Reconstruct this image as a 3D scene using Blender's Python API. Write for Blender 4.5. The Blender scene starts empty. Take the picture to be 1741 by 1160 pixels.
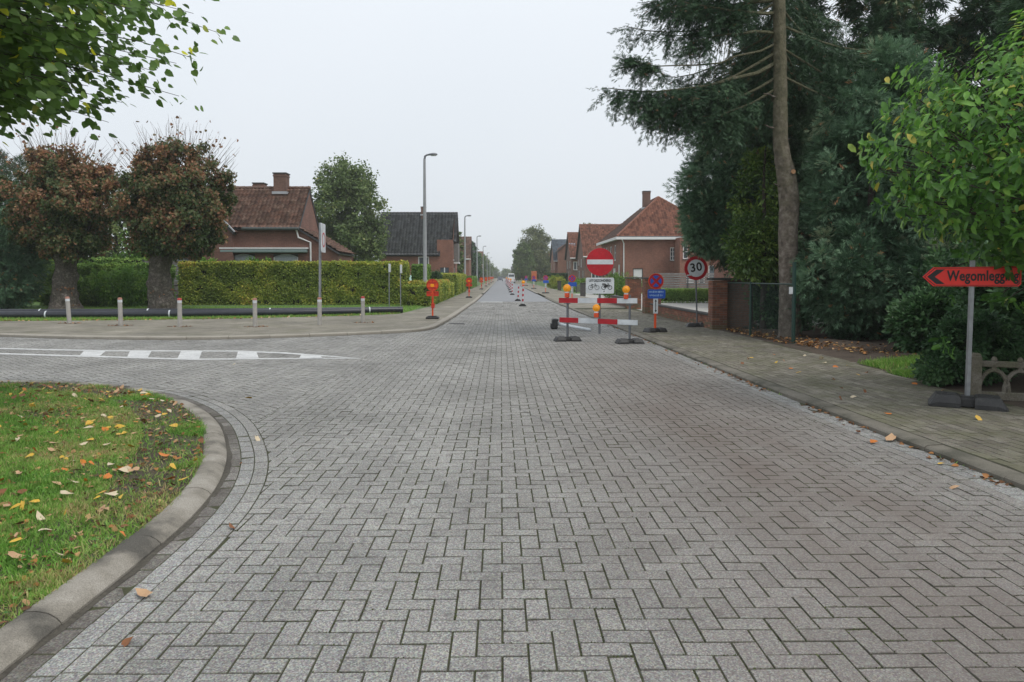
import bpy, bmesh, math, random
import numpy as np
from mathutils import Vector, Matrix, Euler

random.seed(7)
RNG = np.random.default_rng(11)
scene = bpy.context.scene
COL = scene.collection
PI = math.pi

# ------------------------------------------------------------------ camera
cam_d = bpy.data.cameras.new('camera')
cam = bpy.data.objects.new('camera', cam_d)
COL.objects.link(cam)
cam.location = (0, 0, 1.59)
cam.rotation_euler = Euler((PI / 2 - 0.04, 0, math.radians(-0.848)), 'XYZ')
cam_d.sensor_width = 36
cam_d.lens = 36 * 1250 / 1741
cam_d.shift_y = -60 / 1741
cam_d.clip_start = 0.05
cam_d.clip_end = 6000
scene.camera = cam

# ------------------------------------------------------------------ sky, sun, exposure
SUN_EL, SUN_AZ = math.radians(56), math.radians(128)      # high, soft, from behind on the right
world = bpy.data.worlds.new('World')
scene.world = world
world.use_nodes = True
wn, wl = world.node_tree.nodes, world.node_tree.links
wn.clear()
wo = wn.new('ShaderNodeOutputWorld')
sky = wn.new('ShaderNodeTexSky')
sky.sky_type = 'NISHITA'
sky.sun_disc = False
sky.sun_elevation = SUN_EL
sky.sun_rotation = SUN_AZ
sky.dust_density = 4.0
bg1 = wn.new('ShaderNodeBackground'); bg1.inputs[1].default_value = 0.08
wl.new(sky.outputs[0], bg1.inputs[0])
tc = wn.new('ShaderNodeTexCoord')
nz = wn.new('ShaderNodeTexNoise'); nz.inputs['Scale'].default_value = 1.3; nz.inputs['Detail'].default_value = 3
wl.new(tc.outputs['Generated'], nz.inputs['Vector'])
rp = wn.new('ShaderNodeValToRGB')
rp.color_ramp.elements[0].position = 0.3; rp.color_ramp.elements[0].color = (0.765, 0.82, 0.875, 1)
rp.color_ramp.elements[1].position = 0.72; rp.color_ramp.elements[1].color = (0.82, 0.865, 0.915, 1)
wl.new(nz.outputs[0], rp.inputs[0])
bg2 = wn.new('ShaderNodeBackground'); bg2.inputs[1].default_value = 1.08
sep = wn.new('ShaderNodeSeparateXYZ'); wl.new(tc.outputs['Generated'], sep.inputs[0])
gr = wn.new('ShaderNodeValToRGB')                        # an overcast sky brightens evenly from the horizon to the zenith
for e, (p_, v_) in zip([gr.color_ramp.elements[0], gr.color_ramp.elements[1], gr.color_ramp.elements.new(0.45)], ((0.0, 0.93), (1.0, 1.28), (0.45, 1.14))):
    e.position = p_; e.color = (v_, v_, v_, 1)
wl.new(sep.outputs[2], gr.inputs[0])
mg = wn.new('ShaderNodeMix'); mg.data_type = 'RGBA'; mg.blend_type = 'MULTIPLY'; mg.inputs[0].default_value = 1.0
wl.new(rp.outputs[0], mg.inputs[6]); wl.new(gr.outputs[0], mg.inputs[7])
wl.new(mg.outputs[2], bg2.inputs[0])
mx = wn.new('ShaderNodeMixShader'); mx.inputs[0].default_value = 0.9     # a closed cloud deck over the clear sky
wl.new(bg1.outputs[0], mx.inputs[1]); wl.new(bg2.outputs[0], mx.inputs[2])
wl.new(mx.outputs[0], wo.inputs[0])

sd = bpy.data.lights.new('sun', 'SUN')
sd.energy = 1.5; sd.angle = math.radians(20); sd.color = (1, 0.965, 0.91)
sun = bpy.data.objects.new('sun', sd); COL.objects.link(sun)
sv = Vector((math.sin(SUN_AZ) * math.cos(SUN_EL), math.cos(SUN_AZ) * math.cos(SUN_EL), math.sin(SUN_EL)))
sun.rotation_euler = sv.to_track_quat('Z', 'Y').to_euler()
sun.location = sv * 60
scene.view_settings.view_transform = 'Standard'
scene.view_settings.look = 'None'
scene.view_settings.exposure = 0.0
scene.view_settings.gamma = 1.0
scene.cycles.use_denoising = True
scene.cycles.volume_bounces = 2
scene.cycles.max_bounces = 5
scene.cycles.diffuse_bounces = 3
scene.cycles.glossy_bounces = 2
scene.cycles.transparent_max_bounces = 8
scene.cycles.caustics_reflective = False
scene.cycles.caustics_refractive = False

# ------------------------------------------------------------------ materials
MATS = {}
def nodes(name):
    m = bpy.data.materials.new(name); m.use_nodes = True
    n, l = m.node_tree.nodes, m.node_tree.links
    n.clear()
    out = n.new('ShaderNodeOutputMaterial'); b = n.new('ShaderNodeBsdfPrincipled')
    l.new(b.outputs[0], out.inputs[0])
    MATS[name] = m
    return m, n, l, b, out

def rgb(c): return (c[0], c[1], c[2], 1)

def pos(n, l, scale=(1, 1, 1)):
    g = n.new('ShaderNodeNewGeometry'); mp = n.new('ShaderNodeMapping')
    mp.inputs['Scale'].default_value = scale
    l.new(g.outputs['Position'], mp.inputs['Vector'])
    return mp.outputs[0]

def noise(n, l, v, scale, detail=3, rough=0.55):
    t = n.new('ShaderNodeTexNoise'); t.inputs['Scale'].default_value = scale
    t.inputs['Detail'].default_value = detail; t.inputs['Roughness'].default_value = rough
    l.new(v, t.inputs['Vector']); return t.outputs[0]

def ramp(n, l, f, stops):
    r = n.new('ShaderNodeValToRGB'); e = r.color_ramp.elements
    while len(e) < len(stops): e.new(0.5)
    for i, (p, c) in enumerate(stops):
        e[i].position = p; e[i].color = rgb(c) if not isinstance(c, (int, float)) else (c, c, c, 1)
    l.new(f, r.inputs[0]); return r.outputs[0]

def mix(n, l, f, a, b, mode='MIX'):
    m = n.new('ShaderNodeMix'); m.data_type = 'RGBA'; m.blend_type = mode
    for s, v in ((m.inputs[0], f), (m.inputs[6], a), (m.inputs[7], b)):
        if isinstance(v, (int, float)): s.default_value = v
        elif isinstance(v, tuple): s.default_value = rgb(v)
        else: l.new(v, s)
    return m.outputs[2]

def math_(n, l, op, a, b=0.0, clamp=False):
    m = n.new('ShaderNodeMath'); m.operation = op; m.use_clamp = clamp
    for s, v in ((m.inputs[0], a), (m.inputs[1], b)):
        if isinstance(v, (int, float)): s.default_value = v
        else: l.new(v, s)
    return m.outputs[0]

def bump(n, l, b, h, strength=0.3, dist=0.01):
    k = n.new('ShaderNodeBump'); k.inputs['Strength'].default_value = strength; k.inputs['Distance'].default_value = dist
    l.new(h, k.inputs['Height']); l.new(k.outputs[0], b.inputs['Normal'])

def attr(n, name='rnd'):
    a = n.new('ShaderNodeAttribute'); a.attribute_name = name
    return a.outputs['Fac']

def M(name, c1, c2=None, scale=6.0, rough=0.7, bmp=0.0, metal=0.0, detail=4, c3=None, spec=None, fine=None, per=None, scuff=None):
    """plain material: two or three tones in an uneven noise, some grain"""
    if name in MATS: return MATS[name]
    m, n, l, b, o = nodes(name)
    v = pos(n, l)
    f = noise(n, l, v, scale, detail, 0.6)
    c2 = c2 or tuple(x * 0.8 for x in c1)
    w_ = 0.55 if 'kerb' in name else 1.0
    st = [(0.3, c1), (0.7, c2)] if c3 is None else [(0.5 - 0.22 * w_, c1), (0.5, c2), (0.5 + 0.24 * w_, c3)]
    col = ramp(n, l, f, st)
    if per:
        col = mix(n, l, 1.0, col, ramp(n, l, attr(n), [(0.0, 1 - per), (1.0, 1 + per)]), 'MULTIPLY')
    if scuff:
        col = mix(n, l, ramp(n, l, noise(n, l, v, 22, 6, 0.7), [(0.56, 0.0), (0.70, 0.55)]), col, scuff)
        col = mix(n, l, 1.0, col, ramp(n, l, noise(n, l, v, 3.5, 3), [(0.3, 0.8), (0.7, 1.08)]), 'MULTIPLY')
    if fine:
        g = noise(n, l, v, fine, 2, 0.6)
        col = mix(n, l, 1.0, col, ramp(n, l, g, [(0.3, 0.72), (0.7, 1.25)]), 'MULTIPLY')
    l.new(col, b.inputs['Base Color'])
    b.inputs['Roughness'].default_value = rough; b.inputs['Metallic'].default_value = metal
    if spec is not None: b.inputs['Specular IOR Level'].default_value = spec
    if bmp: bump(n, l, b, noise(n, l, v, (fine or scale * 6), 4), bmp, 0.04 if 'bark' in name else 0.01)
    return m

def leaf_mat(name, stops, trans=0.3, rough=0.55, spec=0.35, gain=1.0):
    """leaf colours picked by each leaf's own random value; light passes through a little"""
    m, n, l, b, o = nodes(name)
    a = attr(n)
    col = ramp(n, l, a, [(p, tuple(min(0.8, x * gain) for x in c)) for p, c in stops])
    v = pos(n, l)
    col = mix(n, l, 1.0, col, ramp(n, l, noise(n, l, v, 9, 2), [(0.3, 0.75), (0.7, 1.2)]), 'MULTIPLY')
    l.new(col, b.inputs['Base Color']); b.inputs['Roughness'].default_value = rough
    b.inputs['Specular IOR Level'].default_value = spec
    t = n.new('ShaderNodeBsdfTranslucent'); l.new(col, t.inputs[0])
    mxs = n.new('ShaderNodeMixShader'); mxs.inputs[0].default_value = trans
    l.new(b.outputs[0], mxs.inputs[1]); l.new(t.outputs[0], mxs.inputs[2]); l.new(mxs.outputs[0], o.inputs[0])
    return m

def paver_mat(name, lo, hi, dirt, stain=None, moss=None, rough=0.82, speck=1.0):
    m, n, l, b, o = nodes(name)
    v = pos(n, l)
    rv = attr(n)
    col = mix(n, l, math_(n, l, 'MINIMUM', rv, 1.0), lo, hi)
    vo = n.new('ShaderNodeTexVoronoi'); vo.inputs['Scale'].default_value = 150; l.new(v, vo.inputs['Vector'])
    sp = ramp(n, l, vo.outputs['Color'], [(0.24, 1 - 0.36 * speck), (0.42, 0.94), (0.60, 1.0), (0.78, 1 + 0.42 * speck)])
    col = mix(n, l, 1.0, col, sp, 'MULTIPLY')
    col = mix(n, l, 0.10, col, vo.outputs['Color'], 'OVERLAY')
    trk = noise(n, l, pos(n, l, (1.3, 0.07, 1)), 1.0, 3, 0.5)
    col = mix(n, l, 1.0, col, ramp(n, l, trk, [(0.3, 0.88), (0.7, 1.09)]), 'MULTIPLY')
    col = mix(n, l, 1.0, col, ramp(n, l, noise(n, l, v, 70, 3), [(0.3, 0.86), (0.7, 1.12)]), 'MULTIPLY')
    big = noise(n, l, v, 0.55, 4, 0.6)
    col = mix(n, l, 1.0, col, ramp(n, l, big, [(0.34, 0.80), (0.52, 1.0), (0.7, 1.10)]), 'MULTIPLY')
    spots = ramp(n, l, noise(n, l, v, 5.5, 4, 0.7), [(0.585, 0.0), (0.70, 0.6)])
    col = mix(n, l, spots, col, dirt)
    if stain:      # a brown smear of dirt carried onto the right lane by lorries
        sx = n.new('ShaderNodeSeparateXYZ'); l.new(v, sx.inputs[0])
        gx = math_(n, l, 'SUBTRACT', sx.outputs[0], 2.25)
        gx = math_(n, l, 'MULTIPLY', math_(n, l, 'MULTIPLY', gx, gx), -0.42)
        gx = math_(n, l, 'POWER', 2.718, gx)
        gy = math_(n, l, 'SUBTRACT', sx.outputs[1], 7.0)
        gy = math_(n, l, 'MULTIPLY', math_(n, l, 'MULTIPLY', gy, gy), -0.014)
        gy = math_(n, l, 'POWER', 2.718, gy)
        st = math_(n, l, 'MULTIPLY', gx, gy)
        vs = pos(n, l, (1.6, 0.5, 1))
        st = math_(n, l, 'MULTIPLY', st, ramp(n, l, noise(n, l, vs, 1.1, 5, 0.65), [(0.25, 0.5), (0.65, 1.0)]), True)
        st = math_(n, l, 'MULTIPLY', st, 0.95, True)
        col = mix(n, l, st, col, stain)
        # a scrape mark left across the stones
        ax_ = math_(n, l, 'SUBTRACT', sx.outputs[0], 0.2); ay_ = math_(n, l, 'SUBTRACT', sx.outputs[1], 8.8)
        off = math_(n, l, 'ABSOLUTE', math_(n, l, 'ADD', math_(n, l, 'MULTIPLY', ax_, 0.939), math_(n, l, 'MULTIPLY', ay_, 0.344)))
        alo = math_(n, l, 'ADD', math_(n, l, 'MULTIPLY', ax_, 0.344), math_(n, l, 'MULTIPLY', ay_, -0.939))
        mk_ = math_(n, l, 'MULTIPLY', math_(n, l, 'LESS_THAN', off, 0.016), math_(n, l, 'MULTIPLY', math_(n, l, 'GREATER_THAN', alo, 0.0), math_(n, l, 'LESS_THAN', alo, 1.95)))
        col = mix(n, l, math_(n, l, 'MULTIPLY', mk_, ramp(n, l, noise(n, l, v, 18, 3), [(0.35, 0.15), (0.6, 0.6)])), col, (0.10, 0.10, 0.105))
    if moss:
        ms = ramp(n, l, noise(n, l, v, 1.6, 5, 0.7), [(0.42, 0.0), (0.66, 0.75)])
        col = mix(n, l, ms, col, moss)
    # the worn edges of each stone are dark with joint dirt and moss (faces marked with a value above one)
    ed = math_(n, l, 'GREATER_THAN', rv, 1.5)
    col = mix(n, l, math_(n, l, 'MULTIPLY', ed, 0.62), col, ramp(n, l, noise(n, l, v, 2.2, 4), [(0.35, (0.055, 0.048, 0.04)), (0.65, (0.062, 0.066, 0.03))]))
    l.new(col, b.inputs['Base Color'])
    b.inputs['Roughness'].default_value = rough
    b.inputs['Specular IOR Level'].default_value = 0.4
    bump(n, l, b, vo.outputs['Distance'], 0.35, 0.003)
    return m

def brick_mat(name, c1, c2, mortar, scale=1.0, bw=0.22, bh=0.065, rough=0.85, ms=0.012):
    """a brick wall too far away to pick its bricks apart"""
    m, n, l, b, o = nodes(name)
    g = n.new('ShaderNodeNewGeometry'); s = n.new('ShaderNodeSeparateXYZ'); l.new(g.outputs['Position'], s.inputs[0])
    cx = n.new('ShaderNodeCombineXYZ')
    l.new(math_(n, l, 'ADD', s.outputs[0], s.outputs[1]), cx.inputs[0]); l.new(s.outputs[2], cx.inputs[1])
    t = n.new('ShaderNodeTexBrick'); l.new(cx.outputs[0], t.inputs['Vector'])
    t.inputs['Scale'].default_value = 1.0
    t.inputs['Brick Width'].default_value = bw * scale; t.inputs['Row Height'].default_value = bh * scale
    t.inputs['Mortar Size'].default_value = ms * scale; t.inputs['Bias'].default_value = 0.0
    t.inputs['Color1'].default_value = rgb(c1); t.inputs['Color2'].default_value = rgb(c2); t.inputs['Mortar'].default_value = rgb(mortar)
    v = pos(n, l)
    col = mix(n, l, 1.0, t.outputs[0], ramp(n, l, noise(n, l, v, 0.7, 4, 0.6), [(0.3, 0.78), (0.7, 1.15)]), 'MULTIPLY')
    col = mix(n, l, 1.0, col, ramp(n, l, noise(n, l, v, 14, 2), [(0.3, 0.82), (0.7, 1.15)]), 'MULTIPLY')
    l.new(col, b.inputs['Base Color']); b.inputs['Roughness'].default_value = rough
    bump(n, l, b, t.outputs['Fac'], -0.4, 0.01)
    return m

PAVER = paver_mat('concrete_paver', (0.252, 0.242, 0.229), (0.320, 0.308, 0.292), (0.09, 0.085, 0.08), stain=(0.152, 0.122, 0.105))
PAVER_G = paver_mat('gutter_paver', (0.245, 0.238, 0.228), (0.32, 0.312, 0.30), (0.11, 0.10, 0.085))
PAVER_D = paver_mat('dirty_gutter_paver', (0.12, 0.108, 0.094), (0.27, 0.25, 0.23), (0.05, 0.042, 0.035), moss=(0.06, 0.048, 0.038))
PAVER_S = paver_mat('mossy_sidewalk_paver', (0.135, 0.118, 0.094), (0.265, 0.24, 0.20), (0.075, 0.065, 0.05), moss=(0.125, 0.125, 0.068), speck=0.6)
JOINT = M('mossy_joint', (0.046, 0.042, 0.03), (0.056, 0.06, 0.026), 1.6, 0.95, 0.3, c3=(0.06, 0.053, 0.042), fine=80)
KERB = M('kerb_concrete', (0.36, 0.33, 0.285), (0.265, 0.24, 0.20), 2.0, 0.88, 0.5, c3=(0.10, 0.092, 0.078), fine=150)
KERB_R = M('mossy_kerb_concrete', (0.20, 0.18, 0.15), (0.165, 0.15, 0.12), 2.0, 0.9, 0.3, c3=(0.09, 0.085, 0.065), fine=150)
KERB_L = M('pale_kerb_concrete', (0.36, 0.33, 0.28), (0.29, 0.265, 0.22), 2.0, 0.9, 0.3, fine=120)
ASPHALT = M('worn_asphalt', (0.27, 0.275, 0.285), (0.22, 0.225, 0.235), 0.5, 0.85, 0.1, fine=60)
SOIL = M('garden_soil', (0.05, 0.036, 0.026), (0.085, 0.062, 0.045), 2.0, 0.95, 0.7, c3=(0.04, 0.03, 0.022), fine=35)
EARTH = M('lawn_soil', (0.085, 0.07, 0.045), (0.06, 0.045, 0.03), 2.6, 0.95, 0.6, fine=60)
MEADOW = M('mown_grass_ground', (0.075, 0.14, 0.03), (0.10, 0.17, 0.045), 1.5, 0.9, 0.5, fine=40)
GROUND = M('open_ground', (0.09, 0.11, 0.05), (0.12, 0.115, 0.07), 0.1, 0.95)
YARD = M('pale_yard_concrete', (0.42, 0.41, 0.38), (0.34, 0.33, 0.30), 0.8, 0.85, 0.1, fine=40)
PAINT = M('worn_road_paint', (0.72, 0.72, 0.71), (0.60, 0.60, 0.59), 3.0, 0.7, 0.1, c3=(0.66, 0.66, 0.65), fine=60, scuff=(0.36, 0.355, 0.35))
RUBBER = M('black_recycled_rubber', (0.022, 0.022, 0.024), (0.045, 0.044, 0.043), 9, 0.55, 0.3, fine=90, scuff=(0.10, 0.095, 0.085))
STEEL = M('galvanised_steel', (0.36, 0.375, 0.39), (0.27, 0.28, 0.29), 12, 0.45, 0.05, metal=0.75)
STEEL_D = M('dull_grey_steel', (0.20, 0.21, 0.225), (0.15, 0.155, 0.165), 10, 0.5, 0.05, metal=0.5)
RED = M('sign_red', (0.52, 0.006, 0.018), (0.44, 0.006, 0.016), 9, 0.42, 0.0, scuff=(0.34, 0.10, 0.09))
WHITE = M('sign_white', (0.72, 0.75, 0.77), (0.62, 0.655, 0.68), 8, 0.42, 0.0, scuff=(0.40, 0.39, 0.36))
BLACK = M('sign_black', (0.015, 0.015, 0.016), (0.02, 0.02, 0.02), 8, 0.5)
BLUE = M('sign_blue', (0.02, 0.10, 0.48), (0.018, 0.085, 0.42), 8, 0.4)
ORANGE = M('fluorescent_orange', (0.88, 0.10, 0.012), (0.80, 0.075, 0.012), 7, 0.5, scuff=(0.5, 0.10, 0.05))
ORANGE_D = M('deep_orange_red', (0.62, 0.035, 0.012), (0.52, 0.03, 0.012), 7, 0.5)
SIGNRED = M('detour_sign_red', (0.92, 0.035, 0.022), (0.86, 0.03, 0.02), 5, 0.4)
GREENSTEEL = M('green_coated_steel', (0.012, 0.045, 0.035), (0.018, 0.055, 0.042), 8, 0.4)
MORTAR = M('mortar', (0.22, 0.19, 0.15), (0.16, 0.14, 0.11), 8, 0.95, 0.3)
STONE_D = M('dark_coping_stone', (0.055, 0.052, 0.05), (0.085, 0.08, 0.075), 6, 0.85, 0.3, fine=60)
FRAME_W = M('white_window_frame', (0.74, 0.74, 0.73), (0.68, 0.68, 0.67), 4, 0.5)
DARKWOOD = M('dark_paint', (0.05, 0.052, 0.055), (0.07, 0.07, 0.072), 6, 0.6)
WOOD_G = M('weathered_grey_planks', (0.21, 0.20, 0.19), (0.15, 0.14, 0.13), 5, 0.85, 0.2, fine=50)
BARK_FIR = M('fir_bark', (0.19, 0.155, 0.125), (0.10, 0.082, 0.066), 9, 0.95, 1.0, c3=(0.30, 0.265, 0.225), fine=26)
BARK_MOSS = M('mossy_fir_bark', (0.16, 0.145, 0.085), (0.11, 0.11, 0.06), 7, 0.95, 1.0, c3=(0.20, 0.175, 0.125), fine=26)
BARK_LIND = M('gnarled_linden_bark', (0.20, 0.168, 0.14), (0.075, 0.062, 0.052), 5, 0.95, 1.0, c3=(0.27, 0.235, 0.20), fine=18)
BARK_D = M('dark_bark', (0.045, 0.035, 0.03), (0.075, 0.06, 0.05), 8, 0.95, 0.8, fine=22)
def glass_mat(name, c, rough=0.08):
    m, n, l, b, o = nodes(name)
    v = pos(n, l)
    l.new(ramp(n, l, noise(n, l, v, 1.2, 2), [(0.35, c), (0.7, tuple(x * 2.2 for x in c))]), b.inputs['Base Color'])
    b.inputs['Roughness'].default_value = rough; b.inputs['Specular IOR Level'].default_value = 0.8
    return m
GLASS = glass_mat('window_glass', (0.05, 0.06, 0.07))
def lens_mat(name, c, e):
    m, n, l, b, o = nodes(name)
    v = pos(n, l)
    l.new(ramp(n, l, noise(n, l, v, 40, 2), [(0.35, c), (0.7, tuple(x * 0.7 for x in c))]), b.inputs['Base Color'])
    b.inputs['Roughness'].default_value = 0.25
    b.inputs['Emission Color'].default_value = rgb(c); b.inputs['Emission Strength'].default_value = e
    b.inputs['Subsurface Weight'].default_value = 0.0
    return m
AMBER = lens_mat('amber_lens', (0.95, 0.36, 0.01), 0.12)
AMBER_R = lens_mat('orange_red_plastic', (0.85, 0.10, 0.03), 0.0)

# ------------------------------------------------------------------ helpers
def link(o, parent=None):
    COL.objects.link(o)
    if parent is not None: o.parent = parent
    return o

def tag(o, label=None, cat=None, group=None, kind=None):
    if label: o['label'] = label
    if cat: o['category'] = cat
    if group: o['group'] = group
    if kind: o['kind'] = kind
    return o

def empty(name, loc=(0, 0, 0), rz=0.0, rx=0.0, ry=0.0):
    o = bpy.data.objects.new(name, None); o.location = loc; o.rotation_euler = (rx, ry, rz); o.empty_display_size = 0.1
    return link(o)

def np_mesh(name, V, F, mat, rnd=None, smooth=False):
    """mesh from arrays: V (n,3), F (m,k)"""
    V = np.asarray(V, dtype=np.float32); F = np.asarray(F, dtype=np.int32)
    me = bpy.data.meshes.new(name)
    k = F.shape[1]
    me.vertices.add(len(V)); me.vertices.foreach_set('co', V.ravel())
    me.loops.add(F.size); me.loops.foreach_set('vertex_index', F.ravel())
    me.polygons.add(len(F))
    me.polygons.foreach_set('loop_start', np.arange(0, F.size, k, dtype=np.int32))
    me.polygons.foreach_set('loop_total', np.full(len(F), k, dtype=np.int32))
    if smooth: me.polygons.foreach_set('use_smooth', np.ones(len(F), dtype=bool))
    me.update(calc_edges=True)
    if rnd is not None:
        a = me.attributes.new('rnd', 'FLOAT', 'FACE'); a.data.foreach_set('value', np.asarray(rnd, dtype=np.float32))
    me.materials.append(mat)
    return me

def np_obj(name, V, F, mat, parent=None, rnd=None, smooth=False):
    return link(bpy.data.objects.new(name, np_mesh(name, V, F, mat, rnd, smooth)), parent)

class MB:
    """collects faces, then builds ONE mesh object"""
    def __init__(s): s.v, s.f, s.r, s.mi = [], [], [], []
    def add(s, verts, faces, rnd=0.5, mi=0):
        o = len(s.v); s.v.extend(verts)
        for f in faces: s.f.append(tuple(i + o for i in f)); s.r.append(rnd); s.mi.append(mi)
    def box(s, c, d, rz=0.0, rnd=0.5, mi=0, ch=0.0, rx=0.0, ry=0.0):
        hx, hy, hz = d[0] / 2, d[1] / 2, d[2] / 2
        rot = Euler((rx, ry, rz)).to_matrix()
        if ch <= 0:
            pts = [(x, y, z) for z in (-hz, hz) for (x, y) in ((-hx, -hy), (hx, -hy), (hx, hy), (-hx, hy))]
            fs = [(3, 2, 1, 0), (4, 5, 6, 7)] + [(i, (i + 1) % 4, (i + 1) % 4 + 4, i + 4) for i in range(4)]
        else:
            ch = min(ch, hx * 0.9, hy * 0.9, hz * 0.9)
            pts = []
            for (a, z) in ((ch, -hz), (0, -hz + ch), (0, hz - ch), (ch, hz)):
                pts += [(-hx + a, -hy + a, z), (hx - a, -hy + a, z), (hx - a, hy - a, z), (-hx + a, hy - a, z)]
            fs = [(3, 2, 1, 0), (12, 13, 14, 15)]
            for k in range(3):
                fs += [(k * 4 + i, k * 4 + (i + 1) % 4, k * 4 + 4 + (i + 1) % 4, k * 4 + 4 + i) for i in range(4)]
        C = Vector(c)
        s.add([tuple(rot @ Vector(p) + C) for p in pts], fs, rnd, mi)
    def tube(s, pts, rad, n=8, caps=True, rnd=0.5, mi=0):
        pts = [Vector(p) for p in pts]
        if isinstance(rad, (int, float)): rad = [rad] * len(pts)
        vs, fs = [], []
        prev = None
        for i, p in enumerate(pts):
            t = (pts[min(i + 1, len(pts) - 1)] - pts[max(i - 1, 0)])
            t = t.normalized() if t.length > 1e-9 else Vector((0, 0, 1))
            a = Vector((0, 0, 1)) if abs(t.z) < 0.9 else Vector((1, 0, 0))
            if prev is not None: a = prev
            u = (a - t * a.dot(t))
            u = u.normalized() if u.length > 1e-6 else t.orthogonal().normalized()
            prev = u; w = t.cross(u)
            for k in range(n):
                an = 2 * PI * k / n
                vs.append(tuple(p + (u * math.cos(an) + w * math.sin(an)) * rad[i]))
        for i in range(len(pts) - 1):
            for k in range(n):
                fs.append((i * n + k, i * n + (k + 1) % n, (i + 1) * n + (k + 1) % n, (i + 1) * n + k))
        if caps:
            fs.append(tuple(range(n - 1, -1, -1))); fs.append(tuple((len(pts) - 1) * n + k for k in range(n)))
        s.add(vs, fs, rnd, mi)
    def prism(s, poly, y0, y1, rnd=0.5, mi=0, M4=None):
        """polygon in the x-z plane pushed from y0 to y1"""
        n = len(poly)
        vs = [(p[0], y0, p[1]) for p in poly] + [(p[0], y1, p[1]) for p in poly]
        if M4 is not None: vs = [tuple(M4 @ Vector(v)) for v in vs]
        fs = [tuple(range(n)), tuple(range(2 * n - 1, n - 1, -1))] + [(i, i + n, (i + 1) % n + n, (i + 1) % n) for i in range(n)]
        s.add(vs, fs, rnd, mi)
    def zprism(s, poly, z0, z1, rnd=0.5, mi=0):
        n = len(poly)
        vs = [(p[0], p[1], z0) for p in poly] + [(p[0], p[1], z1) for p in poly]
        fs = [tuple(range(n - 1, -1, -1)), tuple(range(n, 2 * n))] + [(i, (i + 1) % n, (i + 1) % n + n, i + n) for i in range(n)]
        s.add(vs, fs, rnd, mi)
    def lathe(s, prof, c=(0, 0, 0), n=16, axis='z', rnd=0.5, mi=0):
        vs, fs = [], []
        for (r, h) in prof:
            for k in range(n):
                a = 2 * PI * k / n
                p = (r * math.cos(a), r * math.sin(a), h) if axis == 'z' else (r * math.cos(a), h, r * math.sin(a)) if axis == 'y' else (h, r * math.cos(a), r * math.sin(a))
                vs.append((p[0] + c[0], p[1] + c[1], p[2] + c[2]))
        for i in range(len(prof) - 1):
            for k in range(n): fs.append((i * n + k, i * n + (k + 1) % n, (i + 1) * n + (k + 1) % n, (i + 1) * n + k))
        fs.append(tuple(range(n - 1, -1, -1))); fs.append(tuple((len(prof) - 1) * n + k for k in range(n)))
        s.add(vs, fs, rnd, mi)
    def mesh(s, name, mats, smooth=False):
        me = bpy.data.meshes.new(name)
        me.from_pydata(s.v, [], s.f)
        if not isinstance(mats, (list, tuple)): mats = [mats]
        for m in mats: me.materials.append(m)
        if len(mats) > 1: me.polygons.foreach_set('material_index', s.mi)
        a = me.attributes.new('rnd', 'FLOAT', 'FACE'); a.data.foreach_set('value', s.r)
        if smooth: me.polygons.foreach_set('use_smooth', [True] * len(s.f))
        me.update()
        return me
    def build(s, name, mats, parent=None, smooth=False, kind=None):
        o = link(bpy.data.objects.new(name, s.mesh(name, mats, smooth)), parent)
        if smooth and hasattr(o.data, 'set_sharp_from_angle'): o.data.set_sharp_from_angle(angle=math.radians(40))
        if kind: o['kind'] = kind
        return o

def copy_tree(o, parent=None):
    c = o.copy(); COL.objects.link(c); c.parent = parent
    for ch in o.children: copy_tree(ch, c)
    return c

def nz3(P, s, seed=0):
    """cheap smooth noise, about -1..1"""
    P = np.asarray(P, dtype=np.float64) * s + seed * 3.17
    x, y, z = P[..., 0], P[..., 1], P[..., 2]
    return (np.sin(x * 1.7 + 1.3 * np.sin(y * 1.1 + z)) + np.sin(y * 1.9 + 1.7 * np.sin(z * 1.3 + x * 0.7)) + np.sin(z * 2.1 + 1.1 * np.sin(x * 1.5 + y))) / 3

def unit(a): return a / np.maximum(np.linalg.norm(a, axis=-1, keepdims=True), 1e-9)

LEAF = {
    'rhomb': (np.array([[0, 0, 0], [.5, .34, .06], [1, 0, -.05], [.5, -.34, .06]]), np.array([[0, 1, 2], [0, 2, 3]])),
    'oval': (np.array([[0, 0, 0], [.3, .2, .05], [.7, .19, .03], [1, 0, -.14], [.7, -.19, .03], [.3, -.2, .05], [.36, 0, .0], [.72, 0, -.03]]),
             np.array([[0, 6, 1], [1, 6, 2], [2, 6, 7], [2, 7, 3], [0, 5, 6], [5, 4, 6], [4, 7, 6], [4, 3, 7]])),
    'heart': (np.array([[0, 0, 0], [-.08, .26, .03], [.22, .46, .05], [.6, .36, .02], [1.02, 0, -.1], [.6, -.36, .02], [.22, -.46, .05], [-.08, -.26, .03], [.45, 0, -.02]]),
              np.array([[0, 8, 1], [1, 8, 2], [2, 8, 3], [3, 8, 4], [4, 8, 5], [5, 8, 6], [6, 8, 7], [7, 8, 0]])),
    'spray': (np.array([[0, .02, 0], [1, 0, -.08], [.0, -.02, 0], [.5, .07, 0], [.10, .03, 0], [.62, .34, -.04], [.40, .10, .02], [.10, -.03, 0], [.62, -.34, -.04], [.40, -.10, .02], [.42, .05, 0], [.92, .24, -.07], [.70, .05, 0], [.42, -.05, 0], [.92, -.24, -.07], [.70, -.05, 0]]),
              np.array([[0, 2, 1], [0, 1, 3], [4, 6, 5], [7, 8, 9], [10, 12, 11], [13, 14, 15]])),
    'blade': (np.array([[0, -.06, 0], [0, .06, 0], [.55, .045, .05], [.55, -.045, .05], [1, 0, .2]]), np.array([[0, 1, 2], [0, 2, 3], [3, 2, 4]])),
}

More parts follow.
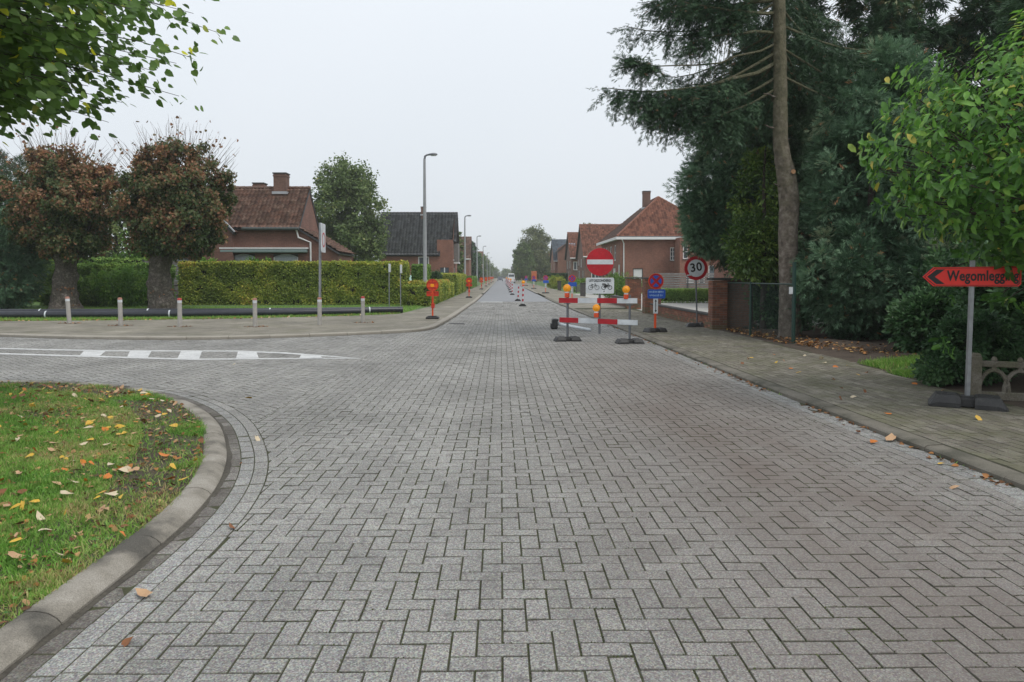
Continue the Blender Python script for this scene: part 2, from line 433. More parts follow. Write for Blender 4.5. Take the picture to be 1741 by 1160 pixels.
def cards(P, A, N, size, shape):
    """leaf faces at P along direction A with face normal about N -> V, F, leaf index of each face"""
    T, Ft = LEAF[shape]
    P = np.asarray(P, float); A = unit(np.asarray(A, float)); N = np.asarray(N, float)
    B = unit(np.cross(N, A)); N = np.cross(A, B)
    size = np.asarray(size, float).reshape(-1, 1, 1)
    V = P[:, None, :] + size * (T[None, :, 0:1] * A[:, None, :] + T[None, :, 1:2] * B[:, None, :] + T[None, :, 2:3] * N[:, None, :])
    k = len(T)
    F = Ft[None] + (np.arange(len(P)) * k)[:, None, None]
    idx = np.repeat(np.arange(len(P)), len(Ft))
    return V.reshape(-1, 3), F.reshape(-1, 3), idx

def rdir(n): return unit(RNG.normal(size=(n, 3)))

def leaf_obj(name, P, A, N, size, shape, mat, rnd, parent=None):
    V, F, idx = cards(P, A, N, size, shape)
    return np_obj(name, V, F, mat, parent, np.asarray(rnd)[idx])

def sph(n, c, r):
    return np.asarray(c) + rdir(n) * (RNG.random((n, 1)) ** (1 / 3)) * np.asarray(r)

def clump_points(c, r, k, per, cr, shell=0.65, tufts=False):
    """points in leafy clumps spread through an uneven ellipsoid; returns points, outward vectors"""
    d = rdir(k); rad = shell + (1 - shell) * RNG.random((k, 1)); rad[: k // 4] *= RNG.random((k // 4, 1)) ** 0.4
    lump = 1 + 0.16 * nz3(d, 2.3, RNG.integers(50))[:, None]
    C = np.asarray(c) + d * rad * lump * np.asarray(r)
    cs = cr * (0.6 + 0.8 * RNG.random(k))
    P = np.repeat(C, per, 0) + rdir(k * per) * (RNG.random((k * per, 1)) ** 0.6) * np.repeat(cs, per)[:, None]
    out = unit((P - np.asarray(c)) / np.asarray(r))
    tuft = unit(P - np.repeat(C, per, 0))
    return (P, out) if not tufts else (P, out, tuft)

def text_mesh(s, size, mat, spacing=1.0, bold=0.0):
    """lettering as flat mesh in the x-z plane, centred, facing -y"""
    cu = bpy.data.curves.new('lettering', 'FONT'); cu.body = s; cu.size = size; cu.align_x = 'CENTER'; cu.align_y = 'CENTER'
    cu.space_character = spacing; cu.offset = bold; cu.resolution_u = 3; cu.extrude = 0.0015
    o = bpy.data.objects.new('lettering', cu); COL.objects.link(o)
    dg = bpy.context.evaluated_depsgraph_get()
    me = bpy.data.meshes.new_from_object(o.evaluated_get(dg))
    bpy.data.objects.remove(o); bpy.data.curves.remove(cu)
    me.transform(Matrix.Rotation(PI / 2, 4, 'X')); me.name = 'lettering'
    me.materials.clear(); me.materials.append(mat)
    return me

def catmull(pts, step=0.12):
    P = np.array(pts, float); P = np.vstack([2 * P[0] - P[1], P, 2 * P[-1] - P[-2]])
    out = []
    for i in range(1, len(P) - 2):
        n = max(2, int(np.linalg.norm(P[i + 1] - P[i]) / step))
        t = np.linspace(0, 1, n, endpoint=False)[:, None]
        a, b, c, d = P[i - 1], P[i], P[i + 1], P[i + 2]
        out.append(0.5 * (2 * b + (c - a) * t + (2 * a - 5 * b + 4 * c - d) * t ** 2 + (3 * b - a - 3 * c + d) * t ** 3))
    return np.vstack(out + [P[-2:-1]])

def normals2(L):
    t = np.gradient(L, axis=0); t = t / np.linalg.norm(t, axis=1, keepdims=True)
    return np.stack([t[:, 1], -t[:, 0]], 1)          # to the right of the walking direction

def arclen(L): return np.concatenate([[0], np.cumsum(np.linalg.norm(np.diff(L, axis=0), axis=1))])
def at_len(L, S, s):
    return np.stack([np.interp(s, S, L[:, 0]), np.interp(s, S, L[:, 1])], -1)

# ------------------------------------------------------------------ ground, road, paving
def strip(name, L1, L2, z, mat, parent=None, kind=None, z2=None):
    n = len(L1); z2 = z if z2 is None else z2
    V = np.vstack([np.column_stack([L1, np.full(n, z)]), np.column_stack([L2, np.full(n, z2)])])
    i = np.arange(n - 1)
    F = np.stack([i, i + 1, i + 1 + n, i + n], 1)
    # face up
    a, b, c = V[F[0, 0]], V[F[0, 1]], V[F[0, 2]]
    if np.cross(b - a, c - b)[2] < 0: F = F[:, ::-1]
    o = np_obj(name, V, F, mat, parent)
    if kind: o['kind'] = kind
    return o

def sheet(name, poly, z, mat, kind='structure', parent=None):
    me = bpy.data.meshes.new(name)
    A = sum(p[0] * q[1] - q[0] * p[1] for p, q in zip(poly, poly[1:] + poly[:1]))
    if A < 0: poly = poly[::-1]
    me.from_pydata([(p[0], p[1], z) for p in poly], [], [tuple(range(len(poly)))]); me.materials.append(mat); me.update()
    o = link(bpy.data.objects.new(name, me), parent); o['kind'] = kind
    return o

sheet('ground', [(-1500, -60), (1500, -60), (1500, 3500), (-1500, 3500)], -0.06, GROUND)

ISL = catmull([(-2.0, -5), (-2.0, -2), (-2.0, 1), (-2.0, 3), (-2.01, 4.32), (-2.07, 5.07), (-2.22, 5.82), (-2.52, 6.72), (-3.07, 7.94), (-3.78, 9.04), (-4.63, 9.96), (-5.46, 10.49), (-6.21, 10.79), (-7.45, 10.98), (-10, 11.1), (-14, 11.1), (-20, 11.1)])
ISN = normals2(ISL); ISS = arclen(ISL)
RKB = catmull([(4.02, -6), (3.97, -1), (3.91, 5.3), (3.84, 7.04), (3.79, 8.9), (3.72, 11.6), (3.64, 16.75), (3.55, 24), (3.38, 34), (3.2, 46), (3.2, 60), (3.2, 90)], 0.2)
RKN = normals2(RKB); RKS = arclen(RKB)
LKB = catmull([(-34, 28.2), (-26, 24.6), (-20, 22.1), (-16, 20.6), (-13.2, 19.55), (-10.64, 18.78), (-7.8, 18.48), (-5.69, 19.07), (-4.0, 19.9), (-2.55, 20.95), (-2.13, 22.0), (-1.98, 23.6), (-1.82, 30), (-1.68, 41), (-1.6, 46), (-1.55, 60), (-1.5, 90)], 0.2)
LKN = normals2(LKB); LKS = arclen(LKB)

def left_of_main():
    gut = ISL + ISN * 0.345
    a = gut[(gut[:, 1] < 9) & (gut[:, 0] > -2.68)]
    y0 = a[-1, 1]
    b = np.column_stack([np.full(100, -2.68), np.linspace(y0 + 0.05, 20.75, 100)])
    kk = LKB + LKN * 0.02
    c = kk[(kk[:, 1] > 20.9) & (kk[:, 0] > -2.66) & (kk[:, 1] < 47)]
    return np.vstack([a, b, c])
LB = left_of_main(); LBN = normals2(LB)
RB = RKB - RKN * 0.345; RBN = -RKN
SB1 = ISL + ISN * 0.345; SB1N = ISN            # side street, near boundary
SB2 = LKB + LKN * 0.02; SB2N = LKN              # side street, far boundary

def nearest(C, L, N, chunk=4000):
    s = np.empty(len(C)); ii = np.empty(len(C), int)
    for k in range(0, len(C), chunk):
        d = ((C[k:k + chunk, None, :] - L[None]) ** 2).sum(-1); j = d.argmin(1)
        ii[k:k + chunk] = j; s[k:k + chunk] = ((C[k:k + chunk] - L[j]) * N[j]).sum(1)
    return s, ii

def clip(poly, p, n):
    out = []; k = len(poly)
    ds = [(q[0] - p[0]) * n[0] + (q[1] - p[1]) * n[1] for q in poly]
    for i in range(k):
        a, b, da, db = poly[i], poly[(i + 1) % k], ds[i], ds[(i + 1) % k]
        if da >= 0: out.append(a)
        if da * db < 0:
            t = da / (da - db); out.append((a[0] + (b[0] - a[0]) * t, a[1] + (b[1] - a[1]) * t))
    return out

def area(p): return abs(sum(a[0] * b[1] - b[0] * a[1] for a, b in zip(p, p[1:] + p[:1]))) / 2

def herring(x0, x1, y0, y1, ang=0.0, org=(0, 0), u=0.1105, gap=0.0075):
    """footprints of a 90 degree herringbone: centres (n,2), half sizes, angle"""
    ca, sa = math.cos(ang), math.sin(ang)
    R = max(x1 - x0, y1 - y0) * 1.5; n = int(R / u)
    cx, cy = (x0 + x1) / 2, (y0 + y1) / 2
    C, Hf = [], []
    J = np.arange(-n, n)
    for j in J:
        k = np.arange(-n // 4 - 1, n // 4 + 2) * 4
        xh = (j % 4) + k
        C.append(np.column_stack([(xh + 1) * u, np.full(len(xh), (j + 0.5) * u)])); Hf.append(np.tile([u - gap / 2, u / 2 - gap / 2], (len(xh), 1)))
        xv = ((j + 3) % 4) + k
        C.append(np.column_stack([(xv + 0.5) * u, np.full(len(xv), (j + 1) * u)])); Hf.append(np.tile([u / 2 - gap / 2, u - gap / 2], (len(xv), 1)))
    C = np.vstack(C); Hf = np.vstack(Hf)
    W = np.column_stack([C[:, 0] * ca - C[:, 1] * sa + org[0] + (cx if ang else 0), C[:, 0] * sa + C[:, 1] * ca + org[1] + (cy if ang else 0)])
    k = (W[:, 0] > x0) & (W[:, 0] < x1) & (W[:, 1] > y0) & (W[:, 1] < y1)
    return W[k], Hf[k]

def foot(c, h, ang):
    ca, sa = math.cos(ang), math.sin(ang)
    return [(c[0] + x * ca - y * sa, c[1] + x * sa + y * ca) for x, y in ((-h[0], -h[1]), (h[0], -h[1]), (h[0], h[1]), (-h[0], h[1]))]

def bounded(C, Hf, ang, bounds, amin=0.06):
    keep = np.ones(len(C), bool); cl = []
    for L, N in bounds:
        s, i = nearest(C, L, N)
        keep &= s > -0.10
        cl.append((s, i, L, N))
    out = []
    for k in np.nonzero(keep)[0]:
        p = foot(C[k], Hf[k], ang)
        for s, i, L, N in cl:
            if s[k] < 0.14 and p: p = clip(p, L[i[k]], N[i[k]])
        if len(p) >= 3 and area(p) > amin * 0.0242: out.append(p)
    return out

def paver_geo(mb, p, z, rnd, far=False, tilt=0.0012, deep=0.018):
    n = len(p)
    cx = sum(q[0] for q in p) / n; cy = sum(q[1] for q in p) / n
    tx, ty = random.gauss(0, tilt) / 0.1, random.gauss(0, tilt) / 0.1
    zc = z + random.gauss(0, tilt * 0.7)
    H = lambda q, e=0: zc + tx * (q[0] - cx) + ty * (q[1] - cy) - e
    if far:
        vs = [(q[0], q[1], H(q)) for q in p] + [(q[0], q[1], z - deep) for q in p]
        fs = [tuple(range(n))] + [(i + n, (i + 1) % n + n, (i + 1) % n, i) for i in range(n)]
    else:
        ins = []
        for q in p:
            dx, dy = cx - q[0], cy - q[1]; d = math.hypot(dx, dy) or 1
            ins.append((q[0] + dx / d * 0.0035, q[1] + dy / d * 0.0035))
        vs = [(q[0], q[1], H(q)) for q in ins] + [(q[0], q[1], H(q, 0.003)) for q in p] + [(q[0], q[1], z - deep) for q in p]
        fs = [tuple(range(n))] + [(i + n, (i + 1) % n + n, (i + 1) % n, i) for i in range(n)] + [(i + 2 * n, (i + 1) % n + 2 * n, (i + 1) % n + n, i + n) for i in range(n)]
    o = len(mb.v); mb.v.extend(vs)
    for i, f in enumerate(fs): mb.f.append(tuple(j + o for j in f)); mb.r.append(rnd if i == 0 else 2.0); mb.mi.append(0)

def in_view(x, y): return y > 2.7 and -0.72 * y < x < 0.70 * y
def lay(polys, parent, mat, z, single=300, far_y=30, name='paver'):
    """the largest-showing stones become objects of their own, the rest one mesh"""
    info = [(sum(q[0] for q in p) / len(p), sum(q[1] for q in p) / len(p), p) for p in polys]
    vis = sorted((i for i in range(len(info)) if in_view(info[i][0], info[i][1])), key=lambda i: info[i][1])[:single]
    vs = set(vis); rest = MB()
    for i, (x, y, p) in enumerate(info):
        r = min(1, max(0, random.gauss(0.5, 0.24)))
        if i in vs:
            b = MB(); paver_geo(b, p, z, r); b.build(name, mat, parent)
        else: paver_geo(rest, p, z, r, y > far_y or y < 1)
    if rest.v: rest.build(name + '_field', mat, parent, kind='stuff')

# --- main carriageway
road = strip('road', np.column_stack([np.interp(np.linspace(-6, 46.2, 120), [-6, 2.0, 4, 46.2], [-6, -6, -16, -16]), np.linspace(-6, 46.2, 120)]),
             np.column_stack([np.full(120, 4.4), np.linspace(-6, 46.2, 120)]), -0.0050, JOINT, kind='structure')
C, Hf = herring(-3.2, 4.0, -3.0, 46.0, 0.0, (0.0045, 0.03))
main = bounded(C, Hf, 0.0, [(LB, LBN), (RB, RBN)])
lay(main, road, PAVER, 0.0)
# --- side street, herringbone turned 45 degrees
side = strip('side_road', np.column_stack([np.linspace(-40, -2.6, 80), np.full(80, 9.0)]), np.column_stack([np.linspace(-40, -2.6, 80), np.interp(np.linspace(-40, -2.6, 80), [-40, -20, -13, -8, -2.6], [30, 22.6, 19.9, 18.9, 21.2])]), -0.0047, JOINT, kind='structure')
C, Hf = herring(-17, -2.6, 7.4, 22.0, PI / 4, (0.0, 0.0))
edge = np.column_stack([np.full(300, -2.685), np.linspace(5, 24, 300)]); edgeN = np.tile([-1.0, 0.0], (300, 1))
lay(bounded(C, Hf, PI / 4, [(SB1, SB1N), (SB2, SB2N), (edge, edgeN)]), side, PAVER, 0.0, single=300, far_y=18)
strip('asphalt_road', np.column_stack([np.interp(np.linspace(46.2, 900, 60), [46, 60, 90, 900], [-1.62, -1.58, -1.53, -1.5]), np.linspace(46.2, 900, 60)]),
      np.column_stack([np.full(60, 3.22), np.linspace(46.2, 900, 60)]), -0.004, ASPHALT, kind='structure')

# --- moss growing out of the joints in places
MOSS = leaf_mat('joint_moss', [(0.0, (0.05, 0.055, 0.02)), (0.5, (0.075, 0.095, 0.025)), (1.0, (0.11, 0.13, 0.04))], 0.1)
mp_ = []
for p in main:
    cy_ = p[0][1]
    if cy_ < 2.4 or cy_ > 9 or float(nz3(np.array([p[0][0], cy_, 0.0]), 1.5, 6)) < 0.12: continue
    for k in range(4):
        if random.random() < 0.5: continue
        a_, b_ = p[k % len(p)], p[(k + 1) % len(p)]
        for _ in range(random.randint(4, 16)):
            t_ = random.random(); mp_.append((a_[0] + (b_[0] - a_[0]) * t_ + random.gauss(0, .0022), a_[1] + (b_[1] - a_[1]) * t_ + random.gauss(0, .0022), -0.005))
mp_ = np.array(mp_); n_ = len(mp_)
mo = leaf_obj('joint_moss', mp_, np.column_stack([RNG.normal(0, .8, (n_, 2)), np.ones(n_)]), rdir(n_), RNG.uniform(0.006, 0.012, n_), 'rhomb', MOSS, RNG.random(n_), road); mo['kind'] = 'stuff'
# --- gutters: three courses of stones along the kerb
def gutter(name, L, N, S, s0, s1, side_, mats, z=0.0, single=250, label=None):
    g = strip(name, at_len(L, S, np.linspace(s0, s1, 200)), at_len(L + N * side_ * 0.345, S, np.linspace(s0, s1, 200)), -0.0066, JOINT, kind='structure')
    for row in range(3):
        o0, o1 = 0.012 + row * 0.111, 0.012 + row * 0.111 + 0.1045
        s = s0 + random.random() * 0.1; polys = []
        La, Lb = L + N * side_ * o0, L + N * side_ * o1
        while s < s1:
            e = s + 0.2135 * (1 + random.gauss(0, 0.01))
            a, b, c, d = at_len(La, S, s), at_len(La, S, e), at_len(Lb, S, e), at_len(Lb, S, s)
            p = [tuple(a), tuple(b), tuple(c), tuple(d)]
            if (b[0] - a[0]) * (c[1] - b[1]) - (b[1] - a[1]) * (c[0] - b[0]) < 0: p = p[::-1]
            polys.append(p); s = e + 0.007
        lay(polys, g, mats[row], z - (0.003, 0.0015, 0.0)[row], single=single // 3, far_y=25)
    return g
gutter('gutter', ISL, ISN, ISS, 1.0, 28.0, 1, (PAVER_D, PAVER_G, PAVER))
gutter('gutter', RKB, RKN, RKS, 1.0, 53.0, -1, (PAVER_G, PAVER_G, PAVER))

# --- kerbs: stone by stone
def kerb(name, L, N, S, s0, s1, side_, prof, mat, stone=1.0, single_y=60):
    k = empty(name, (float(L[0][0]), float(L[0][1]), 0)); k['kind'] = 'structure'
    s = s0
    while s < s1:
        e = s + stone - 0.010
        mb = MB(); seg = 6; vs, fs = [], []
        ss = np.linspace(s, e, seg + 1); n = len(prof)
        dz = random.gauss(0, 0.002); do = random.gauss(0, 0.002)
        for t in ss:
            p = at_len(L, S, t); q = at_len(N, S, t); q = q / np.linalg.norm(q)
            for (o, z) in prof: vs.append((p[0] + q[0] * side_ * (o + do) - k.location.x, p[1] + q[1] * side_ * (o + do) - k.location.y, z + dz))
        for i in range(seg):
            for j in range(n - 1): fs.append((i * n + j, i * n + j + 1, (i + 1) * n + j + 1, (i + 1) * n + j) if side_ < 0 else (i * n + j + 1, i * n + j, (i + 1) * n + j, (i + 1) * n + j + 1))
        fs.append(tuple(range(n))); fs.append(tuple(seg * n + j for j in range(n - 1, -1, -1)))
        mb.add(vs, fs, random.random()); mb.build('kerb_stone', mat, k, smooth=True)
        s += stone
    return k
kerb('kerb', ISL, ISN, ISS, 1.32, 27.0, -1, [(0, -0.05), (0.0, 0.012), (0.02, 0.034), (0.06, 0.057), (0.11, 0.066), (0.165, 0.064), (0.19, 0.05), (0.195, -0.05)], KERB)
kerb('kerb', RKB, RKN, RKS, 0.6, 60.0, 1, [(0, -0.05), (0.0, 0.03), (0.018, 0.046), (0.05, 0.052), (0.17, 0.056), (0.185, 0.05), (0.19, -0.05)], KERB_R)
kerb('kerb', LKB, LKN, LKS, 2.0, 75.0, -1, [(0, -0.05), (0.0, 0.055), (0.02, 0.075), (0.05, 0.08), (0.18, 0.082), (0.195, 0.075), (0.2, -0.05)], KERB_L)
DIRT = M('gutter_dirt', (0.06, 0.052, 0.042), (0.10, 0.09, 0.07), 1.5, 0.95, 0.3, fine=40)
strip('gutter_dirt', LKB + LKN * 0.002, LKB + LKN * (0.055 + 0.03 * np.sin(np.arange(len(LKB)) * 0.9)[:, None] * np.cos(np.arange(len(LKB)) * 0.37)[:, None]), 0.0035, DIRT, kind='stuff', z2=0.0015)
wv = (0.034 + 0.012 * np.sin(ISS * 2.1) * np.cos(ISS * 0.83) + 0.006 * np.sin(ISS * 9.3) + RNG.normal(0, 0.004, len(ISS)))[:, None]
strip('gutter_dirt', ISL + ISN * 0.001, ISL + ISN * np.clip(wv, 0.012, 0.2), 0.004, DIRT, kind='stuff', z2=-0.0015)
yy = np.linspace(66, 900, 50)
for x0, x1 in ((3.2, 3.4), (-1.72, -1.52)):
    strip('kerb', np.column_stack([np.full(50, x0), yy]), np.column_stack([np.full(50, x1), yy]), 0.07, KERB_L, kind='structure')

# --- pavement on the right: courses of stones that follow the kerb
sw = strip('sidewalk', RKB + RKN * 0.18, np.column_stack([np.interp(RKB[:, 1], [-6, 6, 9, 13, 21, 90], [6.6, 6.3, 6.1, 6.35, 6.4, 6.0]), RKB[:, 1]]), 0.0490, JOINT, kind='structure')
polys = []
for row in range(22):
    o0 = 0.198 + row * 0.111; o1 = o0 + 0.1035
    La, Lb = RKB + RKN * o0, RKB + RKN * o1
    s = 3.0 + (0.11 if row % 2 else 0.0) + random.random() * 0.02
    while s < 40:
        e = s + 0.2125
        p = [tuple(at_len(La, RKS, s)), tuple(at_len(Lb, RKS, s)), tuple(at_len(Lb, RKS, e)), tuple(at_len(La, RKS, e))]
        p = p if ((p[1][0] - p[0][0]) * (p[2][1] - p[1][1]) - (p[1][1] - p[0][1]) * (p[2][0] - p[1][0])) > 0 else p[::-1]
        lim = float(np.interp(p[0][1], [-6, 6, 9, 10.5, 13, 16, 21, 90], [6.5, 6.2, 5.95, 6.05, 6.25, 6.15, 6.2, 6.0]))
        if p[0][0] < lim: polys.append(p)
        s = e + 0.0085
lay(polys, sw, PAVER_S, 0.054, far_y=25)
def far_pave(name, c1, c2):
    return brick_mat(name, c1, c2, (0.15, 0.135, 0.10), 1.0, 0.22, 0.11, 0.88, 0.006)
def flat_pave(name, c1, c2, mortar):
    m, n, l, b, o = nodes(name)
    v = pos(n, l)
    t = n.new('ShaderNodeTexBrick'); l.new(v, t.inputs['Vector']); t.inputs['Scale'].default_value = 1
    t.inputs['Brick Width'].default_value = 0.22; t.inputs['Row Height'].default_value = 0.11; t.inputs['Mortar Size'].default_value = 0.006
    t.inputs['Color1'].default_value = rgb(c1); t.inputs['Color2'].default_value = rgb(c2); t.inputs['Mortar'].default_value = rgb(mortar)
    col = mix(n, l, 1.0, t.outputs[0], ramp(n, l, noise(n, l, v, 0.5, 5, 0.65), [(0.3, 0.62), (0.7, 1.25)]), 'MULTIPLY')
    ms = ramp(n, l, noise(n, l, v, 1.3, 5, 0.7), [(0.46, 0.0), (0.70, 0.65)])
    col = mix(n, l, ms, col, (0.115, 0.112, 0.06))
    l.new(col, b.inputs['Base Color']); b.inputs['Roughness'].default_value = 0.88
    bump(n, l, b, t.outputs['Fac'], -0.5, 0.004)
    return m
PAVE_L = flat_pave('beige_sidewalk_paving', (0.22, 0.198, 0.158), (0.295, 0.268, 0.218), (0.10, 0.09, 0.066))
LE = np.array([(-34, 31), (-26, 28), (-20, 26.0), (-17, 25.3), (-13, 25.8), (-9.6, 26.7), (-5.75, 28.5), (-4.2, 29.9), (-3.9, 33), (-3.55, 37.5), (-3.5, 57), (-3.5, 75), (-3.5, 100), (-3.5, 900)])
k1 = (LKB - LKN * 0.18)
sheet('sidewalk', [tuple(p) for p in k1[::3] if p[1] < 74] + [(-1.7, 74), (-3.5, 74)] + [tuple(p) for p in LE[::-1] if p[1] < 74 and p[0] > -33], 0.062, PAVE_L)
strip('sidewalk', np.column_stack([np.full(40, -3.6), np.linspace(74, 900, 40)]), np.column_stack([np.full(40, -1.70), np.linspace(74, 900, 40)]), 0.062, PAVE_L, kind='structure')
strip('sidewalk', np.column_stack([np.full(40, 3.38), np.linspace(35.5, 900, 40)]), np.column_stack([np.full(40, 6.3), np.linspace(35.5, 900, 40)]), 0.058, PAVE_L, kind='structure')

# --- verges, garden soil, yard
sheet('verge', [tuple(p) for p in LE[:-2]] + [(-60, 100), (-60, 31)], 0.05, MEADOW)
V, F = [], []
gx, gy = np.meshgrid(np.linspace(5.9, 24, 60), np.linspace(4.5, 21.6, 60)); gp = np.column_stack([gx.ravel(), gy.ravel(), np.zeros(gx.size)])
lim = np.interp(gp[:, 1], [-6, 6, 9, 10.5, 13, 16, 21.6], [6.6, 6.3, 6.05, 6.1, 6.3, 6.22, 6.25])
gp[:, 0] = lim + (gp[:, 0] - 5.9)
gp[:, 2] = 0.046 + np.clip((gp[:, 0] - lim) * 0.10, 0, 0.10) * (0.75 + 0.5 * nz3(gp, 2.1)) + 0.012 * nz3(gp, 9)
ii = np.arange(59)[:, None] * 60 + np.arange(59)[None]
F = np.stack([ii, ii + 1, ii + 61, ii + 60], -1).reshape(-1, 4)
soil = np_obj('garden_soil', gp, F, SOIL, smooth=True); soil['kind'] = 'structure'
sheet('yard', [(6.3, 22), (26, 22), (26, 66), (6.2, 66)], 0.03, YARD)
sheet('garden', [(6.3, 66), (40, 66), (40, 400), (6.0, 400)], 0.03, MEADOW)
sheet('garden', [(-40, 100), (-3.6, 100), (-3.6, 400), (-40, 400)], 0.03, MEADOW)

# --- painted splitter island on the side street
mk = MB()
def paint(poly): mk.zprism(poly, 0.0022, 0.0046)
paint([(-2.68, 14.22), (-5.95, 14.02), (-8.9, 14.75), (-16, 16.6), (-16, 16.75), (-8.9, 14.95), (-5.95, 14.2), (-2.9, 14.32)])
paint([(-2.9, 14.33), (-3.6, 14.62), (-4.6, 15.2), (-5.66, 15.55), (-8.5, 15.66), (-16, 17.25), (-16, 17.4), (-8.5, 15.85), (-5.6, 15.75), (-4.5, 15.36), (-3.45, 14.72)])
for xa, w in ((-3.45, 0.46), (-4.68, 0.44), (-5.82, 0.45), (-6.92, 0.46), (-8.0, 0.46)):
    lo = lambda x: float(np.interp(x, [-8.9, -5.95, -2.68], [14.95, 14.2, 14.25])); hi = lambda x: float(np.interp(x, [-8.5, -5.66, -4.6, -3.6, -2.9], [15.66, 15.55, 15.2, 14.62, 14.33]))
    a, b = xa, xa - w
    k_ = 0.5 * min(1.0, (hi(a) - lo(a)) / 1.2); paint([(a, lo(a) + 0.002), (a - k_, hi(a - k_) - 0.002), (b - k_, hi(b - k_) - 0.002), (b, lo(b) + 0.002)])
mko = mk.build('road_marking', PAINT, side); mko['label'] = 'white painted splitter island with slanted bars'

# --- concrete band and drain covers
lid = MB()
lid.zprism([(-1.78, 24.4), (-1.2, 24.3), (-1.25, 24.9), (-1.7, 25.0)], 0.001, 0.006)
lid.build('drain_cover', STONE_D, road)
strp = MB(); strp.zprism([(-1.3, 45.2), (0.1, 45.2), (0.1, 45.75), (-1.3, 45.75)], 0.002, 0.005)
strp.build('road_marking', PAINT, road)

# ------------------------------------------------------------------ lawn on the corner
lawn_edge = ISL - ISN * 0.185
lp = [tuple(p) for p in lawn_edge[::2]]
lawn = sheet('lawn', lp + [(-20, -5)], 0.047, EARTH)

def lawn_sample(n, y0, y1, xmax_in=0.0):
    y = RNG.uniform(y0, y1, n); x = RNG.uniform(-0.80 * y1 - 1.0, -2.0, n)
    C = np.column_stack([x, y]); s, i = nearest(C, lawn_edge, -ISN)
    k = (s > xmax_in) & (x > -0.80 * y - 0.8)
    return C[k], s[k]

GRASS = leaf_mat('grass_blades', [(0.0, (0.05, 0.12, 0.018)), (0.30, (0.085, 0.185, 0.028)), (0.55, (0.135, 0.225, 0.045)), (0.75, (0.22, 0.22, 0.085)), (1.0, (0.29, 0.20, 0.11))], 0.3, gain=2.0)
PP, SS = [], []
for y0, y1, n in ((2.2, 5, 150000), (5, 8, 190000), (8, 11.2, 170000)):
    C, s = lawn_sample(n, y0, y1, -0.02); PP.append(C); SS.append(s)
C = np.vstack(PP); s = np.concatenate(SS)
P = np.column_stack([C, np.full(len(C), 0.045)])
patch = nz3(P * [1, 1, 0], 2.2, 3) * 0.6 + nz3(P * [1, 1, 0], 6.5, 5) * 0.4
bare = (nz3(P * [1, 1, 0], 1.9, 9) > 0.36) | ((s < 0.55) & (nz3(P * [1, 1, 0], 2.5, 2) > -0.15))
k = RNG.random(len(P)) > np.where(bare, np.where((s < 0.55) & (P[:, 1] > 5.2), 0.88, 0.62), 0.05)
P, s, patch = P[k], s[k], patch[k]
A = np.column_stack([RNG.normal(0, 0.55, (len(P), 2)), np.full(len(P), 1.0)])
A[:, 2] *= RNG.uniform(0.35, 1.2, len(P))
rn = np.clip(0.42 + 0.44 * patch + RNG.normal(0, 0.17, len(P)), 0, 1)
g = leaf_obj('grass', P, A, rdir(len(P)), RNG.uniform(0.022, 0.058, len(P)) * (1 + 0.7 * np.clip(nz3(P * [1, 1, 0], 4.2, 12), 0, 1)), 'blade', GRASS, rn)
tag(g, 'short mown grass with brown patches on the corner island', 'grass', kind='stuff')

C, s_ = lawn_sample(9000, 2.4, 11.2, 0.05); Q = np.column_stack([C, np.full(len(C), 0.07)]); Q = Q[nz3(Q * [1, 1, 0], 3.1, 21) > 0.38]; n = len(Q)
CLOVER = leaf_mat('clover_leaves', [(0.0, (0.04, 0.12, 0.02)), (0.6, (0.08, 0.20, 0.035)), (1.0, (0.14, 0.27, 0.06))], 0.25, gain=1.3)
tag(leaf_obj('weeds', Q, rdir(n) * [1, 1, 0.3], np.array([0, 0, 1.0]) + RNG.normal(0, .3, (n, 3)), RNG.uniform(0.012, 0.03, n), 'heart', CLOVER, RNG.random(n)), 'patches of clover and low weeds in the grass of the island', 'weeds', kind='stuff')
# --- fallen leaves: the ones that can be told apart, then the litter
FALL = {
    'yellow': M('yellow_fallen_leaf', (0.74, 0.50, 0.06), (0.56, 0.31, 0.05), 60, 0.6),
    'orange': M('orange_fallen_leaf', (0.66, 0.21, 0.025), (0.52, 0.15, 0.03), 30, 0.6),
    'tan': M('tan_fallen_leaf', (0.56, 0.36, 0.21), (0.44, 0.26, 0.14), 30, 0.7),
    'cream': M('cream_fallen_leaf', (0.66, 0.56, 0.40), (0.56, 0.45, 0.30), 30, 0.7),
    'brown': M('brown_fallen_leaf', (0.25, 0.10, 0.04), (0.17, 0.075, 0.035), 30, 0.8),
}
def fallen_mesh(mat, seed):
    r = random.Random(seed)
    T = LEAF['heart'][0].copy(); T[:, 0] -= 0.45
    T[:, 1] *= r.uniform(0.45, 1.0); T[:, :2] += np.array([[r.uniform(-.05, .05), r.uniform(-.05, .05)] for _ in T])
    V = np.zeros((len(T) + 2, 3)); V[:len(T)] = T
    curl = r.uniform(0.1, 0.9); cv = r.uniform(-0.3, 0.5)
    V[:, 2] = curl * V[:, 1] ** 2 * 1.2 + cv * V[:, 0] ** 2 + np.array([r.uniform(-0.03, 0.06) for _ in range(len(V))]) + 0.05
    F = LEAF['heart'][1]
    V = V[:len(T)]
    return np_mesh('fallen_leaf', V, F, mat)
FM = {k: [fallen_mesh(m, 31 * i + j) for j in range(5)] for i, (k, m) in enumerate(FALL.items())}
def drop(x, y, z, size, kind, label, group):
    o = bpy.data.objects.new('fallen_leaf', random.choice(FM[kind])); o.location = (x, y, z)
    o.rotation_euler = (random.gauss(0, 0.4), random.gauss(0, 0.4), random.uniform(0, 2 * PI)); o.scale = (size, size, size)
    link(o); tag(o, label, 'leaf', group)
kinds = ['yellow'] * 11 + ['orange'] * 4 + ['tan'] * 6 + ['cream'] * 4 + ['brown'] * 3
C, s = lawn_sample(1100, 2.8, 11.0, 0.03)
